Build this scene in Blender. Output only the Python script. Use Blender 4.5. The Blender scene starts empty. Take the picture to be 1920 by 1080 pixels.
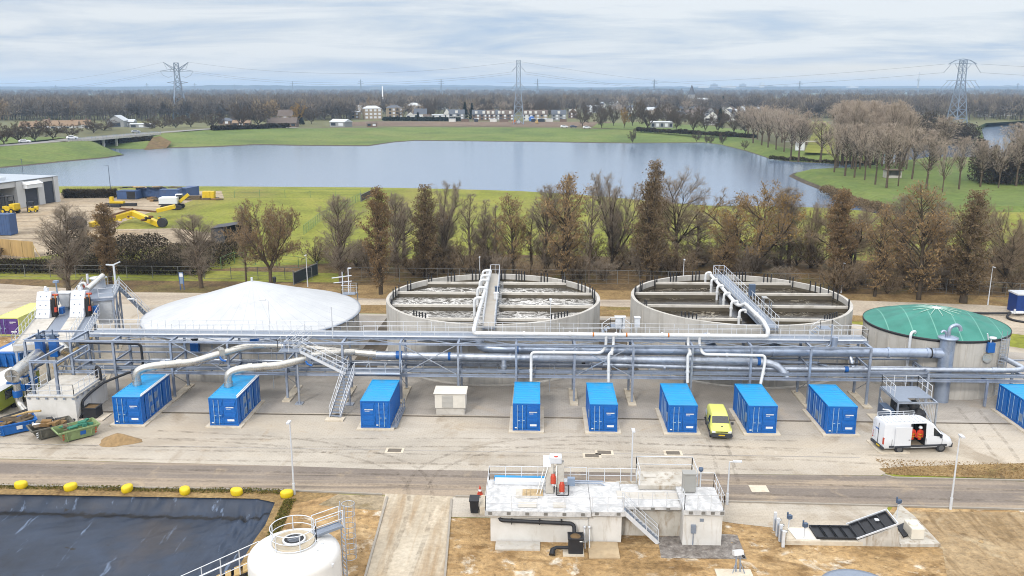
import bpy, bmesh, math, random
import numpy as np
from mathutils import Vector, Matrix
random.seed(11)
R = math.radians
COL = bpy.context.scene.collection
# ---------------------------------------------------------------- survey frame
# the photograph was taken from a drone 29 m up, pitched 13 degrees down; U() puts a sighted point on the plane z,
# A() puts it on the upright plane at depth Y
FOC, EYE, YAW = 1600.0, 29.0, R(1.8)
PIT = math.atan(375 / FOC)
def ray(px, py):
    a, b = (px - 960) / FOC, (540 - py) / FOC
    c, s = math.cos(PIT), math.sin(PIT)
    y, z = c + b * s, -s + b * c
    return (a * math.cos(YAW) - y * math.sin(YAW), a * math.sin(YAW) + y * math.cos(YAW), z)
def U(px, py, z=0.0):
    r = ray(px, py); t = (z - EYE) / r[2]
    return Vector((r[0] * t, r[1] * t, z))
def A(px, py, Y):
    r = ray(px, py); t = Y / r[1]
    return Vector((r[0] * t, Y, EYE + r[2] * t))

# ---------------------------------------------------------------- object helpers
def tag(o, label=None, cat=None, group=None, kind=None):
    if label: o['label'] = label
    if cat: o['category'] = cat
    if group: o['group'] = group
    if kind: o['kind'] = kind
    return o
def thing(name, label, cat, loc=(0, 0, 0), group=None):
    o = bpy.data.objects.new(name, None); COL.objects.link(o)
    o.location = loc; o.empty_display_size = .3
    return tag(o, label, cat, group)
def copy_tree(o, loc=None, rz=None, label=None, scale=None, parent=None, group=None):
    c = o.copy(); COL.objects.link(c)
    if parent is not None: c.parent = parent
    if loc is not None: c.location = loc
    if rz is not None: c.rotation_euler = (0, 0, rz)
    if scale is not None: c.scale = scale if hasattr(scale, '__len__') else (scale,) * 3
    if label: c['label'] = label
    if group: c['group'] = group
    for ch in o.children: copy_tree(ch, parent=c)
    return c
def wloc(o):
    v = Vector((0, 0, 0))
    while o is not None:
        v += o.location; o = o.parent
    return v
def V3(p): return Vector((p[0], p[1], p[2] if len(p) > 2 else 0.0))

class MB:
    def __init__(s): s.v = []; s.f = []; s.sm = []
    def add(s, vs, fs, smooth=False):
        n = len(s.v); s.v += [tuple(v) for v in vs]
        s.f += [tuple(i + n for i in f) for f in fs]; s.sm += [smooth] * len(fs)
        return s
    def box(s, x0, x1, y0, y1, z0, z1):
        vs = [(x, y, z) for z in (z0, z1) for y in (y0, y1) for x in (x0, x1)]
        return s.add(vs, [(0, 2, 3, 1), (4, 5, 7, 6), (0, 1, 5, 4), (2, 6, 7, 3), (0, 4, 6, 2), (1, 3, 7, 5)])
    def obox(s, c, sx, sy, sz, rz=0, rx=0, ry=0):
        M = Matrix.Rotation(rz, 3, 'Z') @ Matrix.Rotation(ry, 3, 'Y') @ Matrix.Rotation(rx, 3, 'X')
        vs = [V3(c) + M @ Vector((x * sx / 2, y * sy / 2, z * sz / 2)) for z in (-1, 1) for y in (-1, 1) for x in (-1, 1)]
        return s.add(vs, [(0, 2, 3, 1), (4, 5, 7, 6), (0, 1, 5, 4), (2, 6, 7, 3), (0, 4, 6, 2), (1, 3, 7, 5)])
    def beam(s, p, q, w, h=None):
        p, q = V3(p), V3(q); h = h or w; d = (q - p)
        if d.length < 1e-6: return s
        d.normalize()
        up = Vector((0, 0, 1)) if abs(d.z) < .98 else Vector((0, 1, 0))
        a = d.cross(up).normalized(); b = a.cross(d).normalized()
        vs = [e + a * x * w / 2 + b * y * h / 2 for e in (p, q) for x, y in ((-1, -1), (1, -1), (1, 1), (-1, 1))]
        return s.add(vs, [(3, 2, 1, 0), (4, 5, 6, 7), (0, 1, 5, 4), (1, 2, 6, 5), (2, 3, 7, 6), (3, 0, 4, 7)])
    def hbeam(s, p, q, w, h, t=.03):
        """I / H section between two points: two flanges and a web"""
        p, q = V3(p), V3(q); d = (q - p).normalized()
        up = Vector((0, 0, 1)) if abs(d.z) < .98 else Vector((0, 1, 0))
        a = d.cross(up).normalized(); b = a.cross(d).normalized()
        for sgn in (-1, 1):
            o = b * sgn * (h / 2 - t / 2)
            vs = [e + o + a * x * w / 2 + b * y * t / 2 for e in (p, q) for x, y in ((-1, -1), (1, -1), (1, 1), (-1, 1))]
            s.add(vs, [(3, 2, 1, 0), (4, 5, 6, 7), (0, 1, 5, 4), (1, 2, 6, 5), (2, 3, 7, 6), (3, 0, 4, 7)])
        k = h / 2 - t
        vs = [e + a * x * t / 2 + b * y * k for e in (p, q) for x, y in ((-1, -1), (1, -1), (1, 1), (-1, 1))]
        return s.add(vs, [(3, 2, 1, 0), (4, 5, 6, 7), (0, 1, 5, 4), (1, 2, 6, 5), (2, 3, 7, 6), (3, 0, 4, 7)])
    def tube(s, pts, r, n=10, caps=True, bend=0, closed=False):
        pts = [V3(p) for p in pts]
        if bend:                                     # round the corners
            out = [pts[0]]
            for i in range(1, len(pts) - 1):
                a, b, c = pts[i - 1], pts[i], pts[i + 1]
                d1, d2 = (a - b), (c - b)
                if d1.normalized().dot(d2.normalized()) < -.999: out.append(b); continue
                k = min(bend, d1.length * .48, d2.length * .48)
                p1, p2 = b + d1.normalized() * k, b + d2.normalized() * k
                for t in (0, .2, .4, .6, .8, 1): out.append(p1 * (1 - t) ** 2 + b * 2 * t * (1 - t) + p2 * t * t)
            out.append(pts[-1]); pts = out
        m = len(pts); rs = r if hasattr(r, '__len__') else [r] * m
        vs = []; prev = None
        for i, p in enumerate(pts):
            d = ((pts[(i + 1) % m] - pts[i - 1]) if closed else (pts[min(i + 1, m - 1)] - pts[max(i - 1, 0)])).normalized()
            if prev is None:
                up = Vector((0, 0, 1)) if abs(d.z) < .9 else Vector((1, 0, 0))
                a = d.cross(up).normalized()
            else:
                a = (prev - d * prev.dot(d))
                a = a.normalized() if a.length > 1e-6 else d.orthogonal().normalized()
            prev = a; b = d.cross(a)
            for k in range(n):
                th = 2 * math.pi * k / n
                vs.append(p + (a * math.cos(th) + b * math.sin(th)) * rs[i])
        fs = []
        for i in range(m if closed else m - 1):
            j = (i + 1) % m
            for k in range(n): fs.append((i * n + k, i * n + (k + 1) % n, j * n + (k + 1) % n, j * n + k))
        s.add(vs, fs, True)
        if caps and not closed:
            s.add(vs[:n], [tuple(range(n))[::-1]]); s.add(vs[-n:], [tuple(range(n))])
        return s
    def lathe(s, prof, cx=0, cy=0, n=24, smooth=True, a0=0, a1=2 * math.pi):
        full = abs(a1 - a0 - 2 * math.pi) < 1e-6; m = n if full else n + 1
        vs = [(cx + r * math.cos(a0 + (a1 - a0) * k / n), cy + r * math.sin(a0 + (a1 - a0) * k / n), z) for r, z in prof for k in range(m)]
        fs = []
        for i in range(len(prof) - 1):
            for k in range(n):
                j = (k + 1) % m
                if prof[i][0] < 1e-6: fs.append((i * m, (i + 1) * m + j, (i + 1) * m + k)[::-1])
                elif prof[i + 1][0] < 1e-6: fs.append((i * m + k, i * m + j, (i + 1) * m))
                else: fs.append((i * m + k, i * m + j, (i + 1) * m + j, (i + 1) * m + k))
        return s.add(vs, fs, smooth)
    def prism(s, poly, z0, z1):
        n = len(poly)
        vs = [(p[0], p[1], z0) for p in poly] + [(p[0], p[1], z1) for p in poly]
        return s.add(vs, [tuple(range(n))[::-1], tuple(range(n, 2 * n))] + [(i, (i + 1) % n, n + (i + 1) % n, n + i) for i in range(n)])
    def xprism(s, poly, x0, x1):
        """profile in (y,z) extruded along x"""
        n = len(poly)
        vs = [(x0, p[0], p[1]) for p in poly] + [(x1, p[0], p[1]) for p in poly]
        return s.add(vs, [tuple(range(n)), tuple(range(n, 2 * n))[::-1]] + [(i, n + i, n + (i + 1) % n, (i + 1) % n) for i in range(n)])
    def yprism(s, poly, y0, y1):
        """profile in (x,z) extruded along y"""
        n = len(poly)
        vs = [(p[0], y0, p[1]) for p in poly] + [(p[0], y1, p[1]) for p in poly]
        return s.add(vs, [tuple(range(n)), tuple(range(n, 2 * n))[::-1]] + [(i, n + i, n + (i + 1) % n, (i + 1) % n) for i in range(n)])
    def quad(s, *p): return s.add(p, [tuple(range(len(p)))])
    def rail(s, pts, h=1.1, step=1.5, r=.022, mids=(.5,), toe=False, closed=False, n=5):
        pts = [V3(p) for p in pts]
        if closed: pts = pts + [pts[0]]
        for z in (1.0,) + tuple(mids):
            s.tube([p + Vector((0, 0, h * z)) for p in pts], r if z == 1 else r * .85, n)
        for a, b in zip(pts, pts[1:]):
            k = max(1, round((b - a).length / step))
            for i in range(k + 1):
                q = a.lerp(b, i / k); s.beam(q, q + Vector((0, 0, h)), r * 1.7)
            if toe: s.beam(a + Vector((0, 0, .08)), b + Vector((0, 0, .08)), .012, .15)
        return s
    def flip_up(s): return s
    def build(s, name, mat, parent=None, origin=None, fixn=True, loc=None, bevel=0):
        me = bpy.data.meshes.new(name)
        if parent is not None: off = wloc(parent)
        elif origin is not None: off = Vector(origin)
        else:
            xs = [v[0] for v in s.v]; ys = [v[1] for v in s.v]; zs = [v[2] for v in s.v]
            off = Vector(((min(xs) + max(xs)) / 2, (min(ys) + max(ys)) / 2, min(zs)))
        me.from_pydata([(v[0] - off.x, v[1] - off.y, v[2] - off.z) for v in s.v], [], s.f)
        me.polygons.foreach_set('use_smooth', s.sm)
        if fixn:
            bm = bmesh.new(); bm.from_mesh(me); bmesh.ops.recalc_face_normals(bm, faces=bm.faces); bm.to_mesh(me); bm.free()
        me.update()
        if mat: me.materials.append(mat)
        o = bpy.data.objects.new(name, me); COL.objects.link(o)
        if parent is not None: o.parent = parent
        else: o.location = loc if loc is not None else off
        if bevel:
            b = o.modifiers.new('bevel', 'BEVEL'); b.width = bevel; b.segments = 2; b.limit_method = 'ANGLE'
        return o

# ---------------------------------------------------------------- materials
def lin(c): c /= 255.0; return c / 12.92 if c <= .04045 else ((c + .055) / 1.055) ** 2.4
GAIN = 1.55
def T(r, g, b, k=1.0):
    """albedo of a surface that the photograph shows in this colour in open daylight"""
    return tuple(min(.9, lin(x) / GAIN * k) for x in (r, g, b)) + (1,)
def mul(c, k): return tuple(min(.92, x * k) for x in c[:3]) + (1,)
MATS = {}
def W(r, g, b): return T(r, g, b, 1.22)          # white paint and bright metal
class NT:
    def __init__(s, m):
        m.use_nodes = True; s.t = m.node_tree; s.n = s.t.nodes; s.l = s.t.links
        s.n.clear()
    def new(s, typ, **kw):
        o = s.n.new(typ)
        for k, v in kw.items():
            if k.startswith('i_'): o.inputs[k[2:].replace('_', ' ')].default_value = v
            else: setattr(o, k, v)
        return o
    def link(s, a, b): s.l.new(a, b)
    def coords(s, world, scale=(1, 1, 1), rz=0):
        src = s.new('ShaderNodeNewGeometry').outputs['Position'] if world else s.new('ShaderNodeTexCoord').outputs['Object']
        mp = s.new('ShaderNodeMapping'); mp.inputs['Scale'].default_value = scale; mp.inputs['Rotation'].default_value = (0, 0, rz)
        s.link(src, mp.inputs['Vector']); return mp.outputs['Vector']
    def noise(s, vec, scale, detail=4, rough=.55, dist=0):
        n = s.new('ShaderNodeTexNoise'); n.inputs['Scale'].default_value = scale
        n.inputs['Detail'].default_value = detail; n.inputs['Roughness'].default_value = rough; n.inputs['Distortion'].default_value = dist
        s.link(vec, n.inputs['Vector']); return n.outputs['Fac']
    def ramp(s, fac, stops, interp='LINEAR'):
        r = s.new('ShaderNodeValToRGB'); e = r.color_ramp.elements; r.color_ramp.interpolation = interp
        while len(e) < len(stops): e.new(.5)
        for el, (p, c) in zip(e, stops):
            el.position = p; el.color = c if hasattr(c, '__len__') else (c, c, c, 1)
        s.link(fac, r.inputs['Fac']); return r.outputs['Color']
    def mix(s, fac, a, b, mode='MIX'):
        m = s.new('ShaderNodeMix'); m.data_type = 'RGBA'; m.blend_type = mode
        for sock, v in ((m.inputs['Factor'], fac), (m.inputs[6], a), (m.inputs[7], b)):
            if hasattr(v, 'is_linked'): s.link(v, sock)
            else: sock.default_value = v
        return m.outputs[2]
    def math(s, op, a, b=None):
        m = s.new('ShaderNodeMath'); m.operation = op
        for i, v in enumerate((a, b)):
            if v is None: continue
            if hasattr(v, 'is_linked'): s.link(v, m.inputs[i])
            else: m.inputs[i].default_value = v
        return m.outputs[0]
    def finish(s, col, rough=.7, metal=0, bump=None, bstr=.3, bdist=.02, spec=.5, **kw):
        p = s.new('ShaderNodeBsdfPrincipled'); o = s.new('ShaderNodeOutputMaterial')
        for sock, v in ((p.inputs['Base Color'], col), (p.inputs['Roughness'], rough), (p.inputs['Metallic'], metal), (p.inputs['Specular IOR Level'], spec)):
            if hasattr(v, 'is_linked'): s.link(v, sock)
            else: sock.default_value = v
        if bump is not None:
            b = s.new('ShaderNodeBump'); b.inputs['Strength'].default_value = bstr; b.inputs['Distance'].default_value = bdist
            s.link(bump, b.inputs['Height']); s.link(b.outputs['Normal'], p.inputs['Normal'])
        for k, v in kw.items(): p.inputs[k.replace('_', ' ')].default_value = v
        s.link(p.outputs[0], o.inputs['Surface']); return p
def pm(name, base, var=.18, scale=1.5, rough=.6, metal=0, bump=0, world=False, stretch=(1, 1, 1), rz=0, dirt=None, dirtscale=.35, dirtamt=.5, spec=.5, fine=0):
    """painted / plain surface: base colour, mottled by noise, optional second colour as worn or dirty patches"""
    if name in MATS: return MATS[name]
    m = bpy.data.materials.new(name); t = NT(m)
    v = t.coords(world, stretch, rz); f = t.noise(v, scale, 5, .6)
    c = t.ramp(f, [(.25, mul(base, 1 - var)), (.75, mul(base, 1 + var))])
    if dirt is not None:
        f2 = t.noise(v, dirtscale, 6, .65, .6)
        k = t.ramp(f2, [(.5, 0.0), (.72, dirtamt)])
        c = t.mix(k, c, dirt)
    if fine:
        f3 = t.noise(v, scale * 14, 3, .6)
        c = t.mix(fine, c, t.ramp(f3, [(.3, mul(base, .55)), (.7, mul(base, 1.4))]))
    rr = t.math('ADD', t.math('MULTIPLY', f, .2), rough - .1)
    t.finish(c, rr, metal, t.noise(v, scale * 8, 4) if bump else None, bump, .03, spec)
    MATS[name] = m; return m
HAZE = 1.3e-4
# ================================================================ light, sky, camera
scene = bpy.context.scene
scene.render.engine = 'CYCLES'
scene.cycles.use_denoising = True; scene.cycles.filter_width = 1.0
scene.cycles.max_bounces = 5; scene.cycles.diffuse_bounces = 2; scene.cycles.glossy_bounces = 3
scene.cycles.transparent_max_bounces = 6; scene.cycles.volume_bounces = 0
scene.cycles.caustics_reflective = False; scene.cycles.caustics_refractive = False
scene.view_settings.view_transform = 'Standard'; scene.view_settings.look = 'None'
scene.view_settings.exposure = 0.46; scene.view_settings.gamma = 1.0
cam = bpy.data.cameras.new('camera'); cam.sensor_width = 36; cam.lens = 36 * FOC / 1920; cam.clip_end = 30000; cam.clip_start = .5
co = bpy.data.objects.new('camera', cam); COL.objects.link(co)
co.location = (0, 0, EYE); co.rotation_euler = (math.pi / 2 - PIT, 0, YAW); scene.camera = co

SUN_EL, SUN_AZ = R(34), R(203)                   # high, behind the camera and to its left, veiled by cloud
sl = bpy.data.lights.new('sun', 'SUN'); sl.energy = 1.5; sl.angle = R(10); sl.color = (1, .95, .88)
so = bpy.data.objects.new('sun', sl); COL.objects.link(so)
sd = Vector((math.sin(SUN_AZ) * math.cos(SUN_EL), math.cos(SUN_AZ) * math.cos(SUN_EL), math.sin(SUN_EL)))
so.rotation_euler = sd.to_track_quat('Z', 'Y').to_euler()

w = bpy.data.worlds.new('World'); scene.world = w; w.use_nodes = True
t = NT(w)
dirv = t.new('ShaderNodeTexCoord').outputs['Generated']
sep = t.new('ShaderNodeSeparateXYZ'); t.link(dirv, sep.inputs[0])
el = sep.outputs['Z']
den = t.math('ADD', t.math('MAXIMUM', el, 0.0), .085)
cx = t.math('DIVIDE', sep.outputs['X'], den); cy = t.math('DIVIDE', sep.outputs['Y'], den)
cmb = t.new('ShaderNodeCombineXYZ'); t.link(cx, cmb.inputs[0]); t.link(cy, cmb.inputs[1])
mp = t.new('ShaderNodeMapping'); mp.inputs['Scale'].default_value = (.42, .6, 1); mp.inputs['Location'].default_value = (3.1, 1.7, 0); mp.inputs['Rotation'].default_value = (0, 0, R(-12))
t.link(cmb.outputs[0], mp.inputs[0])
n1 = t.noise(mp.outputs[0], 1.15, 9, .61, .45)
cl = t.ramp(n1, [(.3, (2.8, 3.8, 5.5, 1)), (.41, (3.9, 4.6, 5.7, 1)), (.49, (5.0, 5.4, 6.0, 1)), (.58, (6.1, 6.3, 6.6, 1))])
# the break in the cloud low over the horizon, pale, wider and creamier to the right
n2 = t.noise(mp.outputs[0], .35, 4, .5, .2)
azr = t.math('DIVIDE', sep.outputs['X'], t.math('MAXIMUM', sep.outputs['Y'], .01))
lowr = t.ramp(t.math('ADD', el, t.math('MULTIPLY', t.math('SUBTRACT', n2, .5), .016)), [(.006, 1.0), (.0205, .9), (.0265, 0.0)])
right = t.ramp(t.math('ADD', t.math('MULTIPLY', azr, .8), .5), [(.5, .12), (.74, .95)])
cl = t.mix(t.math('MULTIPLY', lowr, right), cl, (6.6, 6.35, 5.9, 1))
left = t.ramp(t.math('ADD', t.math('MULTIPLY', azr, .8), .5), [(.12, .75), (.5, .25), (.7, 0.0)])
cl = t.mix(t.math('MULTIPLY', t.ramp(el, [(.0, .8), (.05, 0.0)]), left), cl, (5.4, 5.75, 6.2, 1))
sky = t.new('ShaderNodeTexSky'); sky.sky_type = 'NISHITA'; sky.sun_disc = False; sky.sun_elevation = SUN_EL; sky.sun_rotation = SUN_AZ
cl = t.mix(.12, cl, sky.outputs[0])
up = t.ramp(el, [(.1, (1, 1, 1, 1)), (.75, (3.2, 2.95, 2.65, 1))])       # an overcast sky is about three times brighter overhead than at the horizon
cl = t.mix(1.0, cl, up, 'MULTIPLY')
bg = t.new('ShaderNodeBackground'); bg.inputs['Strength'].default_value = .1
t.link(cl, bg.inputs['Color']); wo = t.new('ShaderNodeOutputWorld'); t.link(bg.outputs[0], wo.inputs['Surface'])

# ================================================================ ground materials
def ground_mat(name, stops, scale=.12, streak=None, fine=.35, finescale=3.0, rough=.9, bump=.35, bdist=.05, patches=(), joints=None, gain=1.0):
    m = bpy.data.materials.new(name); t = NT(m)
    v = t.coords(True); f = t.noise(v, scale, 7, .6, .3)
    c = t.ramp(f, stops)
    for sc, st, lo, hi, colr, amt in patches:
        f2 = t.noise(t.coords(True, st, 0), sc, 6, .62, .5)
        c = t.mix(t.ramp(f2, [(lo, 0.0), (hi, amt)]), c, colr)
    ff = t.noise(v, finescale, 4, .65)
    c = t.mix(fine, c, t.mix(1.0, c, t.ramp(ff, [(.25, .35), (.75, 1.75)]), 'MULTIPLY'))
    if joints:
        bt = t.new('ShaderNodeTexBrick'); bt.inputs['Scale'].default_value = joints; bt.inputs['Mortar Size'].default_value = .02
        bt.inputs['Color1'].default_value = (1, 1, 1, 1); bt.inputs['Color2'].default_value = (.93, .93, .93, 1); bt.inputs['Mortar'].default_value = (.7, .7, .7, 1)
        t.link(v, bt.inputs['Vector']); c = t.mix(.6, c, t.mix(1.0, c, bt.outputs['Color'], 'MULTIPLY'))
    if gain != 1: c = t.mix(1.0, c, (gain,) * 3 + (1,), 'MULTIPLY')
    t.finish(c, rough, 0, ff, bump, bdist, .25)
    MATS[name] = m; return m
G_yard = ground_mat('yard_paving', gain=1.16, stops=[(.3, T(172, 165, 154)), (.5, T(195, 187, 174)), (.72, T(211, 204, 193))], scale=.07, fine=.14, finescale=5,
    patches=[(.09, (.25, 1, 1), .48, .7, T(204, 189, 166), .8), (.045, (.5, 1, 1), .52, .66, T(168, 156, 140), .7), (.5, (.12, 1, 1), .54, .76, T(150, 138, 122), .5), (.16, (1, .5, 1), .55, .64, T(160, 146, 126), .7), (.8, (.04, 1, 1), .6, .76, T(172, 158, 138), .25), (.35, (1, 1, 1), .6, .75, T(165, 140, 105), .6), (1.4, (1, 1, 1), .66, .8, T(228, 222, 210), .4)], joints=1.2, rough=.88)
G_grey = ground_mat('grey_concrete', gain=1.12, stops=[(.3, T(158, 152, 144)), (.5, T(180, 174, 166)), (.7, T(198, 192, 184))], scale=.1, fine=.12, finescale=5,
    patches=[(.3, (.4, 1, 1), .55, .75, T(140, 133, 124), .7), (.25, (1, 1, 1), .58, .75, T(190, 172, 148), .6)], joints=1.2)
G_asph = ground_mat('asphalt', gain=1.15, stops=[(.3, T(122, 113, 106)), (.7, T(146, 136, 126))], scale=.2, fine=.25, finescale=5,
    patches=[(.5, (.03, 1, 1), .46, .6, T(176, 160, 140), .85), (.8, (.05, 1, 1), .55, .7, T(100, 92, 86), .8), (.35, (1, 1, 1), .58, .72, T(186, 168, 142), .6)])
G_back = ground_mat('back_road', gain=1.2, stops=[(.3, T(168, 156, 140)), (.7, T(196, 184, 166))], scale=.12,
    patches=[(.4, (.06, 1, 1), .5, .68, T(136, 124, 112), .8), (.2, (1, 1, 1), .55, .7, T(205, 190, 165), .7)])
G_sand = ground_mat('sand', gain=1.08, stops=[(.3, T(166, 134, 92)), (.5, T(190, 158, 112)), (.7, T(206, 178, 136))], scale=.22, fine=.6, finescale=2.2, bump=.9, bdist=.25,
    patches=[(.55, (.5, 1, 1), .52, .66, T(122, 94, 58), .9), (.45, (1, 1, 1), .57, .65, T(232, 222, 204), .95), (1.1, (.22, 1, 1), .55, .66, T(142, 112, 72), .7), (.12, (1, 1, 1), .5, .6, T(150, 122, 82), .6), (2.6, (1, 1, 1), .6, .68, T(112, 86, 52), .6), (1.6, (1, .6, 1), .6, .72, T(120, 92, 55), .6)])
G_ruts = ground_mat('rutted_sand', gain=1.08, stops=[(.3, T(158, 134, 100)), (.7, T(186, 162, 126))], scale=.25, fine=.5, finescale=1.8, bump=1.0, bdist=.3,
    patches=[(1.1, (1, .14, 1), .5, .62, T(136, 112, 78), .7), (.3, (1, .6, 1), .54, .66, T(206, 188, 156), .8), (1.3, (1, 1, 1), .58, .68, T(126, 102, 70), .6)])
G_grass = ground_mat('meadow_grass', [(.3, T(112, 118, 40)), (.5, T(140, 146, 52)), (.7, T(156, 154, 66))], .06, fine=.55, finescale=1.3, bump=.5, bdist=.1,
    patches=[(.05, (1, .3, 1), .5, .72, T(150, 138, 78), .8), (.16, (1, 1, 1), .56, .75, T(84, 98, 40), .7), (.35, (.4, 1, 1), .6, .75, T(128, 112, 66), .5)])
G_bank = ground_mat('bank_grass', [(.3, T(88, 108, 52)), (.5, T(108, 128, 60)), (.7, T(124, 138, 72))], .03, fine=.4, finescale=.6, bump=.4, bdist=.2,
    patches=[(.025, (.5, 1, 1), .5, .75, T(140, 142, 80), .7), (.1, (1, 1, 1), .6, .75, T(80, 96, 52), .6), (.3, (.3, 1, 1), .62, .76, T(124, 116, 70), .5)])
G_verge = ground_mat('dry_verge', gain=1.0, stops=[(.3, T(126, 102, 66)), (.5, T(156, 130, 88)), (.7, T(174, 148, 102))], scale=.4, fine=.7, finescale=3.5, bump=.9, bdist=.15,
    patches=[(.25, (.5, 1, 1), .56, .7, T(118, 116, 56), .75), (.7, (1, 1, 1), .58, .72, T(92, 68, 40), .8)])
G_litter = ground_mat('leaf_litter', [(.3, T(92, 74, 48)), (.5, T(120, 98, 66)), (.7, T(144, 120, 80))], .35, fine=.8, finescale=2.5, bump=.9, bdist=.25,
    patches=[(.12, (1, 1, 1), .5, .68, T(112, 108, 52), .75), (.5, (1, 1, 1), .58, .72, T(64, 50, 32), .8)])
G_soil = ground_mat('dark_soil', [(.3, T(88, 80, 70)), (.7, T(122, 112, 98))], .3, fine=.5)
G_dirt = ground_mat('yard_dirt', [(.3, T(158, 142, 120)), (.5, T(184, 168, 144)), (.7, T(200, 184, 160))], .06, fine=.5, finescale=1.0,
    patches=[(.35, (.3, 1, 1), .5, .65, T(136, 120, 100), .8), (.05, (1, 1, 1), .55, .7, T(176, 150, 112), .7), (.09, (1, 1, 1), .62, .7, T(110, 98, 84), .7)])
G_track = ground_mat('dirt_track', gain=1.2, stops=[(.3, T(168, 154, 134)), (.5, T(188, 176, 156)), (.7, T(202, 192, 174))], scale=.2, fine=.3, finescale=3,
    patches=[(.5, (1, .06, 1), .5, .64, T(158, 134, 102), .85), (.8, (1, .3, 1), .6, .7, T(222, 208, 186), .7)])
G_field = ground_mat('ploughed_field', [(.3, T(112, 94, 78)), (.7, T(136, 116, 96))], .02, fine=.5, finescale=.3)
G_far = ground_mat('far_land', [(.3, T(92, 88, 66)), (.5, T(112, 112, 76)), (.7, T(130, 132, 84))], .004, fine=.3, finescale=.05)
G_rip = ground_mat('shore_stones', [(.3, T(58, 52, 46)), (.7, T(110, 98, 82))], .8, fine=.7, finescale=2)
G_pave = ground_mat('weedy_pavers', gain=1.2, stops=[(.3, T(150, 136, 112)), (.7, T(182, 166, 140))], scale=.3, fine=.6, finescale=3, patches=[(.5, (1, 1, 1), .5, .65, T(128, 112, 78), .8)], joints=2.5)
G_cob = ground_mat('cobbles', [(.3, T(120, 112, 106)), (.7, T(168, 162, 156))], 1.6, fine=.7, finescale=4, bump=.8, joints=2.2, patches=[(.6, (1, 1, 1), .55, .65, T(206, 202, 196), .6), (.5, (1, 1, 1), .6, .7, T(170, 140, 95), .7)])

m = bpy.data.materials.new('water'); t = NT(m); v = t.coords(True, (1, 1.6, 1))
p = t.finish((.12, .17, .25, 1), .15, 0, t.noise(v, .9, 4, .6), .3, .1, .5); p.inputs['IOR'].default_value = 1.33
M_water = m

# ================================================================ land and water
def sheet(name, poly, z, mat, kind='structure', own=False):
    """flat sheet on a polygon (x,y)"""
    bm = bmesh.new()
    f = bm.faces.new([bm.verts.new((p[0], p[1], p[2] if own else z)) for p in poly])
    f.normal_update()
    if sum(a[0] * b[1] - b[0] * a[1] for a, b in zip(poly, list(poly[1:]) + [poly[0]])) < 0: f.normal_flip(); f.normal_update()
    bmesh.ops.triangulate(bm, faces=bm.faces)
    me = bpy.data.meshes.new(name); bm.to_mesh(me); bm.free(); me.materials.append(mat)
    o = bpy.data.objects.new(name, me); COL.objects.link(o)
    return tag(o, kind=kind)
def strip(name, lows, tops, mat, rows=6, amp=.0, kind='structure'):
    """bank between two 3-D lines"""
    m = MB(); n = len(lows); L = []; 
    for (a, b), (c, d) in zip(zip(lows, tops), zip(lows[1:], tops[1:])):
        k = max(1, int((V3(c) - V3(a)).length / 14))
        for i in range(k): L.append((V3(a).lerp(V3(c), i / k), V3(b).lerp(V3(d), i / k)))
    L.append((V3(lows[-1]), V3(tops[-1])))
    vs = []; rnd = random.Random(5)
    for a, b in L:
        for r in range(rows + 1):
            q = a.lerp(b, r / rows)
            if 0 < r < rows: q.z += rnd.uniform(-amp, amp)
            vs.append(q)
    fs = [(i * (rows + 1) + r, (i + 1) * (rows + 1) + r, (i + 1) * (rows + 1) + r + 1, i * (rows + 1) + r + 1) for i in range(len(L) - 1) for r in range(rows)]
    m.add(vs, fs, True); o = m.build(name, mat, origin=(0, 0, 0), fixn=False)
    me = o.data
    if me.polygons[0].normal.z < 0: me.flip_normals()
    return tag(o, kind=kind)

sheet('ground', [(-9000, 140), (9000, 140), (9000, 8800), (-9000, 8800)], -2.2, G_far)
sheet('lake', [(-900, 150), (1300, 150), (1300, 1400), (-900, 1400)], -1.0, M_water)
# --- near land
SH = [(-700, 262)] + [tuple(U(*p, -1)[:2]) for p in [(120, 352), (400, 352), (700, 354), (800, 356), (900, 358.5), (980, 361), (1060, 366), (1130, 371), (1200, 378), (1260, 384), (1330, 388), (1430, 389), (1540, 392), (1600, 397), (1640, 405)]] + [(100, 212), (700, 212)]
NEAR_T = [(x, y - 5) for x, y in SH]
near = [(-700, 56.7), (-39.5, 56.65), (-20.3, 56.2), (-18.7, 55.6), (-18.4, 52.3), (-18.5, 50.6), (-18.4, 46), (-18.4, -30), (700, -30)] + NEAR_T[::-1]
sheet('meadow', near, 0.0, G_grass)
strip('near_shore', [(x, y + 1, -1.5) for x, y in SH], [(x, y - 5, 0) for x, y in SH], G_bank, 3, .1)
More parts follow.
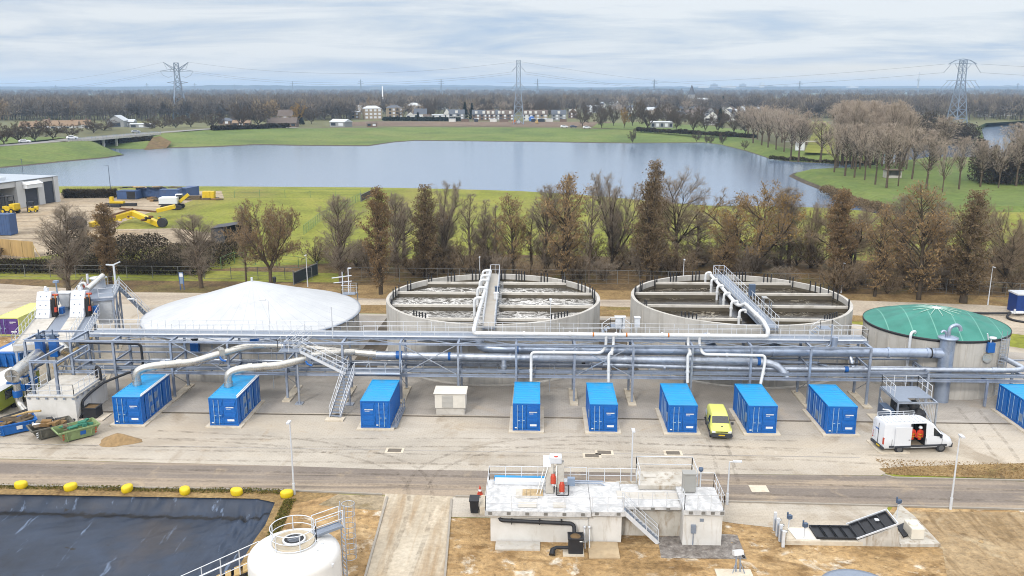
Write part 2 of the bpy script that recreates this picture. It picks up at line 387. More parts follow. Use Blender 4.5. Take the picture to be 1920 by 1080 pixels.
# --- banks across the lake: (shore pixel, crest pixel, crest height)
FB = [((-420, 335), (-420, 296), 4), ((0, 316.5), (0, 275, ), 4), ((60, 311), (60, 270.5), 4.2), ((120, 304.5), (122, 266), 4.6), ((200, 297.5), (152, 264), 4.6), ((236, 292), (172, 265), 3.6),
      ((205, 285), (180, 266), 2.6), ((186, 279), (190, 266), 1.5), ((262, 281), (270, 262), 2.0), ((281, 280), (296, 251), 4), ((400, 277), (400, 243), 4), ((480, 273), (480, 240.5), 4), ((560, 274.5), (560, 241), 3.2), ((690, 275.5), (690, 240), 3),
      ((740, 268), (740, 238.5), 2.6), ((780, 265), (780, 238.5), 2.4), ((960, 267), (960, 239), 2.2), ((1180, 270), (1180, 243), 2.2), ((1320, 268.5), (1320, 250), 2.2), ((1350, 272), (1352, 254), 2.2), ((1400, 285), (1420, 262), 2.2),
      ((1440, 298), (1470, 277), 2.2), ((1480, 304), (1520, 285), 2.2), ((1560, 308), (1566, 290), 2.2), ((1650, 309), (1640, 291), 2.2), ((1656, 290), (1645, 281), 2.2), ((1700, 266.5), (1698, 260), 2.2), ((1846, 266.5), (1838, 259), 2.2),
      ((1840, 241), (1830, 239), 2.2), ((1852, 234), (1848, 231), 2.2), ((1920, 229.5), (1920, 226.5), 2.2), ((2700, 222), (2700, 219), 2.2)]
LOW = [U(*a, -1.2) for a, b, z in FB]; TOP = [U(*b, z) for a, b, z in FB]
strip('grass_dike', LOW, TOP, G_bank, 6, .12)
strip('stony_shore', [p + Vector((0, -1.0, .12)) for p in LOW], [p.lerp(q, .07) + Vector((0, 0, .1)) for p, q in zip(LOW, TOP)], G_rip, 1)
sheet('far_plain', [tuple(p) for p in TOP] + [(9000, 900, 2.2), (9000, 8800, 2.2), (-9000, 8800, 2.2), (-9000, 300, 3)], 2.2, G_far, own=True)
# --- wooded spit of land on the right
SPf = [(1476, 331), (1500, 343), (1530, 355), (1570, 372), (1612, 388), (1660, 404)]
SPb = [(1484, 326), (1520, 324), (1560, 322.5), (1600, 318), (1640, 313), (1690, 306), (1720, 302), (1830, 301)]
ring = [U(*p, -1.2) for p in SPb[::-1]] + [U(*p, -1.2) for p in SPf] + [Vector((112, 206, -1.2)), Vector((900, 206, -1.2)), Vector((900, 300, -1.2)), Vector((330, 345, -1.2))]
cen = Vector((170, 265, 1.4))
def inset(p, d, z):
    q = (cen - p); q.z = 0; q.normalize(); return Vector((p.x + q.x * d, p.y + q.y * d, z))
rt = [inset(p, 7 if p.x < 200 else 10, .9) for p in ring]
strip('spit_bank', ring + [ring[0]], rt + [rt[0]], G_bank, 3, .1)
strip('stony_edge', [p + Vector((0, -.4, .1)) for p in ring[7:15]], [p.lerp(q, .3) + Vector((0, 0, .14)) for p, q in zip(ring[7:15], rt[7:15])], G_rip, 1)
sheet('spit_lawn', [tuple(p) for p in rt], .9, G_bank)
# --- fields on the far side
sheet('ploughed_field', [U(*p, 2.5) for p in [(625, 235.5), (1145, 237.5), (1180, 233), (1140, 228), (1090, 228), (690, 227), (640, 229.5)]], 2.32, G_field)
sheet('park_lawn', [U(*p, 2.5) for p in [(1110, 239), (1310, 248), (1420, 258), (1400, 244), (1330, 236), (1200, 229), (1120, 231)]], 2.4, G_bank)
sheet('striped_field', [U(*p, 2.5) for p in [(1508, 285), (1560, 288), (1575, 250), (1548, 227), (1515, 228), (1525, 246)]], 2.36, G_grass)
sheet('abutment_rubble', [U(270, 281, -.9), U(312, 278, -.9), U(322, 266, 1.6), U(300, 255, 3.9), U(286, 258, 3.3)], 0, G_litter, own=True)
sheet('roadside_lawn', [U(*p, 2.5) for p in [(-200, 285), (0, 270), (120, 258), (210, 243), (140, 240), (0, 250), (-200, 260)]], 2.4, G_bank)
# --- works yard and roads (each a few millimetres above the one below)
sheet('verge', [(-130, 112), (110, 108), (110, 128), (100, 150), (60, 146), (-10, 150), (-36, 141), (-62, 133), (-130, 134)], .004, G_litter)
sheet('dry_grass_strip', [(-40, 109), (110, 104), (110, 124), (60, 121), (0, 123), (-40, 126)], .008, G_verge)
sheet('grass_strip', [(-140, 128), (-30, 126.5), (-31, 133), (-60, 135), (-140, 138)], .010, G_grass)
sheet('storage_yard', [U(*p) for p in [(-160, 500), (70, 482), (170, 468), (300, 462), (395, 458), (420, 440), (330, 428), (215, 430), (230, 416), (300, 392), (330, 388), (362, 375), (420, 371), (415, 358), (130, 362), (-160, 372)]], .006, G_dirt)
sheet('rear_road', [U(*p) for p in [(-220, 548), (-220, 590), (0, 580), (260, 592), (300, 575), (700, 572), (1120, 574), (1620, 592), (2100, 650), (2100, 590), (1850, 572), (1590, 563), (1120, 562), (690, 560), (560, 551), (240, 548), (0, 532), (-220, 535)]], .012, G_back)
sheet('yard_paving', [(-140, 61.9), (-43, 62.3), (-19.6, 61.65), (-12, 61.3), (14, 61.3), (26.4, 61.4), (28, 62.6), (60, 64.5), (110, 66), (110, 90), (60, 92), (50, 99), (36, 107.5), (-46, 108.5), (-50, 112), (-140, 116)], .016, G_yard)
sheet('concrete_apron', [(-46, 72.6), (-20, 72.9), (54, 72.2), (62, 80), (56, 93), (46, 96), (36, 106.5), (-44, 107.5), (-47, 90)], .020, G_grey)
for i, (x0, x1) in enumerate(((-19.6, -17.6), (7.3, 10.2))): sheet('soil_bed', [(x0 - .5, 86), (x1 + .5, 86), (x1, 106), (x0, 106)], .026, G_soil)
sheet('dirt_corner', [U(*p) for p in [(-120, 700), (30, 664), (45, 632), (-60, 632), (-180, 660)]], .024, G_sand)
sheet('front_road', [(-140, 62.4), (-43, 62.2), (-19.6, 61.65), (-12.7, 61.3), (13.7, 61.25), (26.4, 61.35), (36.8, 60.65), (110, 57.5), (110, 53), (34.4, 56.2), (12.8, 56.7), (-11.9, 57.0), (-18.4, 57.5), (-40, 57.7), (-140, 58)], .020, G_asph)
sheet('grass_wedge', [U(*p) for p in [(1648, 879), (1700, 875), (1920, 869), (2100, 864), (2100, 912), (1920, 899), (1690, 891), (1662, 888)]], .028, G_verge)
sheet('liner_verge', [(-140, 57.9), (-40, 57.6), (-18.4, 57.4), (-14.5, 57.1), (-13.6, 55.2), (-15.5, 52.8), (-16, 45), (-18.46, 45), (-18.56, 50.6), (-18.46, 52.3), (-18.78, 55.6), (-20.3, 56.15), (-140, 56.6)], .010, G_verge)
sheet('sand_bed', [(-17.6, 55.2), (-15, 56.9), (-11, 56.7), (-10.3, 46.4), (-10, 30), (-18.44, 30), (-18.44, 45), (-17.4, 51)], .014, G_sand)
sheet('weedy_pavers', [(-15.6, 55.3), (-14.6, 57.0), (-11.1, 56.9), (-10.9, 54.6)], .018, G_pave)
sheet('sand_field', [(-5.9, 53.8), (23.5, 53.9), (25.3, 56.3), (34.4, 56.05), (110, 52.6), (110, 20), (-5.2, 20)], .014, G_sand)
sheet('rutted_ground', [(23.4, 55.6), (34, 55.8), (70, 54.2), (70, 38), (24.5, 46), (26.2, 50.6)], .018, G_ruts)
sheet('driveway', [(-11.1, 57.2), (-6.1, 56.9), (-5.6, 46.5), (-5.2, 20), (-10.6, 20), (-10.35, 46.4)], .030, G_track)
sheet('side_pavement', [(-6.1, 56.9), (13, 56.75), (25, 56.4), (23.7, 54.0), (26.3, 50.9), (23, 51.6), (13.5, 53.6), (12.6, 53.9), (-5.95, 53.85)], .024, G_yard)
sheet('cobbled_pad', [U(*p) for p in [(1232, 1007), (1240, 1047), (1400, 1049), (1382, 1003), (1340, 1002)]], .034, G_cob)
sheet('gutter', [(-46, 72.45), (54, 72.05), (54, 72.3), (-46, 72.7)], .03, G_soil)
sheet('gutter', [(-60, 65.2), (26, 64.6), (26, 64.75), (-60, 65.35)], .026, G_grey)
# kerbs: real steps along road edges
kb = pm('kerb_concrete', T(172, 164, 152), .15, 2)
for k in ([(-140, 57.95, 0), (-40, 57.62, 0), (-18.4, 57.42, 0), (-11.3, 57.0, 0)], [(-5.9, 56.85, 0), (13, 56.7, 0), (34.4, 56.15, 0), (110, 52.9, 0)], [(26.6, 61.5, 0), (27.3, 60.95, 0), (36.8, 60.8, 0), (110, 57.7, 0)], [(-10.85, 56.6, 0), (-10.4, 46.4, 0), (-10.5, 22, 0)], [(-6.15, 56.4, 0), (-5.55, 46.5, 0), (-5.2, 22, 0)]):
    b = MB()
    for a, c in zip(k, k[1:]): b.beam((a[0], a[1], .05), (c[0], c[1], .05), .14, .14)
    tag(b.build('kerb', kb), kind='structure')
m = bpy.data.materials.new('tyre_mark'); t = NT(m); k = t.ramp(t.noise(t.coords(True), 1.3, 6, .7), [(.42, 0.0), (.72, .34)]); c_ = t.new('ShaderNodeBsdfDiffuse'); c_.inputs[0].default_value = T(120, 108, 94); tp = t.new('ShaderNodeBsdfTransparent'); mx = t.new('ShaderNodeMixShader'); t.link(k, mx.inputs[0]); t.link(tp.outputs[0], mx.inputs[1]); t.link(c_.outputs[0], mx.inputs[2]); t.link(mx.outputs[0], t.new('ShaderNodeOutputMaterial').inputs[0])
for i, (pts, r_) in enumerate((([(-60, 66.5), (-30, 65.8), (0, 66.6), (30, 64)], 1.7), ([(-9, 57.5), (-8, 62), (-3, 66), (6, 67.5), (22, 67)], 1.6), ([(-8.5, 46), (-8.3, 56), (-11, 62), (-20, 66), (-33, 67.5)], 1.7), ([(-50, 63.5), (-10, 63.3), (20, 63)], 1.8), ([(14.5, 60), (15, 65), (15.3, 72)], 1.4), ([(36, 60), (38, 66), (40, 76)], 1.7), ([(-40, 60), (0, 59.2), (40, 58.2)], 1.8))):
    for sgn in (-1, 1):
        P_ = [Vector((x, y, 0)) for x, y in pts]; Q_ = []
        for j in range(41):
            f = j / 40 * (len(P_) - 1); a = min(int(f), len(P_) - 2); u = f - a; p0, p1, p2, p3 = P_[max(a - 1, 0)], P_[a], P_[a + 1], P_[min(a + 2, len(P_) - 1)]
            Q_.append(.5 * (2 * p1 + (p2 - p0) * u + (2 * p0 - 5 * p1 + 4 * p2 - p3) * u * u + (3 * p1 - p0 - 3 * p2 + p3) * u ** 3))
        vs = []
        for j, q in enumerate(Q_):
            d = (Q_[min(j + 1, 40)] - Q_[max(j - 1, 0)]).normalized(); n_ = Vector((-d.y, d.x, 0)); vs += [q + n_ * (sgn * r_ / 2 - .16) + Vector((0, 0, .036 + i * .001)), q + n_ * (sgn * r_ / 2 + .16) + Vector((0, 0, .036 + i * .001))]
        tag(MB().add(vs, [(2 * j, 2 * j + 2, 2 * j + 3, 2 * j + 1) for j in range(40)]).build('tyre_mark', m, origin=(0, 0, 0), fixn=False), kind='structure')
# pond lined with black sheeting
def basin():
    xs = np.concatenate([np.linspace(-75, -30, 110), np.linspace(-29.8, -18.4, 90)]); ys = np.linspace(28, 56.75, 150)
    X, Y = np.meshgrid(xs, ys)
    back = np.interp(X[0], [-75, -39.5, -20.3, -18.4], [56.7, 56.66, 56.2, 55.6])[None, :] + .04
    db = np.clip(back - Y, 0, 99); dr = np.clip(-18.35 - X, 0, 99)
    rng = np.random.default_rng(3)
    z = -np.minimum(np.minimum(db * 1.05, .98 + (56 - Y) * .075), dr * .62 + .02 * np.maximum(dr - 2, 0))
    wr = np.zeros_like(z)
    for k in range(26):
        fx, fy = rng.normal(0, 1.5), rng.normal(0, 1.5); wr += np.sin(fx * X * 1.7 + fy * Y * 1.7 + rng.uniform(0, 6)) * rng.uniform(.005, .013)
    wr += np.exp(-((dr - 1.6) / 1.6) ** 2) * (.13 * np.sin(dr * 6.5 + Y * 1.3 + 1.6 * np.sin(Y * .75)) + .06 * np.sin(dr * 11 - Y * 2.1 + 2 * np.sin(Y * 1.1))) * np.clip(db, 0, 1)
    wr += np.exp(-((db - .5) / .5) ** 2) * (.07 * np.sin(X * 2.3 + np.sin(X * .7) * 2) + .04 * np.sin(X * 5.1 + db * 3 + np.sin(X * 1.3) * 2))
    for x0 in (-43, -37.5, -31.5, -26.5, -22.5): wr += .06 * np.exp(-((X - x0 - (56 - Y) * -.12) / .07) ** 2)
    z = z + wr * np.clip(np.minimum(db, dr) * 3, 0, 1) + .0
    n, m_ = z.shape
    b = MB(); vs = np.stack([X, Y, z], -1).reshape(-1, 3)
    fs = [(i * m_ + j, i * m_ + j + 1, (i + 1) * m_ + j + 1, (i + 1) * m_ + j) for i in range(n - 1) for j in range(m_ - 1)]
    b.add(vs, fs, True)
    m = bpy.data.materials.new('pond_liner'); t = NT(m); v = t.coords(True)
    c = t.ramp(t.noise(v, .25, 6, .6), [(.3, T(28, 39, 56)), (.7, T(52, 69, 94))])
    st = t.noise(t.coords(True, (1.6, .16, 1), R(-7)), .8, 6, .65)
    c = t.mix(t.ramp(st, [(.62, 0.0), (.67, .75)]), c, T(120, 140, 170))
    c = t.mix(t.ramp(t.noise(v, .16, 5, .6), [(.52, 0.0), (.68, .55)]), c, T(74, 68, 66))
    c = t.mix(t.ramp(t.noise(t.coords(True, (.7, 1.2, 1)), .9, 4, .6), [(.69, 0.0), (.715, .95)]), c, T(22, 18, 16))
    sy = t.new('ShaderNodeSeparateXYZ'); t.link(v, sy.inputs[0]); yy = t.math('ADD', sy.outputs['Y'], t.math('MULTIPLY', t.math('SUBTRACT', t.noise(v, 1.1, 6, .65), .5), 1.1))
    yb = t.math('ADD', t.math('MULTIPLY', t.math('SUBTRACT', yy, 54.0), .25), t.math('MULTIPLY', sy.outputs['X'], .0045))
    c = t.mix(t.ramp(yb, [(.10, 0.0), (.135, .85), (.2, .85), (.235, 0.0)]), c, T(16, 15, 16))   # sediment left along the foot of the slope
    t.finish(c, .52, 0, t.noise(v, 3.5, 6, .65), .35, .05, .4)
    o = b.build('pond_liner', m, origin=(0, 0, 0), fixn=False)
    if o.data.polygons[0].normal.z < 0: o.data.flip_normals()
    return tag(o, kind='structure')
basin()
# hills closing the horizon
def hills():
    rng = np.random.default_rng(4)
    m = bpy.data.materials.new('wooded_hills'); t = NT(m); v = t.coords(True)
    c = t.ramp(t.noise(v, .006, 6, .65), [(.3, T(48, 52, 52)), (.6, T(76, 80, 74)), (.72, T(150, 150, 140))]); t.finish(c, .95, 0, None)
    for y0, h, amp in ((5200, 20, 6), (6600, 34, 8), (8100, 46, 10)):
        xs = np.linspace(-8200, 8200, 260); ph = rng.uniform(0, 6, 8)
        hh = h + sum(amp / (k + 1) * np.sin(xs * (.0006 * (k + 1) * 1.7) + ph[k]) for k in range(8)) * .6 + rng.normal(0, 1.5, 260)
        if y0 == 6600: hh += 10 * np.exp(-((xs + 2600) / 900) ** 2)
        b = MB(); vs = []
        for x, z in zip(xs, hh): vs += [(x, y0 - 260, 2), (x, y0, z), (x, y0 + 300, z - 4), (x, y0 + 560, 2)]
        fs = [(i * 4 + k, i * 4 + 4 + k, i * 4 + 5 + k, i * 4 + 1 + k) for i in range(259) for k in range(3)]
        b.add(vs, fs, True); tag(b.build('hills', m, origin=(0, 0, 0)), kind='structure')
hills()
# the damp air
b = MB().box(-9600, 9600, -250, 9300, -9, 95)
m = bpy.data.materials.new('haze'); m.use_nodes = True; nt = m.node_tree; nt.nodes.clear()
pv = nt.nodes.new('ShaderNodeVolumePrincipled'); pv.inputs['Color'].default_value = (.5, .72, 1, 1); pv.inputs['Density'].default_value = HAZE; pv.inputs['Anisotropy'].default_value = 0
ou = nt.nodes.new('ShaderNodeOutputMaterial'); nt.links.new(pv.outputs[0], ou.inputs['Volume'])
tag(b.build('haze', m, origin=(0, 0, 0)), kind='stuff')
# ================================================================ materials of the works
def conc(name, a, b, c):
    """in-situ concrete: upright shutter bands, drips from the rim, damp foot"""
    m = bpy.data.materials.new(name); t = NT(m); v = t.coords(False)
    col = t.ramp(t.noise(v, .5, 6, .6), [(.3, a), (.7, b)])
    st = t.noise(t.coords(False, (2.2, 2.2, .12)), 1.0, 6, .65)
    col = t.mix(t.ramp(st, [(.5, 0.0), (.7, .6)]), col, c)
    st2 = t.noise(t.coords(False, (.7, .7, .02)), 1.3, 3, .6)
    col = t.mix(t.ramp(st2, [(.55, 0.0), (.6, .35)]), col, b)
    t.finish(col, .9, 0, t.noise(v, 9, 4), .25, .02, .2); MATS[name] = m; return m
M_conc = conc('tank_concrete', T(196, 193, 186), T(222, 219, 213), T(170, 164, 154))
M_concp = pm('pale_concrete', W(206, 202, 194), .1, 1.2, .85, dirt=T(160, 150, 134), dirtscale=.7, dirtamt=.6, spec=.2)
M_plinth = pm('plinth_concrete', W(214, 204, 186), .12, 1.5, .9, dirt=T(176, 156, 126), dirtscale=1.2, spec=.2)
M_galv = pm('galvanised_steel', W(196, 205, 219), .16, 2.0, .36, .65, dirt=T(140, 150, 168), dirtscale=1.4, dirtamt=.5, spec=.5)
M_galvd = pm('galvanised_girder', W(176, 188, 208), .16, 1.2, .4, .55, dirt=T(126, 140, 164), dirtscale=1.1, dirtamt=.5)
M_rail = pm('galvanised_rail', W(222, 227, 234), .08, 3, .42, .15)
M_white = pm('white_coated_pipe', W(226, 229, 232), .06, 1.2, .42, dirt=T(180, 178, 172), dirtscale=.8, dirtamt=.4)
M_stain = pm('stainless_steel', W(214, 212, 206), .14, 1.6, .28, .75, dirt=T(176, 174, 170), dirtscale=.6, dirtamt=.3)
M_grpipe = pm('grey_plastic_pipe', W(170, 184, 206), .14, .7, .36, .55, dirt=T(120, 134, 160), dirtscale=.9, dirtamt=.6)
M_black = pm('black_rubber', T(38, 40, 46), .2, 3, .6)
M_blue = pm('blue_valve_paint', T(18, 104, 190), .12, 3, .4)
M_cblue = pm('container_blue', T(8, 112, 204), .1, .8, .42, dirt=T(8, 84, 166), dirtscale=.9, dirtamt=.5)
M_cblue_lit = pm('container_blue_skylit', T(8, 166, 236), .1, .9, .5, dirt=T(90, 150, 184), dirtscale=.55, dirtamt=.55)  # container blue with the sky's reflection on the roofs put into the colour
M_wmark = pm('white_lettering', W(232, 236, 240), .03, 3, .5)
M_ctrim = pm('container_bar', W(170, 200, 226), .1, 3, .4, .2)
M_louv = pm('louvre_grey', T(150, 170, 196), .1, 3, .5, .2)
M_yell = pm('yellow_paint', T(240, 205, 30), .08, 3, .5)
M_red = pm('red_motor_paint', T(206, 74, 46), .12, 4, .45)
M_orange = pm('orange_strap', T(216, 128, 40), .1, 4, .6)
M_grate = pm('grating_steel', T(156, 168, 186), .12, 6, .5, .25)
M_dark = pm('dark_interior', T(30, 32, 36), .2, 3, .7)
M_wetshade = pm('wet_shade_concrete', T(98, 90, 74), .25, 2, .6)  # wet concrete, with the shade under the baffle beams put into its colour
M_green = None
def foam(name, base, froth, lo, hi, sc):
    m = bpy.data.materials.new(name); t = NT(m); v = t.coords(True, (1, 1.5, 1))
    f = t.noise(v, sc, 8, .62, 1.6); g = t.noise(v, .25, 4, .6, .5)
    r = t.math('ABSOLUTE', t.math('SUBTRACT', f, .5))
    web = t.ramp(r, [(.0, 1.0), (.022, .7), (.06, 0.0)])
    k = t.math('MULTIPLY', web, t.ramp(g, [(lo, .1), (hi, 1.0)]))
    c = t.mix(k, t.ramp(g, [(.3, base), (.7, mul(base, 1.6))]), froth)
    t.finish(c, t.math('ADD', t.math('MULTIPLY', k, .5), .14), 0, f, .5, .08, .5); return m
M_aer = foam('aerated_water', T(92, 90, 86), W(232, 231, 228), .3, .5, .5)
M_slu = foam('still_sludge', T(46, 40, 32), T(176, 168, 150), .52, .72, .35)

# ================================================================ open tanks
def arc(cx, cy, r, n, a0=0, a1=2 * math.pi): return [(cx + r * math.cos(a0 + (a1 - a0) * i / n), cy + r * math.sin(a0 + (a1 - a0) * i / n)) for i in range(n)]
def shell(mb, cx, cy, r, h, th, n=72, floor=None):
    mb.lathe([(r, 0), (r, h), (r - th, h), (r - th, .3)], cx, cy, n, True)
def rim_sharp(o): 
    m = o.modifiers.new('edge', 'EDGE_SPLIT'); m.split_angle = R(40)
def open_tank(cx, cy, r, h, water, label, beam_y, gap, posts):
    root = thing('aeration_tank', label, 'tank', (cx, cy, 0), 'open round treatment tanks')
    b = MB(); shell(b, cx, cy, r, h, .34); o = b.build('wall', M_conc, root); rim_sharp(o)
    MB().lathe([(r - .345, h - .62), (r - .35, h - 1.9)], cx, cy, 72).build('wet_band', M_wetshade, root)
    b = MB()                                                         # shutter joints stand a little proud
    for k in range(24):
        a = 2 * math.pi * k / 24 + .1; x, y = cx + (r + .01) * math.cos(a), cy + (r + .01) * math.sin(a)
        b.obox((x, y, h / 2 - .05), .03, .07, h - .1, a)
    b.lathe([(r + .28, 0), (r + .28, .12), (r, .14)], cx, cy, 72)
    b.build('wall_joint', M_concp, root)
    b = MB().lathe([(0, h - .88), (r - .33, h - .88)], cx, cy, 72, False); o = b.build('water', water, root, fixn=False)
    if o.data.polygons[0].normal.z < 0: o.data.flip_normals()
    for y in beam_y:                                                 # baffle walls, left and right of the bridge
        hw = math.sqrt((r - .3) ** 2 - (y - cy) ** 2); g0, g1 = gap(y)
        for x0, x1 in ((cx - hw, g0), (g1, cx + hw)):
            b = MB().box(x0, x1, y - .16, y + .16, h - .46, h - .22); w_ = b.build('baffle', M_concp, root); MB().box(x0, x1, y - .14, y + .14, h - 2, h - .461).build('wet_shade_wall', M_wetshade, w_)  # lower wall: wet, plus painted shade below the beam
    for a in posts:                                                  # black pipe stubs clamped to the inside of the rim
        x, y = cx + (r - .42) * math.cos(a), cy + (r - .42) * math.sin(a)
        b = MB().tube([(x, y, h - .7), (x, y, h + .55)], .07, 7); b.build('rim_post', M_black, root)
    return root
def postset(groups):
    out = []
    for c, n, d in groups: out += [R(c) + R(d) * (i - (n - 1) / 2) for i in range(n)]
    return out
PG = postset([(88, 3, 2.2), (76, 4, 1.8), (60, 3, 2.2), (45, 2, 2), (104, 3, 2.2), (120, 3, 2.2), (135, 2, 2), (153, 2, 3), (170, 3, 5), (12, 3, 5), (28, 3, 4), (232, 5, 2.1), (309, 6, 2.1), (200, 2, 2), (345, 2, 2)])
T1 = (-5.0, 92.7, 11.9, 6.3); T2 = (22.27, 92.75, 11.86, 6.4)
open_tank(*T1, M_aer, 'round concrete tank with white foaming water and straight bridge, left of the two open tanks', (100.7, 95.5, 89.6, 84.1), lambda y: (-6.6, -4.2), PG)
open_tank(*T2, M_slu, 'round concrete tank of still brown sludge, next to the green domed tank', (101.0, 95.6, 89.9, 84.5), lambda y: (20.7, 23.0), PG)
def bridge(p0, p1, w, label, rails, name='tank_bridge', sheet_mat=None, group=None):
    p0, p1 = V3(p0), V3(p1); d = (p1 - p0).normalized(); s = d.cross(Vector((0, 0, 1)))
    root = thing(name, label, 'footbridge', p0, group)
    b = MB(); b.beam(p0, p1, w, .05); b.build('deck', sheet_mat or M_grate, root)
    b = MB()
    for k in (-1, 1): b.hbeam(p0 + s * k * w / 2 + Vector((0, 0, -.18)), p1 + s * k * w / 2 + Vector((0, 0, -.18)), .14, .36)
    L = (p1 - p0).length
    for i in range(int(L / 2.4) + 1): b.beam(p0 + d * i * 2.4 - s * w / 2 + Vector((0, 0, -.2)), p0 + d * i * 2.4 + s * w / 2 + Vector((0, 0, -.2)), .08)
    b.build('girder', M_galvd, root)
    for k in rails:
        b = MB().rail([p0 + s * k * (w / 2 + .02), p1 + s * k * (w / 2 + .02)], 1.1, 1.3, .026, (.5,), True); b.build('railing', M_rail, root)
    b = MB().rail([p1 - s * w / 2, p1 + s * w / 2], 1.15, .6, .03, (.5,)); b.build('end_railing', M_rail, root)
    return root
B1 = bridge((-4.8, 80.4, 6.3), (-5.4, 104.6, 6.3), 1.1, 'long straight grating bridge across the foaming tank', (1, -1), sheet_mat=pm('worn_grating', T(196, 190, 180), .1, 1, .6, dirt=T(190, 166, 130), dirtscale=.25, dirtamt=.7))
B2 = bridge((22.6, 80.3, 6.4), (22.45, 104.6, 6.4), 1.3, 'railed bridge with pipes over the still brown tank', (1, -1))
# equipment on the bridges
def cabinet(x, y, z, w, d, h, mat, label, rz=0, name='control_box', leg=0):
    root = thing(name, label, 'cabinet', (x, y, z))
    b = MB().box(x - w / 2, x + w / 2, y - d / 2, y + d / 2, z + leg, z + leg + h); b.build('housing', mat, root, bevel=.02)
    b = MB().box(x - w / 2 - .03, x + w / 2 + .03, y - d / 2 - .06, y + d / 2 + .03, z + leg + h, z + leg + h + .05); b.build('lid', mat, root)
    b = MB().box(x - w * .4, x + w * .4, y - d / 2 - .015, y - d / 2, z + leg + .06, z + leg + h - .08); b.build('door', mat, root)
    if leg:
        b = MB()
        for sx in (-1, 1): b.beam((x + sx * w * .35, y, z), (x + sx * w * .35, y, z + leg), .06)
        b.build('stand', M_galv, root)
    return root
M_motor = pm('motor_blue_grey', T(92, 112, 140), .15, 3, .45, .2)
cabinet(-4.62, 93.6, 6.34, .5, .5, .85, M_motor, 'blue grey drive box on the bridge of the foaming tank')
cabinet(-4.6, 91.2, 6.34, .5, .6, .7, M_white, 'white control box on the bridge of the foaming tank')
cabinet(23.35, 91.5, 6.44, .62, .6, 1.15, M_motor, 'blue grey drive box halfway along the railed bridge', leg=.5)
def hood(x, y, z):
    root = thing('cable_tray', 'curved steel cable hood standing beside the railed bridge', 'cable tray', (x, y, z))
    b = MB(); pr = [(0, 1.5), (.5, 1.5), (1.1, 1.05), (1.1, .95), (.5, 1.38), (0, 1.38)]
    b.yprism([(x + p[0], z + p[1]) for p in pr], y - .4, y + .4); b.build('hood', M_stain, root)
    b = MB(); 
    for yy in (y - .35, y + .35): b.beam((x + .1, yy, z - 1.2), (x + .1, yy, z + 1.4), .07); b.beam((x + .9, yy, z - 1.2), (x + .9, yy, z + 1.0), .07)
    b.build('stand', M_galv, root)
hood(23.7, 88.4, 6.0)

# ================================================================ pipes
def pipe(name, pts, r, mat, label, bend=None, flanges=(), fmat=None, n=14, group=None, fw=.1, fr=1.28, clamps=(), cmat=None):
    root = thing(name, label, 'pipe', pts[0], group)
    MB().tube(pts, r, n, True, bend if bend is not None else r * 2.2).build('run', mat, root)
    for f in flanges:                                                # (point, axis, [material])
        p, ax = V3(f[0]), Vector(f[1]).normalized()
        m = f[2] if len(f) > 2 else (fmat or mat)
        wdt = f[3] if len(f) > 3 else fw
        MB().tube([p - ax * wdt, p + ax * wdt], r * fr, n).build('coupling' if m is M_blue else 'flange', m, root)
    for p, ax in clamps:
        p, ax = V3(p), Vector(ax).normalized()
        MB().tube([p - ax * .07, p + ax * .07], r * 1.08, n).build('strap', cmat or M_orange, root)
    return root
X, Yx, Z = (1, 0, 0), (0, 1, 0), (0, 0, 1)
pipe('air_pipe', [(-6.35, 104.0, 5.6), (-6.35, 104.0, 6.9), (-5.9, 103.4, 6.9), (-6.0, 79.6, 6.95), (-6.0, 77.0, 6.95), (-6.0, 77.0, 6.55), (21.4, 77.0, 6.5), (21.4, 77.0, 7.1), (21.5, 79.2, 7.35), (21.5, 86.6, 7.2), (21.2, 87.2, 6.8), (20.9, 87.9, 6.8), (21.0, 103.2, 6.85)], .19, M_white,
     'long white air pipe along the rack linking the bridges of both open tanks', .5, [((-5.6 + i * 4.3, 77, 6.54), X) for i in range(1, 6)] + [((-6, 80.2, 6.95), Yx), ((21.5, 82, 7.28), Yx)], clamps=[((5.2, 77, 6.53), X), ((8.0 + .3, 77, 6.53), X), ((12.2, 77, 6.52), X)])
for i, y in enumerate((101.6, 98.9, 96.4, 92.6, 87.8)):
    pipe('air_drop_pipe', [(-5.95, y, 6.95), (-5.95, y, 7.35), (-6.75, y - .2, 7.35), (-6.75, y - .2, 5.2)], .15, M_white, 'arched white drop pipe left of the straight bridge, dipping into the foam', .4, [((-6.75, y - .2, 6.5), Z)], group='drop pipes along the straight bridge', n=10)
for i, y in enumerate((102.2, 98.6, 95.2, 91.6, 87.9, 84.2)):
    pipe('air_drop_pipe', [(21.0, y, 6.85), (21.0, y, 7.15), (20.35, y - .15, 7.15), (20.35, y - .15, 4.9)], .14, M_white, 'arched white drop pipe left of the railed bridge, dipping into brown sludge', .4, [((20.35, y - .15, 6.4), Z)], group='drop pipes along the railed bridge', n=10)
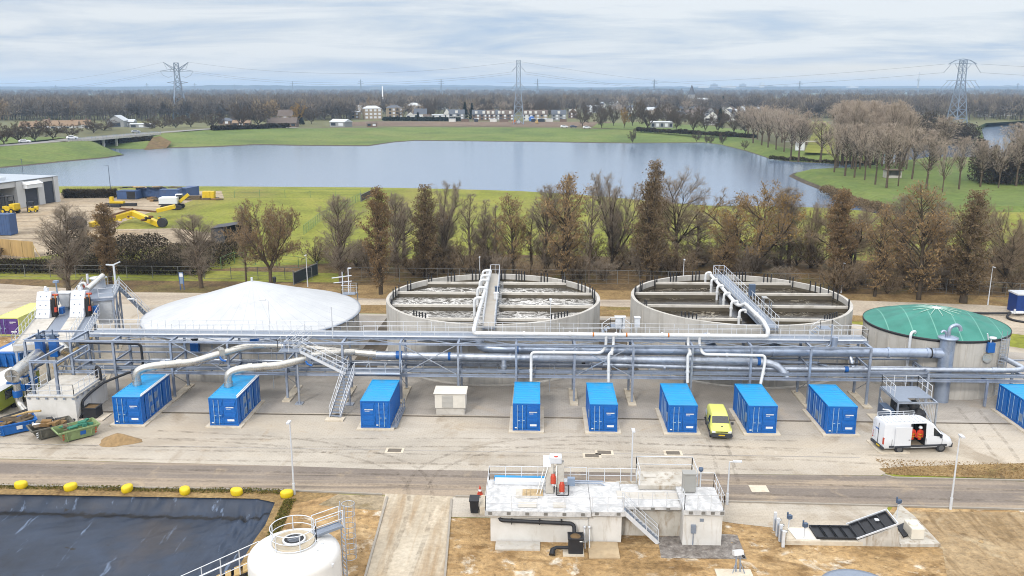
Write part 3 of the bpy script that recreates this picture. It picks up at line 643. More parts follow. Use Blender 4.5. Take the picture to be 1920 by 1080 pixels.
# drops from the white pipe to the blue containers
pipe('container_feed_pipe', [(6.4, 77, 6.4), (6.4, 77, 5.35), (5.9, 76.0, 5.05), (-.6, 76.0, 5.05), (-.6, 76.0, 4.2), (-.6, 75.4, 2.4)], .14, M_white, 'white pipe bending down into the container behind the gap beside the white kiosk', .4, [((1.5, 76, 5.05), X), ((-.6, 75.9, 3.3), Z)], n=10)
pipe('container_feed_pipe', [(7.1, 77, 6.4), (7.1, 77, 5.6), (6.9, 75.95, 5.2), (6.6, 75.95, 4.9), (6.6, 75.5, 2.4)], .14, M_white, 'short white pipe dropping to the container second right of the kiosk', .4, [((6.85, 75.95, 5.05), Z), ((6.6, 75.7, 3.4), Z)], n=10)
pipe('container_feed_pipe', [(14.05, 77, 6.4), (14.05, 77, 5.6), (14.1, 75.95, 5.2), (13.9, 75.95, 4.9), (13.9, 75.5, 2.4)], .14, M_white, 'short white pipe dropping to the container left of the yellow van', .4, [((14.1, 75.95, 5.05), Z), ((13.9, 75.7, 3.4), Z)], n=10)
pipe('container_feed_pipe', [(15.1, 77, 6.4), (15.1, 77, 5.6), (15.3, 76.0, 5.0), (21.0, 76.0, 4.95), (21.0, 75.9, 4.2), (20.6, 75.4, 2.4)], .14, M_white, 'white pipe running sideways then down to the container right of the yellow van', .4, [((17.5, 76, 4.98), X), ((20.9, 75.8, 3.3), Z)], n=10)
# big grey pipes inside the rack
def hr(xs, y, z): return [((x, y, z), X) for x in xs]
pipe('main_header_pipe', [(-11.9, 81.0, 4.9), (-5.8, 81.0, 4.9), (-5.6, 79.0, 4.55), (-3.6, 78.6, 4.55), (10, 78.3, 4.6), (37.6, 77.9, 4.75)], .44, M_grpipe, 'thickest grey pipe, running through the rack to the tall vent column', 1.0, [((-2.0, 78.55, 4.56), X, M_blue, .16), ((8.5, 78.35, 4.6), X), ((22.3, 78.1, 4.66), X), ((33.0, 77.95, 4.73), X), ((36.9, 77.9, 4.75), X, M_black, .05), ((36.6, 77.9, 4.75), X), ((37.2, 77.9, 4.75), X)], n=20, fr=1.13)
pipe('gas_header_pipe', [(-15.4, 77.5, 4.2), (-3, 77.5, 4.05), (11, 77.5, 3.95), (20.6, 77.4, 3.95), (22.5, 77.2, 3.7), (23.4, 76.8, 2.6)], .36, M_galv, 'second grey pipe in front of the thickest one, turning down at its right end', .9, [((-13.2, 77.5, 4.18), X, M_blue, .3), ((-8.4, 77.5, 4.1), X, M_blue, .12), ((-2.6, 77.5, 4.05), X), ((8.3, 77.5, 3.98), X), ((17, 77.5, 3.95), X), ((20.8, 77.38, 3.93), X, M_blue, .14), ((23.2, 76.9, 2.95), (.3, -.2, -1))], n=18, fr=1.12)
pipe('return_pipe', [(6.2, 77.6, 3.4), (20, 77.4, 3.2), (44.6, 77.2, 3.35), (45.6, 77.6, 3.4), (44.2, 80.3, 4.0), (43.0, 81.0, 4.0)], .24, M_galv, 'grey pipe low in the rack that bends back to the green domed tank', .8, [((x, 77.4 - (x - 20) * .008, 3.2 + max(0, (x - 20) * .006)), X) for x in (12, 18)] + [((29.0, 77.3, 3.26), X, M_blue, .16), ((42.5, 77.2, 3.34), X)], n=14, fr=1.2)
pipe('water_pipe', [(-16, 78.6, 3.5), (5.0, 78.4, 3.35)], .17, M_grpipe, 'thin grey pipe behind the second header in the middle of the rack', 0, [((-.6, 78.45, 3.4), X, M_black, .18), ((4.4, 78.4, 3.36), X, M_black, .18), ((-9, 78.5, 3.45), X)], n=12)
pipe('branch_pipe', [(-3.2, 77.5, 4.0), (-3.2, 77.3, 2.5)], .27, M_galv, 'short thick grey branch dropping from the second header pipe', 0, [((-3.2, 77.4, 3.25), Z)], n=14)
pipe('overflow_pipe', [(16.5, 81.2, 5.2), (16.5, 79.6, 5.2), (16.9, 79.0, 4.7)], .42, M_grpipe, 'grey elbow pipe leaving the wall of the brown sludge tank', .6, [((16.5, 80.7, 5.2), Yx)], n=16, fr=1.2)
pipe('overflow_pipe', [(22.4, 81.2, 5.3), (22.4, 79.4, 5.25), (22.9, 78.8, 4.9)], .36, M_grpipe, 'grey elbow pipe under the deck below the brown tank bridge', .6, [((22.4, 80.7, 5.28), Yx)], n=16, fr=1.25)
pipe('drain_pipe', [(20.0, 79.0, 3.4), (26.6, 78.8, 3.4), (27.6, 78.6, 3.1)], .16, M_grpipe, 'thin grey drain pipe low behind the right part of the rack', .4, [((22.8, 78.9, 3.4), X)], n=10)
pipe('black_hose', [(26.2, 77.0, 3.9), (29.0, 77.0, 3.85), (30.2, 77.0, 3.9)], .08, M_black, 'thin black hose under the thick pipe near the right end of the rack', .2, n=8)
pipe('branch_pipe', [(29.5, 78.0, 4.4), (29.7, 77.4, 3.3)], .2, M_galv, 'slanting grey branch joining the low pipe near the right rack end', 0, [((29.6, 77.7, 3.9), (.1, -.4, -1))], n=12)
# insulated silver ducts on the left
pipe('insulated_duct', [(-36.45, 72.6, 2.6), (-36.45, 72.6, 4.05), (-35.2, 73.1, 4.3), (-31.9, 74.5, 4.25), (-30.6, 75.2, 4.55), (-27.4, 77.2, 5.1), (-24.0, 77.6, 4.95), (-15.4, 77.5, 4.25)], .36, M_stain, 'silver clad duct rising from the leftmost roofed container into the rack', .9, [((-36.45, 72.6, 2.95), Z), ((-34.3, 73.5, 4.3), (1, .4, 0)), ((-33, 74.05, 4.28), (1, .4, 0)), ((-26.2, 77.4, 5.05), X), ((-15.9, 77.5, 4.3), X)], n=18, fr=1.1, fw=.2)
pipe('insulated_duct', [(-28.0, 72.5, 2.6), (-28.0, 72.5, 3.95), (-26.9, 73.0, 4.2), (-23.9, 74.2, 4.1), (-22.4, 75.0, 4.3), (-20.6, 76.4, 4.6), (-17.5, 77.4, 4.5)], .36, M_stain, 'silver clad duct rising from the second roofed container beside the steel stair', .9, [((-28, 72.5, 2.9), Z), ((-26.2, 73.3, 4.2), (1, .4, 0)), ((-25, 73.8, 4.15), (1, .4, 0))], n=18, fr=1.1, fw=.2)
def damper(p, ax, label):
    p = V3(p); root = thing('duct_damper', label, 'valve', p)
    a = math.atan2(ax[1], ax[0]); MB().obox(p, .5, .95, .95, a).build('box', M_stain, root)
    MB().tube([p + Vector((.05, -.5, -.2)), p + Vector((.3, -.85, -.35)), p + Vector((.75, -.95, -.45))], .09, 8).build('actuator', M_blue, root)
damper((-29.7, 75.75, 4.72), (1, .6), 'square damper with blue actuator on the leftmost silver duct')
damper((-21.6, 75.6, 4.43), (1, .7), 'square damper with blue actuator on the silver duct near the steel stair')

# ================================================================ pipe rack
rack = thing('pipe_rack', 'long galvanised steel pipe rack with walkway in front of the tanks', 'pipe rack', (0, 78, 0))
FX = [-48.7, -44.3, -40.2] + [-34.7 + 5.45 * k for k in range(0, 13)]
YF, YB, ZT, ZL = 76.2, 79.4, 5.67, 2.62
for x in FX:
    if x > 31.5: continue
    for y in (YF, YB):
        b = MB().hbeam((x, y, .15), (x, y, ZT - .1), .2, .2, .03); b.build('post', M_galvd, rack)
    MB().hbeam((x, YF, ZT), (x, YB, ZT), .2, .2).build('top_beam', M_galvd, rack)
    b = MB().hbeam((x, YF, ZL), (x, YB, ZL), .2, .24); b.build('cross_beam', M_galvd, rack)
    MB().hbeam((x, YF, 3.75), (x, YB, 3.75), .14, .16).build('pipe_support', M_galvd, rack)
for x0, x1 in ((36.16, 0), (41.6, 0), (45.6, 0)):                   # lower right end of the rack
    for y in (YF, YB): MB().hbeam((x0, y, .15), (x0, y, (3.3 if x0 < 37 else ZL)), .2, .2).build('post', M_galvd, rack)
    MB().hbeam((x0, YF, ZL), (x0, YB, ZL), .2, .24).build('cross_beam', M_galvd, rack)
MB().hbeam((36.16, YF, 3.35), (36.16, YB, 3.35), .2, .2).build('top_beam', M_galvd, rack)
b = MB(); b.hbeam((30.7, YF + .1, 3.33), (36.2, YF + .1, 3.33), .14, .16); b.build('chord', M_galvd, rack)
for z, y, w, h in ((ZT, YF, .16, .18), (ZT, YB, .16, .18)):
    MB().hbeam((FX[0], y, z), (30.8, y, z), w, h).build('chord', M_galvd, rack)
for z, y, w, h, x0 in ((ZL, YF, .18, .26, -46), (ZL + .42, YF + .35, .12, .1, -46), (ZL, YB, .18, .26, -46), (3.62, YB, .12, .14, -46)):
    MB().hbeam((x0, y, z), (52, y, z), w, h).build('chord', M_galvd, rack)
# lower cable tray with rungs
b = MB(); 
for y in (76.5, 77.25): b.box(-43.6, 52, y - .02, y + .02, 2.82, 2.98)
x = -43.4
while x < 52: b.box(x, x + .1, 76.5, 77.25, 2.86, 2.9); x += .3
b.build('cable_ladder', M_grate, rack)
MB().box(-43.6, 52, 76.62, 77.1, 2.905, 2.95).build('cables', pm('cable_grey', T(110, 122, 142), .3, 5, .6, stretch=(.1, 3, 3)), rack)
# upper walkway with railing
b = MB().box(-43.2, 31.0, 77.75, 79.25, 5.84, 5.9); b.build('walkway_deck', M_grate, rack)
b = MB(); b.hbeam((-43.2, 77.75, 5.76), (31, 77.75, 5.76), .1, .24); b.hbeam((-43.2, 79.3, 5.76), (31, 79.3, 5.76), .1, .24)
for x in FX:
    if x < 31.5 and x > -43: b.hbeam((x, 77.7, 5.74), (x, 79.4, 5.74), .1, .16)
b.build('walkway_beam', M_galvd, rack)
MB().rail([(-43.2, 79.2, 5.9), (30.9, 79.2, 5.9)], 1.1, 1.36, .022, (.52,), True).build('railing', M_rail, rack)
MB().rail([(-16.6, 77.8, 5.9), (30.9, 77.8, 5.9), (30.9, 79.2, 5.9)], 1.1, 1.36, .022, (.52,), True).build('railing', M_rail, rack)
MB().rail([(-43.2, 77.8, 5.9), (-20.3, 77.8, 5.9)], 1.1, 1.36, .022, (.52,), True).build('railing', M_rail, rack)
for x0, x1 in zip(FX[2:15], FX[3:16]):
    if x1 > 31: continue
    MB().beam((x0, YF + .2, ZT + .02), (x1, YB - .1, ZT + .02), .07).beam((x0, YB - .1, ZT - .08), (x1, YF + .2, ZT - .08), .07).build('plan_brace', M_galv, rack)
    b = MB()
    for f in (.33, .66): xm = x0 + (x1 - x0) * f; b.beam((xm, YB, ZL), (xm, YB, 3.62), .07).beam((xm, YF + .3, ZL + .1), (xm, YB, ZL + .1), .09).beam((xm, 77.7, 5.72), (xm, 79.4, 5.72), .08)
    b.build('strut', M_galv, rack)
pipe('thin_line_pipe', [(-42, 77.45, 6.02), (30.4, 77.45, 6.02)], .05, M_rail, 'thin pale line along the front edge of the rack walkway', 0, n=6); pipe('thin_line_pipe', [(-38, 78.9, 3.05), (44, 78.9, 3.0)], .09, M_galv, 'thin grey line low at the back of the rack', 0, n=6)
for x0, x1 in ((-12.9, -7.45), (3.45, 8.9), (-34.7, -29.25)):        # wind bracing
    MB().beam((x0, YF + .05, ZT), (x1, YF + .05, ZL), .07).beam((x0, YF + .12, ZL), (x1, YF + .12, ZT), .07).build('cross_brace', M_galv, rack)
for x0, x1 in ((-40.2, -34.7),):
    MB().hbeam((x0, YF + .1, 3.75), (x1, YF + .1, 3.75), .14, .16).hbeam((x0, YB, 4.2), (x1, YB, 4.2), .14, .16).build('chord', M_galvd, rack)
MB().hbeam((-44.3, YF + .1, 3.75), (-29.2, YF + .1, 3.75), .12, .14).build('chord', M_galvd, rack)
for x in FX[3:]:                                                     # braces between the two legs, and the strip footing
    if x > 47: continue
    MB().beam((x, YF, 2.4), (x, YB, .4), .05).build('leg_brace', M_galv, rack)
    b = MB().box(x - .38, x + .38, YF - .7, YB + .6, 0, .16); b.box(x - .2, x + .2, YF - .2, YF + .2, .16, .22); b.box(x - .2, x + .2, YB - .2, YB + .2, .16, .22)
    b.build('footing', M_plinth, rack)
# step-over landing rails near the two bridges
for x in (7.0, 27.0):
    r_ = thing('step_over_stair', 'small stepped crossing with rails over the walkway pipe, ' + ('near the middle of the rack' if x < 10 else 'at the right end of the rack'), 'steps', (x, 79.6, 5.9))
    MB().rail([(x - .9, 79.35, 5.95), (x, 79.5, 6.55), (x + 1.1, 79.5, 6.55), (x + 2, 79.35, 5.95)], .95, 1, .026).build('railing', M_rail, r_)
    b = MB().box(x, x + 1.1, 79.35, 80.6, 6.5, 6.56)
    for k in range(3): b.box(x - .3 - k * .25, x - .05 - k * .25, 79.35, 80.3, 6.38 - k * .17, 6.42 - k * .17)
    b.build('tread', M_grate, r_)
MB_ = MB().tube([(27.7, 77.4, 5.4), (27.7, 77.4, 6.35)], .3, 14).tube([(26.9, 77.3, 5.5), (27.2, 77.3, 5.5), (27.35, 77.3, 5.8), (27.35, 77.3, 7.6)], .07, 8, bend=.2)
tag(MB_.build('vent_filter', M_grpipe), 'grey vent pot with thin standpipe on top of the thick pipe', 'vent filter')
# ================================================================ steel stair down from the walkway
st = thing('steel_stair', 'galvanised two flight steel stair between walkway and yard', 'stair', (-17.5, 74, 0))
def flight(root, a, b_, w, n, side):
    a, b_ = V3(a), V3(b_); d = b_ - a; h = Vector((d.x, d.y, 0)).normalized(); s = Vector((-h.y, h.x, 0))
    m = MB()
    for k in (-1, 1): m.beam(a + s * k * w / 2, b_ + s * k * w / 2, .05, .26)
    m.build('stringer', M_rail, root)
    m = MB()
    for i in range(n):
        p = a + d * ((i + .5) / n); m.obox((p.x, p.y, p.z + .02), .26, w, .04, math.atan2(h.y, h.x))
    m.build('tread', M_grate, root)
    for k in (-1, 1):
        MB().rail([a + s * k * w / 2, b_ + s * k * w / 2], 1.0, 1.3, .026, (.5,)).build('railing', M_rail, root)
flight(st, (-18.2, 71.6, .1), (-17.6, 75.2, 3.0), 1.0, 13, 0)
MB().box(-18.3, -12.7, 75.15, 76.05, 2.98, 3.04).build('landing', M_grate, st)
MB().rail([(-17, 75.15, 3.04), (-12.75, 75.15, 3.04), (-12.75, 76.05, 3.04)], 1.1, 1.3, .026, (.5,), True).build('railing', M_rail, st)
flight(st, (-17.9, 75.6, 3.05), (-22.0, 75.6, 5.15), 1.0, 11, 0)
b = MB().box(-24.1, -22.0, 75.1, 76.2, 5.12, 5.18); b.build('landing', M_grate, st)
MB().rail([(-22.1, 75.1, 5.18), (-24.1, 75.1, 5.18), (-24.1, 76.2, 5.18)], 1.1, 1.1, .026).build('railing', M_rail, st)
flight(st, (-23.3, 76.2, 5.18), (-22.0, 78.0, 5.95), 1.0, 5, 0)
for x, y, h in ((-22.4, 75.15, 5.1), (-28.6, 74.6, 3.9), (-17.6, 75.1, 2.9)):
    MB().tube([(x, y, .1), (x, y, h)], .11, 8).box(x - .35, x + .35, y - .35, y + .35, 0, .12).build('column', M_galv, st)
MB().box(-18.95, -17.3, 70.9, 71.75, 0, .13).build('footing', M_plinth, st)
MB().tube([(-19.4, 77.0, 6.0), (-19.4, 77.0, 9.0)], .05, 6).build('lamp_post', M_rail, st)

# ================================================================ blue containers
def container(x0, y0, w, L, h, label, doors=True, louv=(), mirrored=False, rail=False, duct=None, side_panels=0, wm=None, rm=None, dm=None, group='blue equipment containers in the yard', pad=True):
    M_cb, M_cr, M_cd = wm or M_cblue, rm or M_cblue_lit, dm or M_cblue
    root = thing('shipping_container', label, 'container', (x0 + w / 2, y0 + L / 2, 0), group)
    z0, e = .14, .09
    b = MB()                                                         # frame: posts, rails, corner castings
    for x in (x0, x0 + w - e):
        for y in (y0, y0 + L - e): b.box(x, x + e, y, y + e, z0, h)
        b.box(x, x + e, y0 + e, y0 + L - e, z0, z0 + .14); b.box(x, x + e, y0 + e, y0 + L - e, h - .1, h)
    for y in (y0, y0 + L - e): b.box(x0 + e, x0 + w - e, y, y + e, z0, z0 + .14); b.box(x0 + e, x0 + w - e, y, y + e, h - .12, h)
    for x in (x0 - .015, x0 + w - .165):
        for y in (y0 - .015, y0 + L - .165):
            for z in (z0 - .01, h - .12): b.box(x, x + .18, y, y + .18, z, z + .13)
    b.build('frame', M_cb, root)
    m = MB()                                                         # corrugated walls
    for xs, sg in ((x0 + .02, 1), (x0 + w - .02, -1)):
        k = 0; yy = y0 + e; vs = []
        prof = [0, 0, .035, .035]
        st_ = .07
        while yy < y0 + L - e: vs.append((xs + sg * prof[k % 4], yy)); yy += st_ if k % 2 else .075; k += 1
        pts = [(vx, vy, z) for vx, vy in vs for z in (z0 + .14, h - .1)]
        m.add(pts, [(2 * i, 2 * i + 1, 2 * i + 3, 2 * i + 2) for i in range(len(vs) - 1)])
        m.build('side_wall', M_cb, root, fixn=False); m = MB()
    MB().box(x0 + e, x0 + w - e, y0 + L - .06, y0 + L - .04, z0 + .1, h - .1).build('end_wall', M_cb, root)
    m = MB(); n = 19; vs = []
    for i in range(n * 2):
        yy = y0 + .1 + (L - .2) * i / (n * 2 - 1); zz = h + (.012 if (i // 2) % 2 else -.012)
        vs += [(x0 + .09, yy, zz), (x0 + w - .09, yy, zz)]
    m.add(vs, [(2 * i, 2 * i + 1, 2 * i + 3, 2 * i + 2) for i in range(n * 2 - 1)])
    m.box(x0, x0 + w, y0, y0 + .1, h, h + .02); m.box(x0, x0 + w, y0 + L - .1, y0 + L, h, h + .02)
    m.box(x0, x0 + .09, y0 + .1, y0 + L - .1, h, h + .02); m.box(x0 + w - .09, x0 + w, y0 + .1, y0 + L - .1, h, h + .02)
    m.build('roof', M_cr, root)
    yd = y0 - .005; hw = w / 2 - .12
    for k, xx in enumerate((x0 + .11, x0 + w / 2 + .01)):
        d = MB().box(xx, xx + hw, yd, yd + .05, z0 + .16, h - .14)
        for j in range(4):
            za = z0 + .24 + j * (h - z0 - .42) / 4; d.box(xx + .1, xx + hw - .1, yd - .045, yd, za, za + (h - z0 - .42) / 4 - .16)
        dd = d.build('door', M_cd, root, bevel=.008)
        barside = k if mirrored else 1 - k
        if barside:
            for bx in (.3, .68):
                bm_ = MB().tube([(xx + hw * bx, yd - .075, z0 + .12), (xx + hw * bx, yd - .075, h - .12)], .026, 6)
                bm_.box(xx + hw * bx - .02, xx + hw * bx + .2, yd - .1, yd - .07, 1.06, 1.11); bm_.build('lock_bar', M_ctrim, dd)
            MB().box(xx + .06, xx + .24, yd - .055, yd - .046, z0 + .22, z0 + .32).build('marking', M_wmark, dd)
        else:
            # illegible white lettering and label, as small as in the photograph
            tx = MB(); rr = random.Random(4)
            u = xx + hw * .22
            while u < xx + hw * .82: wd = rr.uniform(.035, .075); tx.box(u, u + wd, yd - .055, yd - .046, 1.78, 1.88); u += wd + .018
            u = xx + hw * .24
            while u < xx + hw * .55: wd = rr.uniform(.03, .05); tx.box(u, u + wd, yd - .055, yd - .046, 1.66, 1.71); u += wd + .02
            tx.build('lettering', M_wmark, dd)
            if doors: MB().box(xx + hw * .28, xx + hw * .82, yd - .057, yd - .046, z0 + .42, z0 + .6).build('label_plate', M_wmark, dd)
    for side, yy, zz, wd, ht in louv:
        xs = x0 + w if side > 0 else x0
        l = MB().box(xs - .01 if side > 0 else xs - .05, xs + .05 if side > 0 else xs + .01, yy, yy + wd, zz, zz + ht)
        for j in range(6): l.box(xs + side * .05 - .012, xs + side * .05 + .012, yy + .03, yy + wd - .03, zz + .04 + j * ht / 6.4, zz + .07 + j * ht / 6.4)
        l.build('louvre', M_louv, root)
    for s_ in range(side_panels):
        sd = 1 if rail else -1; xs = x0 + w if sd > 0 else x0; yy = y0 + .8 + s_ * L * .29
        p = MB().box(min(xs, xs + sd * .03), max(xs, xs + sd * .03), yy, yy + L * .24, z0 + .2, h - .18)
        dr = p.build('side_door', M_cb, root)
        for q in (.18, .36): MB().tube([(xs + sd * .06, yy + L * q * .6, z0 + .2), (xs + sd * .06, yy + L * q * .6, h - .15)], .02, 6).build('lock_bar', M_ctrim, dr)
    if rail:
        MB().box(x0 + w - .06, x0 + w + .06, y0 + .1, y0 + L - .1, h + .04, h + .1).box(x0 + w - .22, x0 + w - .12, y0 + .5, y0 + L - .1, h + .04, h + .09).build('gutter_rail', M_rail, root)
    if pad: MB().box(x0 - .35, x0 + w + .35, y0 - .3, y0 + L + .2, 0, .13).build('plinth', M_plinth, root)
    return root
CL = 5.55
S1 = ((1, 1.6, 1.55, .5, .6), (1, 2.6, 1.55, .5, .6), (1, 1.75, .5, .55, .65), (1, 2.85, .5, .55, .65))
def shift(ls, y0): return [(a, y0 + b_, c, d, e) for a, b_, c, d, e in ls]
S2 = ((-1, 1.5, .45, .5, .8), (-1, 2.4, .45, .5, .8)); S3 = ((-1, .5, .9, .45, .8),)
container(-37.25, 69.45, 2.5, 6.1, 2.65, 'leftmost blue container, silver duct on its roof, beside the concrete pump pit', rail=True, louv=shift(S1, 69.45), side_panels=3)
container(-28.7, 69.4, 2.5, 6.1, 2.65, 'blue container with roof duct standing between two bare rack legs left of the stair', rail=True, louv=shift(S1, 69.4), side_panels=3)
container(-15.35, 69.3, 2.55, CL, 2.6, 'blue container beside the foot of the steel stair', doors=False, mirrored=True)
container(-2.1, 69.1, 2.35, CL, 2.6, 'blue container just right of the white kiosk, seen straight from its door end')
container(4.5, 69.1, 2.4, CL, 2.6, 'blue container second to the right of the white kiosk, no louvres visible', louv=shift(((-1, .5, 1.2, .4, .6),), 69.1))
container(11.25, 69.1, 2.45, CL, 2.6, 'blue container on the left of the yellow green van', louv=shift(S3, 69.1), side_panels=2)
container(18.05, 69.2, 2.45, CL, 2.6, 'blue container on the right of the yellow green van', louv=shift(S3, 69.2), side_panels=2)
container(24.8, 69.25, 2.45, CL, 2.6, 'blue container with two low grey louvres, left of the caged black tanks', louv=shift(S2, 69.25), side_panels=3)
container(42.3, 69.6, 2.45, 5.9, 2.6, 'blue container at the right edge of the yard, cut by the picture edge', louv=shift(((-1, 1.6, .6, .5, .7),), 69.6), side_panels=3)
# bare railing lying against the container by the stair
o = thing('access_ramp', 'galvanised ramp railing along the container beside the stair', 'ramp', (-12.2, 72, 0))
MB().rail([(-12.3, 69.4, .05), (-12.3, 74.2, .05)], 1.0, 1.2, .035, (.33, .66)).build('railing', M_galv, o)
MB().box(-12.75, -12.2, 69.4, 74.2, .13, .17).build('tread', M_grate, o)
# white kiosk
k = thing('transformer_kiosk', 'white concrete kiosk with louvred door, between containers', 'kiosk', (-7.9, 73.3, 0))
MB().box(-9.2, -6.6, 72.85, 74.3, 0, .62).build('base', M_concp, k, bevel=.03)
b = MB().box(-9.3, -6.5, 72.75, 74.4, .66, 2.05); b.build('housing', pm('kiosk_white', W(226, 222, 212), .05, 1, .7, dirt=T(196, 188, 172), dirtscale=.8, dirtamt=.4), k, bevel=.05)
b = MB().add([(-9.4, 72.6, 2.05), (-6.4, 72.6, 2.05), (-6.4, 74.5, 2.05), (-9.4, 74.5, 2.05), (-9.4, 72.6, 2.16), (-6.4, 72.6, 2.16), (-6.4, 74.5, 2.22), (-9.4, 74.5, 2.22)], [(0, 3, 2, 1), (4, 5, 6, 7), (0, 1, 5, 4), (1, 2, 6, 5), (2, 3, 7, 6), (3, 0, 4, 7)]); b.build('roof', MATS['kiosk_white'], k, bevel=.04)
b = MB().box(-8.65, -7.65, 72.72, 72.76, .75, 1.9)
for j in range(9): b.box(-8.6, -7.7, 72.7, 72.73, .8 + j * .12, .87 + j * .12)
b.build('door', pm('kiosk_door', T(206, 204, 198), .05, 2, .6), k)
b = MB().box(-7.55, -6.7, 72.735, 72.76, .75, 1.9); b.build('panel', MATS['kiosk_white'], k)

# ================================================================ covered tanks
ct = thing('covered_tank', 'low concrete tank under a shallow silver grey conical cover', 'tank', (-32.15, 92.54, 0))
b = MB(); shell(b, -32.15, 92.54, 11.62, 4.3, .3); o = b.build('wall', M_conc, ct); rim_sharp(o)
M_silver = bpy.data.materials.new('silver_membrane'); t = NT(M_silver)
v = t.coords(False); gr = t.new('ShaderNodeTexGradient'); gr.gradient_type = 'RADIAL'; t.link(v, gr.inputs[0])
sm = t.math('SINE', t.math('MULTIPLY', gr.outputs['Fac'], 2 * math.pi * 40))
seam = t.ramp(sm, [(.985, 0.0), (1.0, 1.0)])
c = t.ramp(t.noise(v, .35, 5, .6), [(.3, T(206, 210, 215)), (.7, T(222, 226, 230))])
c = t.mix(t.math('MULTIPLY', seam, .5), c, T(160, 168, 180)); c = t.mix(t.ramp(t.noise(t.coords(False, (1, 1, .1)), .6, 6, .65), [(.6, 0.0), (.75, .3)]), c, T(172, 172, 170))
t.finish(c, .5, 0, sm, .06, .05, .4)
b = MB(); prof = [(11.82, 4.12), (11.86, 4.36), (11.6, 4.43), (9.5, 5.04), (7, 5.78), (4.5, 6.56), (2.2, 7.3), (1.0, 7.68), (.35, 7.86), (0, 7.88)]
b.lathe(prof, -32.15, 92.54, 96); b.build('cover', M_silver, ct)
MB().lathe([(11.88, 4.2), (11.93, 4.2), (11.93, 4.34), (11.88, 4.34)], -32.15, 92.54, 96).build('rim_band', M_galvd, ct)
MB().tube([(-32.15, 92.54, 7.8), (-32.15, 92.54, 8.3)], .12, 8).build('vent', M_rail, ct)
for i in range(46):
    a = 2 * math.pi * i / 46 + .03
    if math.sin(a) < .25: MB().obox((-32.15 + 11.66 * math.cos(a), 92.54 + 11.66 * math.sin(a), 3.75), .05, .12, .45, a).build('bracket', M_galvd, ct)
# level gauges with blue boxes on its wall
for i, (x, y, z) in enumerate(((-34.3, 80.85, 3.2), (-28.4, 81.3, 3.6), (-22.4, 78.9, 3.2))):
    g = thing('knife_valve', ('blue valve box under the rim left of the silver cover tank front', 'blue valve box in the middle of the silver cover tank wall', 'blue valve actuator beside the upper landing of the steel stair')[i], 'valve', (x, y, z))
    MB().box(x - .4, x + .4, y - .3, y + .3, z, z + 1.0).build('housing', M_blue, g, bevel=.03)
    MB().tube([(x, y, z + 1), (x, y, z + 1.9)], .05, 6).tube([(x - .35, y, z + 1.35), (x + .35, y, z + 1.35)], .09, 8).lathe([(.25, z + 1.2), (.25, z + 1.3), (0, z + 1.32)], x, y, 10).build('handwheel', M_dark, g)
# instrument stand on its far rim
g = thing('sampling_platform', 'small white railed platform on the far right rim of the silver covered tank', 'platform', (-23.2, 101.0, 0))
b = MB().box(-24.0, -22.3, 100.6, 102.0, 4.4, 4.46); b.build('deck', M_grate, g)
MB().rail([(-24.0, 100.6, 4.46), (-22.3, 100.6, 4.46), (-22.3, 102, 4.46), (-24, 102, 4.46)], 1.1, .8, .03, closed=True).build('railing', M_rail, g)
b = MB().beam((-23.9, 101, 4.4), (-23.9, 101, 7.2), .09).beam((-23.2, 101.2, 4.4), (-23.2, 101.2, 7.6), .09).beam((-25.2, 101, 6.4), (-22.8, 101.2, 6.7), .1).beam((-25.0, 101, 5.8), (-22.8, 101.2, 6.0), .08).beam((-23.2, 101.2, 7.6), (-22.8, 101.2, 7.6), .14); b.build('frame', M_rail, g)
for x in (-24, -22.3): MB().beam((x, 101.9, 0), (x, 101.9, 4.4), .1).build('leg', M_galv, g)
# green domed tank
gt = thing('domed_tank', 'round concrete tank under a green fabric dome with white cap', 'tank', (40.3, 84.9, 0))
GX, GY, GR, GH = 40.3, 84.9, 6.72, 5.85
b = MB(); shell(b, GX, GY, GR, GH, .3); o = b.build('wall', M_conc, gt); rim_sharp(o)
MB().lathe([(GR + .03, GH - .22), (GR + .1, GH - .2), (GR + .1, GH + .0), (GR + .03, GH + .02)], GX, GY, 80).build('rim_band', M_black, gt)
M_green = bpy.data.materials.new('green_membrane'); t = NT(M_green); v = t.coords(False)
c = t.ramp(t.noise(v, .5, 5, .6), [(.3, T(40, 128, 112)), (.7, T(66, 154, 138))])
wv = t.new('ShaderNodeTexWave'); wv.wave_type = 'BANDS'; wv.bands_direction = 'X'; wv.inputs['Scale'].default_value = .155; t.link(t.coords(False, (1, 1, 1), R(12)), wv.inputs['Vector'])
c = t.mix(t.ramp(wv.outputs['Fac'], [(.99, 0.0), (1.0, .5)]), c, T(150, 215, 196))
gr = t.new('ShaderNodeTexGradient'); gr.gradient_type = 'RADIAL'; t.link(v, gr.inputs[0])
sm = t.math('SINE', t.math('MULTIPLY', gr.outputs['Fac'], 2 * math.pi * 13))
t.finish(c, .5, 0, sm, .35, .12, .35)
prof = [(GR + .08, GH)] + [(GR * math.cos(a), GH + 1.75 * math.sin(a) ** 1.0) for a in [R(4 + 86 * k / 14) for k in range(15)]]
prof = [(GR + .08, GH - .02)] + [(GR * (1 - k / 14), GH + 1.5 * (1 - (1 - k / 14) ** 1.6)) for k in range(15)]; prof[-1] = (0, prof[-1][1])
MB().lathe(prof, GX, GY, 96).build('cover', M_green, gt)
for k in range(13):
    a = 2 * math.pi * k / 13 + .2; ps = [(GX + rr * math.cos(a), GY + rr * math.sin(a), GH + 1.5 * (1 - (rr / GR) ** 1.6) + .03) for rr in (.3, .8, 1.3, 1.8, 2.3)]
    MB().tube(ps, [.05, .045, .04, .035, .02], 5).build('tension_strap', pm('strap_pale', T(190, 226, 214), .05, 3, .6), gt)
MB().lathe([(.45, GH + 1.46), (.45, GH + 1.56), (0, GH + 1.6)], GX, GY, 20).build('cap', M_white, gt)
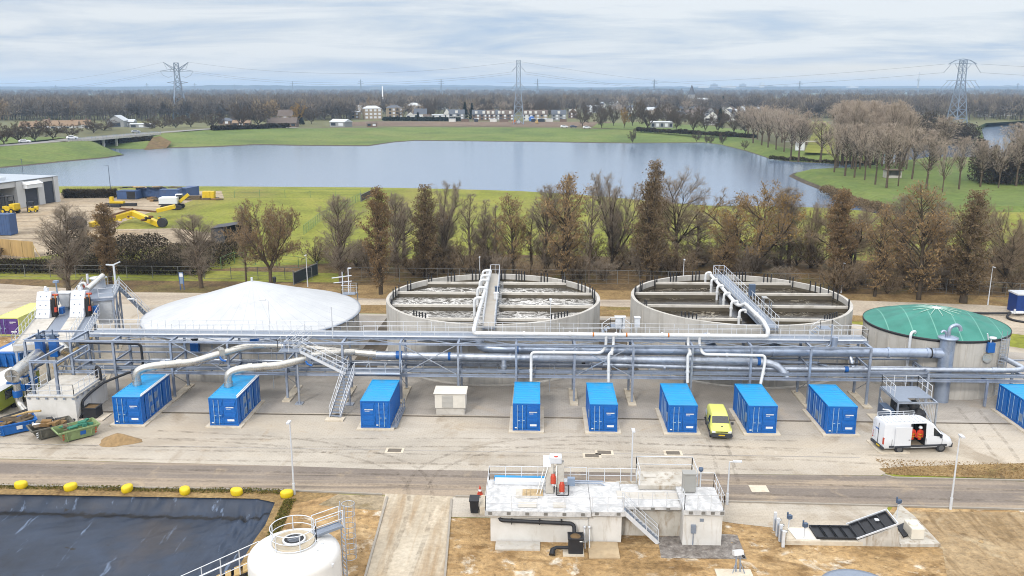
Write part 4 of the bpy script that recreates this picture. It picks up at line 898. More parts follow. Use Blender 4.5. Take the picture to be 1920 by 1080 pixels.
b = MB()
for k in range(24):
    a = 2 * math.pi * k / 24; b.obox((GX + (GR + .01) * math.cos(a), GY + (GR + .01) * math.sin(a), GH / 2 - .15), .03, .06, GH - .5, a)
b.build('wall_joint', M_concp, gt)
MB().tube([(38.0, 78.3, .3), (38.0, 78.3, 0)], .02).v
pipe('vent_riser', [(35.7, 79.7, 1.0), (35.7, 79.7, 6.2), (36.3, 80.2, 6.2), (36.3, 80.2, 5.9)], .14, M_rail, 'thin white riser with hooked top against the green domed tank', .4, n=8)
lad = thing('caged_ladder', 'caged access ladder on the right side of the green domed tank', 'ladder', (44.2, 78.9, 0))
b = MB()
for x in (43.95, 44.45): b.tube([(x, 79.1, .2), (x, 79.1, 6.6)], .03, 6)
for i in range(20): b.tube([(43.95, 79.1, .4 + i * .3), (44.45, 79.1, .4 + i * .3)], .02, 5)
b.build('ladder', M_galv, lad)
b = MB()
for i in range(6): b.tube([(44.2 + .42 * math.cos(a), 78.95 + .45 * math.sin(a), 2.4 + i * .7) for a in [R(200 + 20 * k - 20) for k in range(9)]], .02, 5, False)
for a in (200, 235, 270, 305, 340): b.tube([(44.2 + .42 * math.cos(R(a)), 78.95 + .45 * math.sin(R(a)), 2.4) , (44.2 + .42 * math.cos(R(a)), 78.95 + .45 * math.sin(R(a)), 6.0)], .018, 5)
b.build('cage', M_galv, lad)
g = thing('knife_valve', 'blue valve actuator on the wall of the green domed tank', 'valve', (42.6, 78.2, 4.3))
MB().box(42.3, 42.95, 78.1, 78.6, 4.75, 5.7).build('housing', M_blue, g, bevel=.03)
MB().tube([(42.6, 78.35, 5.7), (42.6, 78.35, 6.3)], .06, 6).tube([(42.3, 78.3, 6.0), (42.1, 78.2, 6.6)], .06, 6).lathe([(.32, 6.1), (.32, 6.22), (0, 6.24)], 42.75, 78.35, 12).build('handwheel', M_rail, g)
MB().tube([(42.4, 79.0, 4.2), (42.4, 78.2, 4.2)], .45, 16).build('flange', M_stain, g)
# vent column
vc = thing('vent_column', 'tall grey vent column with two hooked pipes on its lid', 'vent stack', (38.35, 77.83, 0))
MB().tube([(38.35, 77.83, 0), (38.35, 77.83, 6.25)], .66, 24).build('column', M_grpipe, vc)
MB().lathe([(.66, 6.2), (.9, 6.22), (.9, 6.34), (.3, 6.42), (0, 6.42)], 38.35, 77.83, 24).build('lid', M_grpipe, vc)
MB().tube([(38.35, 77.83, 6.4), (38.35, 77.83, 7.0), (38.5, 77.83, 7.35), (39.0, 77.83, 7.55), (39.35, 77.83, 7.3), (39.4, 77.83, 6.95)], .17, 10, bend=.3).build('hooked_pipe', M_grpipe, vc)
MB().tube([(38.1, 77.7, 6.4), (38.0, 77.7, 6.9), (37.75, 77.7, 7.0), (37.6, 77.7, 6.8)], .12, 8, bend=.2).build('hooked_pipe', M_grpipe, vc)
MB().tube([(36.9, 77.9, 4.75), (38.0, 77.85, 4.75)], [.44, .56], 18).build('inlet', M_grpipe, vc)
# cage with black tanks
cg = thing('dosing_skid', 'galvanised frame with railed roof holding black chemical tanks', 'dosing skid', (32.6, 71.6, 0))
b = MB()
for x in (30.9, 34.2):
    for y in (69.9, 73.8): b.hbeam((x, y, .1), (x, y, 2.75), .13, .13, .025)
    b.hbeam((x, 69.9, 2.75), (x, 73.8, 2.75), .13, .16); b.beam((x, 69.9, .5), (x, 73.8, 1.9), .05)
for y in (69.9, 73.8): b.hbeam((30.9, y, 2.75), (34.2, y, 2.75), .13, .16)
b.build('frame', M_galv, cg)
MB().box(30.9, 34.2, 70.8, 73.8, 2.84, 2.89).box(30.9, 32.0, 69.9, 70.8, 2.84, 2.89).build('roof_grating', M_grate, cg)
MB().rail([(30.95, 70.9, 2.9), (30.95, 73.7, 2.9), (34.1, 73.7, 2.9), (34.1, 70.9, 2.9)], 1.05, 1.1, .028).build('railing', M_rail, cg)
for x, y, r_, h in ((31.8, 71.2, .62, 2.1), (33.2, 71.0, .62, 1.7), (32.2, 72.7, .7, 2.2), (33.5, 72.7, .5, 1.8)):
    MB().lathe([(r_, .1), (r_, h - .25), (r_ * .75, h - .05), (.25, h), (.25, h + .1), (0, h + .12)], x, y, 18).build('tank', M_black, cg)
b = MB()
for i in range(14): b.beam((34.2, 70 + i * .28, .3), (34.2, 70 + i * .28, 2.6), .03)
b.build('mesh_panel', M_rail, cg)
MB().tube([(30.4, 70.0, .2), (30.4, 70.0, 2.0), (29.8, 70.3, 2.0)], .07, 8, bend=.2).build('fill_pipe', M_rail, cg)
MB().box(30.2, 30.85, 70.3, 72.2, .4, 1.9).build('pump_panel', M_motor, cg)
MB().box(30.0, 34.9, 69.4, 74.1, 0, .12).build('plinth', M_plinth, cg)
# ================================================================ front inlet building
M_wash = bpy.data.materials.new('whitewashed_concrete'); t = NT(M_wash); v = t.coords(False)
c = t.ramp(t.noise(v, .7, 5, .6), [(.3, W(214, 212, 206)), (.7, W(232, 231, 228))])
c = t.mix(t.ramp(t.noise(t.coords(False, (1.6, 1.6, .25)), 1.0, 6, .65, .4), [(.56, 0.0), (.72, .6)]), c, T(176, 158, 128))
t.finish(c, .85, 0, t.noise(v, 12, 3), .1, .02, .25)
M_mould = bpy.data.materials.new('weathered_concrete_wall'); t = NT(M_mould); v = t.coords(False)
c = t.ramp(t.noise(v, .8, 5, .6), [(.3, W(178, 173, 162)), (.7, W(214, 210, 202))])
c = t.mix(t.ramp(t.noise(t.coords(False, (1.2, 1.2, .3)), 1.3, 6, .65, .5), [(.5, 0.0), (.66, .7)]), c, T(150, 126, 92))
c = t.mix(t.ramp(t.noise(v, 2.2, 5, .6), [(.66, 0.0), (.74, .5)]), c, T(92, 96, 52))
t.finish(c, .9, 0, t.noise(v, 10, 3), .2, .02, .2)
M_brush = bpy.data.materials.new('brushed_roof_coating'); t = NT(M_brush); v = t.coords(False)
c = t.ramp(t.noise(v, 1.1, 7, .68, 1.6), [(.34, T(198, 200, 202)), (.46, W(196, 197, 198)), (.56, W(216, 217, 218)), (.7, W(204, 206, 208))])
t.finish(c, .8, 0, t.noise(v, 10, 3), .15, .02, .3)
M_hatch = pm('roof_hatch_pale', T(218, 214, 206), .06, 2, .7, dirt=T(190, 170, 140), dirtscale=1.6)
ib = thing('inlet_building', 'white walled concrete works building with railed roof decks beside the road', 'building', (4.5, 53, 0))
MB().box(-3.0, 3.35, 50.72, 55.6, 0, 2.0).box(3.35, 5.55, 50.86, 55.4, 0, 2.0).build('wall', M_wash, ib)
MB().box(5.55, 9.5, 51.75, 55.5, 0, 2.12).build('wall', M_mould, ib)
MB().box(9.5, 12.0, 50.62, 53.6, 0, 2.25).build('wall', M_wash, ib)
MB().box(-3.05, 3.3, 50.55, 50.76, 1.8, 1.97).build('wall_ledge', M_hatch, ib)
MB().box(-3.35, 3.52, 50.4, 54.95, 2.02, 2.36).build('roof_deck', M_brush, ib)
MB().box(3.55, 5.7, 50.55, 54.9, 2.02, 2.33).build('roof_deck', M_brush, ib)
MB().box(5.72, 9.42, 51.3, 54.6, 2.14, 2.34).build('roof_deck', M_brush, ib)
MB().box(9.44, 12.05, 50.38, 53.75, 2.28, 2.62).build('roof_deck', M_brush, ib)
MB().box(6.95, 10.95, 53.75, 55.95, 2.37, 2.66).build('roof_deck', M_mould, ib)
b = MB()
for i in range(5): b.box(5.4 + i * .86, 6.22 + i * .86, 52.35, 53.5, 2.345, 2.375)
b.build('hatch', M_hatch, ib)
for x, y, w, h in ((-1.4, 52.2, 1.5, 1.3), (-1.2, 50.9, 1.2, .7), (1.1, 50.9, .8, .7), (7.4, 55.0, .9, .5)): MB().box(x, x + w, y, y + h, 2.38 if x < 5 else 2.68, 2.41 if x < 5 else 2.71).build('hatch', M_concp, ib)
for pts, st_ in (([(-3.3, 54.85, 2.36), (-3.3, 50.45, 2.36), (3.47, 50.45, 2.36)], 1.65), ([(3.6, 50.6, 2.33), (5.62, 50.6, 2.33)], 1.1), ([(-3.3, 54.85, 2.36), (3.45, 54.85, 2.36)], 1.1), ([(3.6, 54.8, 2.33), (6.9, 54.8, 2.33)], 1.1),
                 ([(5.75, 51.35, 2.34), (9.4, 51.35, 2.34)], 1.0), ([(9.5, 51.4, 2.62), (9.5, 50.43, 2.62), (12.0, 50.43, 2.62), (12.0, 53.7, 2.62), (11.1, 53.7, 2.62)], .85)):
    MB().rail(pts, 1.05, st_, .024, (.5,)).build('railing', M_rail, ib)
MB().rail([(7.0, 53.8, 2.66), (7.0, 55.9, 2.66), (10.9, 55.9, 2.66), (10.9, 53.8, 2.66)], 1.15, 3.8, .035, (.5,)).build('railing', M_rail, ib)
b = MB()
for x in [-3 + i * 1.2 for i in range(6)] + [3.9, 5.3, 6.6, 7.6, 8.6, 9.9, 10.7, 11.3, 11.9]:
    y = 50.38 if x < 3.5 else (50.53 if x < 5.6 else (51.28 if x < 9.4 else 50.36)); z = 2.1 if x < 9.4 else 2.36
    b.box(x - .12, x + .12, y - .02, y, z, z + .2)
b.build('bracket', pm('bracket_grey', T(132, 130, 126), .1, 3, .6), ib)
MB().box(-2.9, 2.2, 54.15, 54.75, 2.38, 2.62).build('channel_cover', pm('cover_white', W(228, 232, 238), .04, 2, .5), ib)
MB().box(-2.95, .6, 54.77, 55.0, 2.3, 2.66).build('channel_trim', M_cblue_lit, ib)
MB().tube([(2.3, 54.5, 2.55), (4.6, 54.5, 2.55)], .05, 6).tube([(2.3, 54.3, 2.5), (4.4, 54.3, 2.5), (4.7, 54.3, 2.3)], .04, 6).build('conduit', M_grpipe, ib)
MB().box(10.55, 10.8, 50.58, 50.63, 1.72, 1.92).build('air_brick', M_grate, ib)
MB().box(10.0, 10.3, 50.45, 50.62, .95, 1.5).beam((10.15, 50.5, .1), (10.15, 50.5, .95), .05).build('socket_box', M_grate, ib)
# inlet steps
s_ = thing('steel_stair', 'narrow steel stair from sand up to the white building roof', 'stair', (6.8, 51, 0))
flight(s_, (7.95, 51.05, .05), (5.6, 51.05, 2.3), .7, 11, 0)
# black downpipe and box
d = thing('drain_pipe', 'black plastic pipe along the white wall bending down to a box', 'pipe', (0, 50.5, 1.7))
MB().tube([(-2.4, 50.72, 1.75), (-2.3, 50.45, 1.68), (2.45, 50.45, 1.52), (2.45, 50.2, .9), (2.45, 49.6, .6)], .13, 10, bend=.35).build('run', M_black, d)
b = MB()
for x in (-1.6, .2, 1.6): b.obox((x, 50.5, 1.6), .06, .32, .32)
b.build('bracket', M_black, d)
k_ = thing('sample_box', 'black open topped box at the foot of the black downpipe', 'box', (2.5, 49.6, 0))
MB().box(2.05, 2.98, 49.15, 49.98, .1, 1.1).build('body', M_black, k_, bevel=.02)
b = MB().box(2.0, 3.03, 49.1, 49.22, 1.08, 1.16).box(2.0, 3.03, 49.92, 50.03, 1.08, 1.16).box(2.0, 2.12, 49.22, 49.92, 1.08, 1.16).box(2.92, 3.03, 49.22, 49.92, 1.08, 1.16); b.build('rim', M_black, k_)
MB().lathe([(.34, 1.105), (.3, 1.15), (0, 1.17)], 2.5, 49.58, 16).build('filter_fill', pm('filter_brown', T(120, 96, 62), .25, 4, .9), k_)
MB().box(1.7, 3.05, 48.95, 50.0, 0, .1).build('base', M_plinth, k_)
MB().tube([(2.05, 49.5, .35), (1.3, 49.5, .35), (1.05, 49.3, .3), (1.0, 49.0, .1)], [.11, .11, .16, .2], 10).build('outlet', M_black, k_)
MB().box(2.75, 2.93, 49.13, 49.15, .95, 1.02).build('label', M_wmark, k_)
tag(MB().box(-2.65, .25, 49.6, 50.6, 0, .12).box(-2.3, -2.15, 50.0, 50.1, .12, .15).box(-1.3, -1.15, 50.0, 50.1, .12, .15).box(-.2, -.05, 50.0, 50.1, .12, .15).build('concrete_slab', M_hatch), 'stained concrete slab lying before the white wall under the black pipe', 'slab')
tag(MB().box(3.35, 5.3, 48.75, 50.75, 0, .1).build('concrete_slab', pm('stained_slab', T(206, 184, 150), .2, 1.5, .9, dirt=T(150, 116, 74), dirtscale=.8)), 'sandy stained concrete slab before the middle wall of the white building', 'slab')
tp = thing('water_tap', 'pair of thin standpipes with valves at the white wall corner', 'standpipe', (3.2, 50, 0))
for x in (3.15, 3.45): MB().tube([(x, 49.9, .05), (x - .02, 50.55, 1.2)], .03, 6).lathe([(0, 1.15), (.09, 1.2), (.09, 1.32), (0, 1.36)], x - .02, 50.5, 8).build('pipe', M_rail, tp)
# step screen with red motors
sc = thing('step_screen', 'steel inclined screen machine with two red motors on the white building roof', 'machine', (1.2, 53.2, 2.36))
b = MB(); b.xprism([(52.9, 2.38), (53.9, 2.38), (54.9, 4.5), (54.2, 4.7)], .65, 1.15); b.xprism([(52.9, 2.38), (53.9, 2.38), (54.9, 4.3), (54.2, 4.5)], 1.35, 1.8); b.build('casing', pm('dull_steel', T(176, 172, 164), .2, 2, .4, .4, dirt=T(132, 112, 84), dirtscale=1.5), sc, bevel=.02)
b = MB().box(.9, 1.65, 54.0, 54.75, 4.45, 5.0); b.xprism([(53.9, 4.2), (54.9, 4.2), (54.9, 4.75), (54.2, 4.75)], .5, 1.0); b.build('hood', M_rail, sc, bevel=.03)
for x, y, z in ((1.12, 53.3, 3.55), (1.65, 53.0, 3.0)):
    q = MB().tube([(x, y - .1, z + .25), (x, y - .2, z - .35)], .17, 14).tube([(x, y, z + .4), (x, y - .1, z + .15)], .12, 12).build('motor', M_red, sc)
    MB().tube([(x, y - .3, z - .42), (x, y - .38, z - .44)], .1, 12).build('fan_cap', M_rail, q)
sc.scale = (1.1, 1.0, .8); MB().lathe([(.1, 4.9), (.13, 5.02), (0, 5.1)], 1.3, 54.2, 10).build('beacon', M_red, sc)
MB().tube([(1.3, 52.75, 3.1), (1.3, 52.45, 2.5), (2.05, 52.45, 2.5), (2.05, 52.75, 3.3)], .045, 6, bend=.15).build('hose', M_black, sc)
MB().beam((.3, 52.6, 2.4), (.8, 53.9, 4.2), .06).beam((.1, 52.6, 2.4), (.55, 54, 4.0), .05).beam((1.25, 52.6, 2.5), (1.35, 54, 4.3), .07).build('frame', M_stain, sc)
MB().box(2.0, 2.45, 53.2, 53.5, 2.9, 3.6).build('panel', M_louv, sc)
o = MB()
for i in range(5): o.box(-.95 + i * .28, -.69 + i * .28, 52.4, 53.4, 2.39, 2.45)
tag(o.build('rusty_cover', pm('rusty_plate', T(196, 170, 126), .3, 3, .7, dirt=T(232, 220, 196), dirtscale=2)), 'rusty ribbed cover plate on the white roof left of the screen', 'cover')
cabinet(10.2, 53.1, 2.66, .85, .6, 1.3, pm('cabinet_grey', T(176, 176, 172), .06, 2, .5), 'tall grey control cabinet on the raised deck of the white building', name='control_cabinet')
o = thing('antenna_lamp', 'small blue capped lamp post on the white building railing', 'lamp', (11.1, 53.75, 2.6))
MB().tube([(11.1, 53.75, 2.6), (11.1, 53.75, 3.9)], .05, 6).build('pole', M_rail, o); MB().lathe([(.1, 3.75), (.16, 3.85), (.16, 4.0), (0, 4.05)], 11.1, 53.75, 10).build('lamp_head', M_motor, o)
# wheelie bin, block wall, cone
wb = thing('wheelie_bin', 'black wheelie bin left of the white building', 'bin', (-4.35, 54.6, 0))
b = MB().add([(-4.6, 54.35, .1), (-4.1, 54.35, .1), (-4.1, 54.9, .1), (-4.6, 54.9, .1), (-4.66, 54.25, 1.0), (-4.04, 54.25, 1.0), (-4.04, 55.0, 1.0), (-4.66, 55.0, 1.0)], [(0, 3, 2, 1), (4, 5, 6, 7), (0, 1, 5, 4), (1, 2, 6, 5), (2, 3, 7, 6), (3, 0, 4, 7)]); b.build('body', M_black, wb)
MB().xprism([(54.2, 1.02), (55.06, 1.02), (55.1, 1.1), (54.7, 1.14), (54.2, 1.07)], -4.7, -4.0).build('lid', M_black, wb)
for x in (-4.62, -4.12): MB().tube([(x - .03, 55.0, .12), (x + .05, 55.0, .12)], .12, 12).build('wheel', M_black, wb)
tag(MB().box(-3.95, -3.35, 54.2, 56.0, .03, .65).build('concrete_block', M_plinth, bevel=.03), 'pale concrete block wall between the bin and the white building', 'block')
cn = thing('traffic_cone', 'orange and white traffic cone near the corner of the white building', 'cone', (-4.15, 57.3, 0))
MB().box(-4.35, -3.95, 57.1, 57.5, .03, .07).lathe([(.17, .07), (.12, .3)], -4.15, 57.3, 14).lathe([(.09, .45), (.03, .72), (0, .73)], -4.15, 57.3, 14).build('body', M_red, cn)
MB().lathe([(.121, .3), (.09, .45)], -4.15, 57.3, 14).build('band', M_wmark, cn)
# sampling post with lamp box at lower right
pp = thing('instrument_post', 'twin legged instrument post with white box on a concrete foot', 'instrument', (12.35, 47.4, 0))
MB().beam((12.25, 47.4, .1), (12.25, 47.6, 1.15), .07).beam((12.5, 47.4, .1), (12.5, 47.6, 1.15), .07).beam((12.0, 47.2, .1), (12.25, 47.5, .7), .04).beam((12.75, 47.2, .1), (12.5, 47.5, .7), .04).build('leg', M_grate, pp)
MB().obox((12.35, 47.6, 1.3), .6, .35, .3, .2, R(-20)).build('box', M_white, pp); MB().tube([(12.6, 47.5, 1.2), (12.68, 47.3, 1.15)], .07, 8).build('sensor', M_black, pp)
MB().box(11.0, 13.2, 46.4, 47.7, 0, .12).build('foot', M_plinth, pp)
# measuring flume at the right
fl = thing('concrete_flume', 'concrete channel base with rising side walls holding black trough covers', 'channel', (20.5, 51.6, 0))
MB().prism([(16.15, 50.85), (21.2, 50.85), (21.2, 52.7), (16.4, 52.7)], 0, .3).build('base', M_plinth, fl)
MB().prism([(16.95, 51.0), (18.5, 51.0), (18.3, 52.5), (16.75, 52.5)], .3, .36).build('cover_slab', pm('white_slab', W(226, 222, 214), .05, 1, .8), fl)
for y in (50.86, 52.8): MB().yprism([(20.9, .0), (23.6, .0), (23.3, 1.4), (20.9, .36)], y, y + .14).build('side_wall', M_mould, fl)
MB().prism([(23.6, 50.8), (26.2, 50.9), (26.1, 54.6), (25.8, 56.3), (24.3, 54.2), (23.5, 52.9)], 0, .22).build('apron', M_mould, fl)
tr = thing('trough_cover', 'black ribbed trough on the flume, flat then rising to the right', 'trough', (20.5, 51.6, .3))
b = MB()
def panel_(b, a, c, d, e):
    """shallow tray: floor and a rim with cross ribs"""
    a, c, d, e = map(V3, (a, c, d, e)); n = (c - a).cross(e - a).normalized(); n = n if n.z > 0 else -n
    b.quad(a, c, d, e)
    for p, q in ((a, c), (c, d), (d, e), (e, a)): b.beam(p + n * .05, q + n * .05, .08, .14)
for i in range(4):
    x0 = 18.3 + i * .66; panel_(b, (x0, 51.05, .4), (x0 + .64, 51.05, .4), (x0 + .6, 52.6, .4), (x0 - .04, 52.6, .4))
b.build('flat_section', M_black, tr, fixn=False)
b = MB()
for i in range(4):
    x0 = 20.95 + i * .58; z0 = .45 + i * .25; panel_(b, (x0, 51.05, z0), (x0 + .56, 51.05, z0 + .245), (x0 + .56, 52.7, z0 + .245), (x0, 52.7, z0))
b.build('rising_section', M_black, tr, fixn=False)
MB().beam((20.8, 50.92, .5), (23.35, 50.92, 1.6), .05, .1).beam((20.8, 52.85, .5), (23.35, 52.85, 1.6), .05, .1).beam((23.35, 50.92, 1.6), (23.35, 52.85, 1.6), .06, .1).build('edge_rail', M_rail, tr)
MB().box(22.35, 22.6, 52.0, 52.25, 1.2, 1.26).build('label', M_wmark, tr)
tk = thing('valve_chamber', 'white plastic chamber and dark mat on the flume apron', 'chamber', (25.0, 52.2, 0))
MB().box(24.5, 25.35, 51.4, 52.7, .22, 1.0).lathe([(.28, 1.0), (.28, 1.12), (0, 1.16)], 24.8, 52.0, 14).build('body', pm('chamber_white', W(226, 220, 206), .08, 2, .6), tk, bevel=.06)
MB().prism([(24.2, 53.0), (24.1, 51.6), (24.45, 51.8), (25.1, 52.75), (25.1, 53.6)], .24, .34).build('mat', M_black, tk)
ga = thing('sluice_gate', 'steel sluice gate frame at the left end of the flume', 'gate', (16.0, 51.6, 0))
b = MB()
for y in (50.6, 51.3, 52.0, 52.7): b.box(15.9, 16.08, y - .08, y + .08, 0, 1.15 + (y - 50.6) * .1)
b.build('frame', M_rail, ga)
MB().box(15.95, 16.02, 50.7, 52.6, .1, .95).build('plate', M_grate, ga)
b = MB()
for y in (50.9, 51.7, 52.4): b.tube([(16.2, y, .2), (16.2, y, .9)], .07, 8).lathe([(.14, .9), (.14, 1.0), (0, 1.02)], 16.2, y, 10)
b.build('spindle', M_stain, ga)
for i, (x, y, h, lb) in enumerate(((16.85, 52.45, 1.2, 'thin sensor post behind the white slab of the flume'), (17.5, 51.2, 1.3, 'thin sensor post standing on the white slab of the flume'), (24.75, 54.3, 1.5, 'thin sensor post beyond the high end of the black trough'))):
    q = thing('sensor_post', lb, 'instrument', (x, y, 0))
    MB().tube([(x, y, .1), (x, y, h)], .035, 6).beam((x, y, h - .3), (x + .25, y, h - .1), .04).build('pole', M_rail, q)
    MB().obox((x, y - .05, h), .3, .22, .25, .4).tube([(x - .12, y, h + .12), (x - .12, y, h + .3)], .06, 8).build('head', M_motor, q)
tag(MB().lathe([(2.35, .015), (2.35, .05), (2.1, .06), (0, .065)], 19.2, 45.7, 32).build('manhole_slab', M_grate), 'round grey cover in the sand at the bottom edge of the picture', 'cover')
# ================================================================ white silo, pond stair
so_ = thing('storage_silo', 'white round topped silo with ringed railing beside the black pond', 'silo', (-13.6, 43.8, 0))
SX, SY = -13.9, 43.9
prof = [(2.62, 0), (2.62, 2.95)] + [(2.62 - .6 * (1 - math.cos(a)) - 0, 2.95 + .6 * math.sin(a)) for a in [R(15 * k) for k in range(1, 6)]] + [(1.7, 3.72), (1.2, 3.85), (.6, 3.92), (0, 3.94)]
MB().lathe(prof, SX, SY, 64).build('shell', pm('silo_white', W(236, 235, 232), .02, .8, .38), so_)
MB().lathe([(1.18, 3.84), (1.18, 4), (1.1, 4), (1.1, 3.88), (0, 3.97)], SX, SY, 40).build('top_plate', pm('silo_top', T(226, 214, 190), .08, 1.5, .6, dirt=T(196, 160, 104), dirtscale=1.5), so_)
MB().lathe([(.66, 3.94), (.66, 4.06), (.56, 4.07), (.56, 4.02)], SX, SY + .1, 24).build('manway', M_white, so_)
b = MB().lathe([(.56, 4.02), (0, 4.02)], SX, SY + .1, 24); b.build('manway_opening', M_dark, so_)
b = MB()
for i in range(9): yy = -.32 + i * .08; b.beam((SX - math.sqrt(.145 - yy * yy), SY + .1 + yy, 4.04), (SX + math.sqrt(.145 - yy * yy), SY + .1 + yy, 4.04), .015)
b.beam((SX - .3, SY - .1, 4.05), (SX + .3, SY + .3, 4.05), .03); b.build('grille', M_galv, so_)
ringp = [(SX + 1.28 * math.cos(R(a)), SY + 1.28 * math.sin(R(a)), 3.85) for a in range(42, 380, 13)]
b = MB(); b.tube([(p[0], p[1], p[2] + 1.1) for p in ringp], .03, 6).tube([(p[0], p[1], p[2] + .6) for p in ringp], .025, 6).tube([(p[0], p[1], p[2] + .1) for p in ringp], .035, 6)
for p in ringp[::5] + [ringp[-1]]: b.beam(p, (p[0], p[1], p[2] + 1.1), .05)
b.build('ring_railing', M_rail, so_)
e0, e1 = V3((SX + 1.0, SY + .75, 4.0)), V3((SX + 2.35, SY + 1.75, 4.1))
dd = (e1 - e0).normalized(); nn = Vector((-dd.y, dd.x, 0)).normalized()
b = MB(); b.beam(e0, e1, .6, .05); b.beam(e0 + nn * .3, e1 + nn * .3, .05, .16); b.beam(e0 - nn * .3, e1 - nn * .3, .05, .16); b.build('gangway', M_grate, so_)
MB().rail([e0 + nn * .3, e1 + nn * .3], 1.1, 2, .032).build('railing', M_rail, so_); MB().rail([e0 - nn * .3, e1 - nn * .3], 1.1, 2, .032).build('railing', M_rail, so_)
b = MB(); q0 = e1 + dd * .1
for k in (-1, 1): b.beam((q0 + nn * k * .3).xy.to_3d(), (q0 + nn * k * .3).xy.to_3d() + Vector((0, 0, 5.5)), .06)
for i in range(17): b.beam(Vector((q0.x, q0.y, .3 + i * .28)) + nn * .3, Vector((q0.x, q0.y, .3 + i * .28)) - nn * .3, .03)
for i in range(6):
    z = 1.6 + i * .75; b.tube([Vector((q0.x, q0.y, z)) + dd * .38 + Vector((.38 * math.cos(a), .38 * math.sin(a), 0)) for a in [R(k * 24) for k in range(15)]], .02, 5, closed=True)
for a in (20, 65, 110, 340): b.tube([Vector((q0.x, q0.y, z)) + dd * .38 + Vector((.38 * math.cos(R(a)), .38 * math.sin(R(a)), 0)) for z in (1.6, 5.35)], .016, 5)
b.build('caged_ladder', M_galv, so_)
for x, y, z in ((1.6, .1, 3.7), (1.5, -.6, 3.7), (2.4, -1.0, 3.0)): MB().tube([(SX + x, SY + y, z - .1), (SX + x * 1.02, SY + y, z + .1)], .07, 8).build('lifting_eye', M_rail, so_)
so_.scale = (1, 1, .94)
ps = thing('pond_stair', 'timber stepped stair with steel railing leading down into the black pond', 'stair', (-18, 46.5, -1))
M_timber = pm('yellow_timber', T(206, 176, 118), .2, 3, .8)
a0, a1 = V3((-17.1, 46.9, .55)), V3((-24.5, 44.2, -2.0))
d_ = (a1 - a0); h_ = Vector((d_.x, d_.y, 0)).normalized(); s2 = Vector((-h_.y, h_.x, 0))
b = MB()
for i in range(15): p = a0 + d_ * ((i + .5) / 15); b.obox(p, .34, 1.0, .12, math.atan2(h_.y, h_.x), 0, R(14))
b.build('tread', M_timber, ps)
b = MB(); b.beam(a0 + s2 * .5 - Vector((0, 0, .2)), a1 + s2 * .5 - Vector((0, 0, .2)), .08, .3); b.beam(a0 - s2 * .5 - Vector((0, 0, .2)), a1 - s2 * .5 - Vector((0, 0, .2)), .08, .3); b.build('stringer', M_dark, ps)
p1 = a0 - h_ * 1.2
MB().obox((a0 + p1) / 2, 1.3, 1.0, .1, math.atan2(h_.y, h_.x)).build('landing', M_timber, ps)
for k in (-1, 1): MB().rail([p1 + s2 * .52 * k, a0 + s2 * .52 * k, a1 + s2 * .52 * k], 1.05, 1.15, .03, (.5,)).build('railing', M_rail, ps)
# ================================================================ small yard things
for i, (px, py) in enumerate([(40, 913), (133, 917), (239, 920), (347, 924), (444, 926), (538, 930)]):
    p = U(px, py + 1); q = MB()
    q.lathe([(.42, .02), (.47, .12), (.47, .36), (.42, .44), (.3, .47), (0, .48)], 0, 0, 20)
    if i == 0: blk = q.build('marker_block', pm('marker_yellow', T(248, 218, 14), .05, 3, .55, dirt=T(190, 160, 40), dirtscale=2, dirtamt=.3), origin=(0, 0, 0)); o = blk
    else: o = blk.copy(); COL.objects.link(o)
    o.location = p; o.scale = (1.0, .8, 1); o.rotation_euler = (0, 0, i * .7)
    tag(o, ['leftmost yellow marker block along the road above the pond', 'second yellow marker block from the left along the road', 'third yellow marker block from the left along the road', 'fourth yellow marker block from the left along the road', 'yellow marker block second left of the lamp post', 'yellow marker block at the foot of the lamp post'][i], 'marker block', 'yellow marker blocks along the road')
def lamp(x, y, h, label, arm=.0, group='street lamps of the works', r=.075, dirn=(0, -1), mat=None):
    L = thing('street_lamp', label, 'street lamp', (x, y, 0), group)
    MB().tube([(x, y, 0), (x, y, h * .4), (x, y, h)], [r, r * .85, r * .6], 8).tube([(x, y, 0), (x, y, .9)], r * 1.35, 8).build('pole', mat or M_rail, L)
    p = V3((x, y, h)); dv = Vector((dirn[0], dirn[1], 0)).normalized()
    if arm: MB().tube([p, p + dv * arm], r * .5, 6).build('arm', mat or M_rail, L)
    q = p + dv * (arm + .25); MB().obox(q + Vector((0, 0, .05)), .6, .22, .1, math.atan2(dv.y, dv.x)).build('lamp_head', M_rail if not mat else mat, L)
    return L
lamp(-17.75, 56.9, 5.7, 'white lamp post between the pond corner and the road')
lamp(6.8, 56.9, 5.4, 'white lamp post behind the roof of the white building')
lamp(29.24, 56.1, 5.6, 'white lamp post beside the road at lower right')
lamp(13.6, 56.3, 3.3, 'short lamp post with sideways arm right of the white building', .3, dirn=(1, 0))
lamp(61.7, 115.5, 5.3, 'leaning looking white lamp post behind the green domed tank')
lamp(44, 122, 4.4, 'white lamp post behind the right rim of the brown tank')
lamp(-34.5, 123.5, 4.8, 'white lamp post behind the silver covered tank')
lamp(-8.9, 127, 4.0, 'thin lamp post behind the foaming tank')
lamp(21.8, 126, 4.0, 'thin lamp post behind the left rim of the brown tank')
for x, y, lb in ((-39.0, 79.3, 'left'), (-26.1, 79.3, 'right')):
    lamp(x, y, 9.0 if lb == 'left' else 9.0, 'thin walkway lamp before the %s part of the silver cover' % lb, .3, r=.04, dirn=(-1, 0))
lamp(1.2, 79.3, 9.3, 'thin walkway lamp before the foaming tank', .0, r=.035)
for x, y, z, w_, lb in ((3.1, 79.9, 5.4, .5, 'white'),):
    pass
g = [U(*p) for p in ((1110, 855), (1133, 849), (1262, 850), (740, 845))]
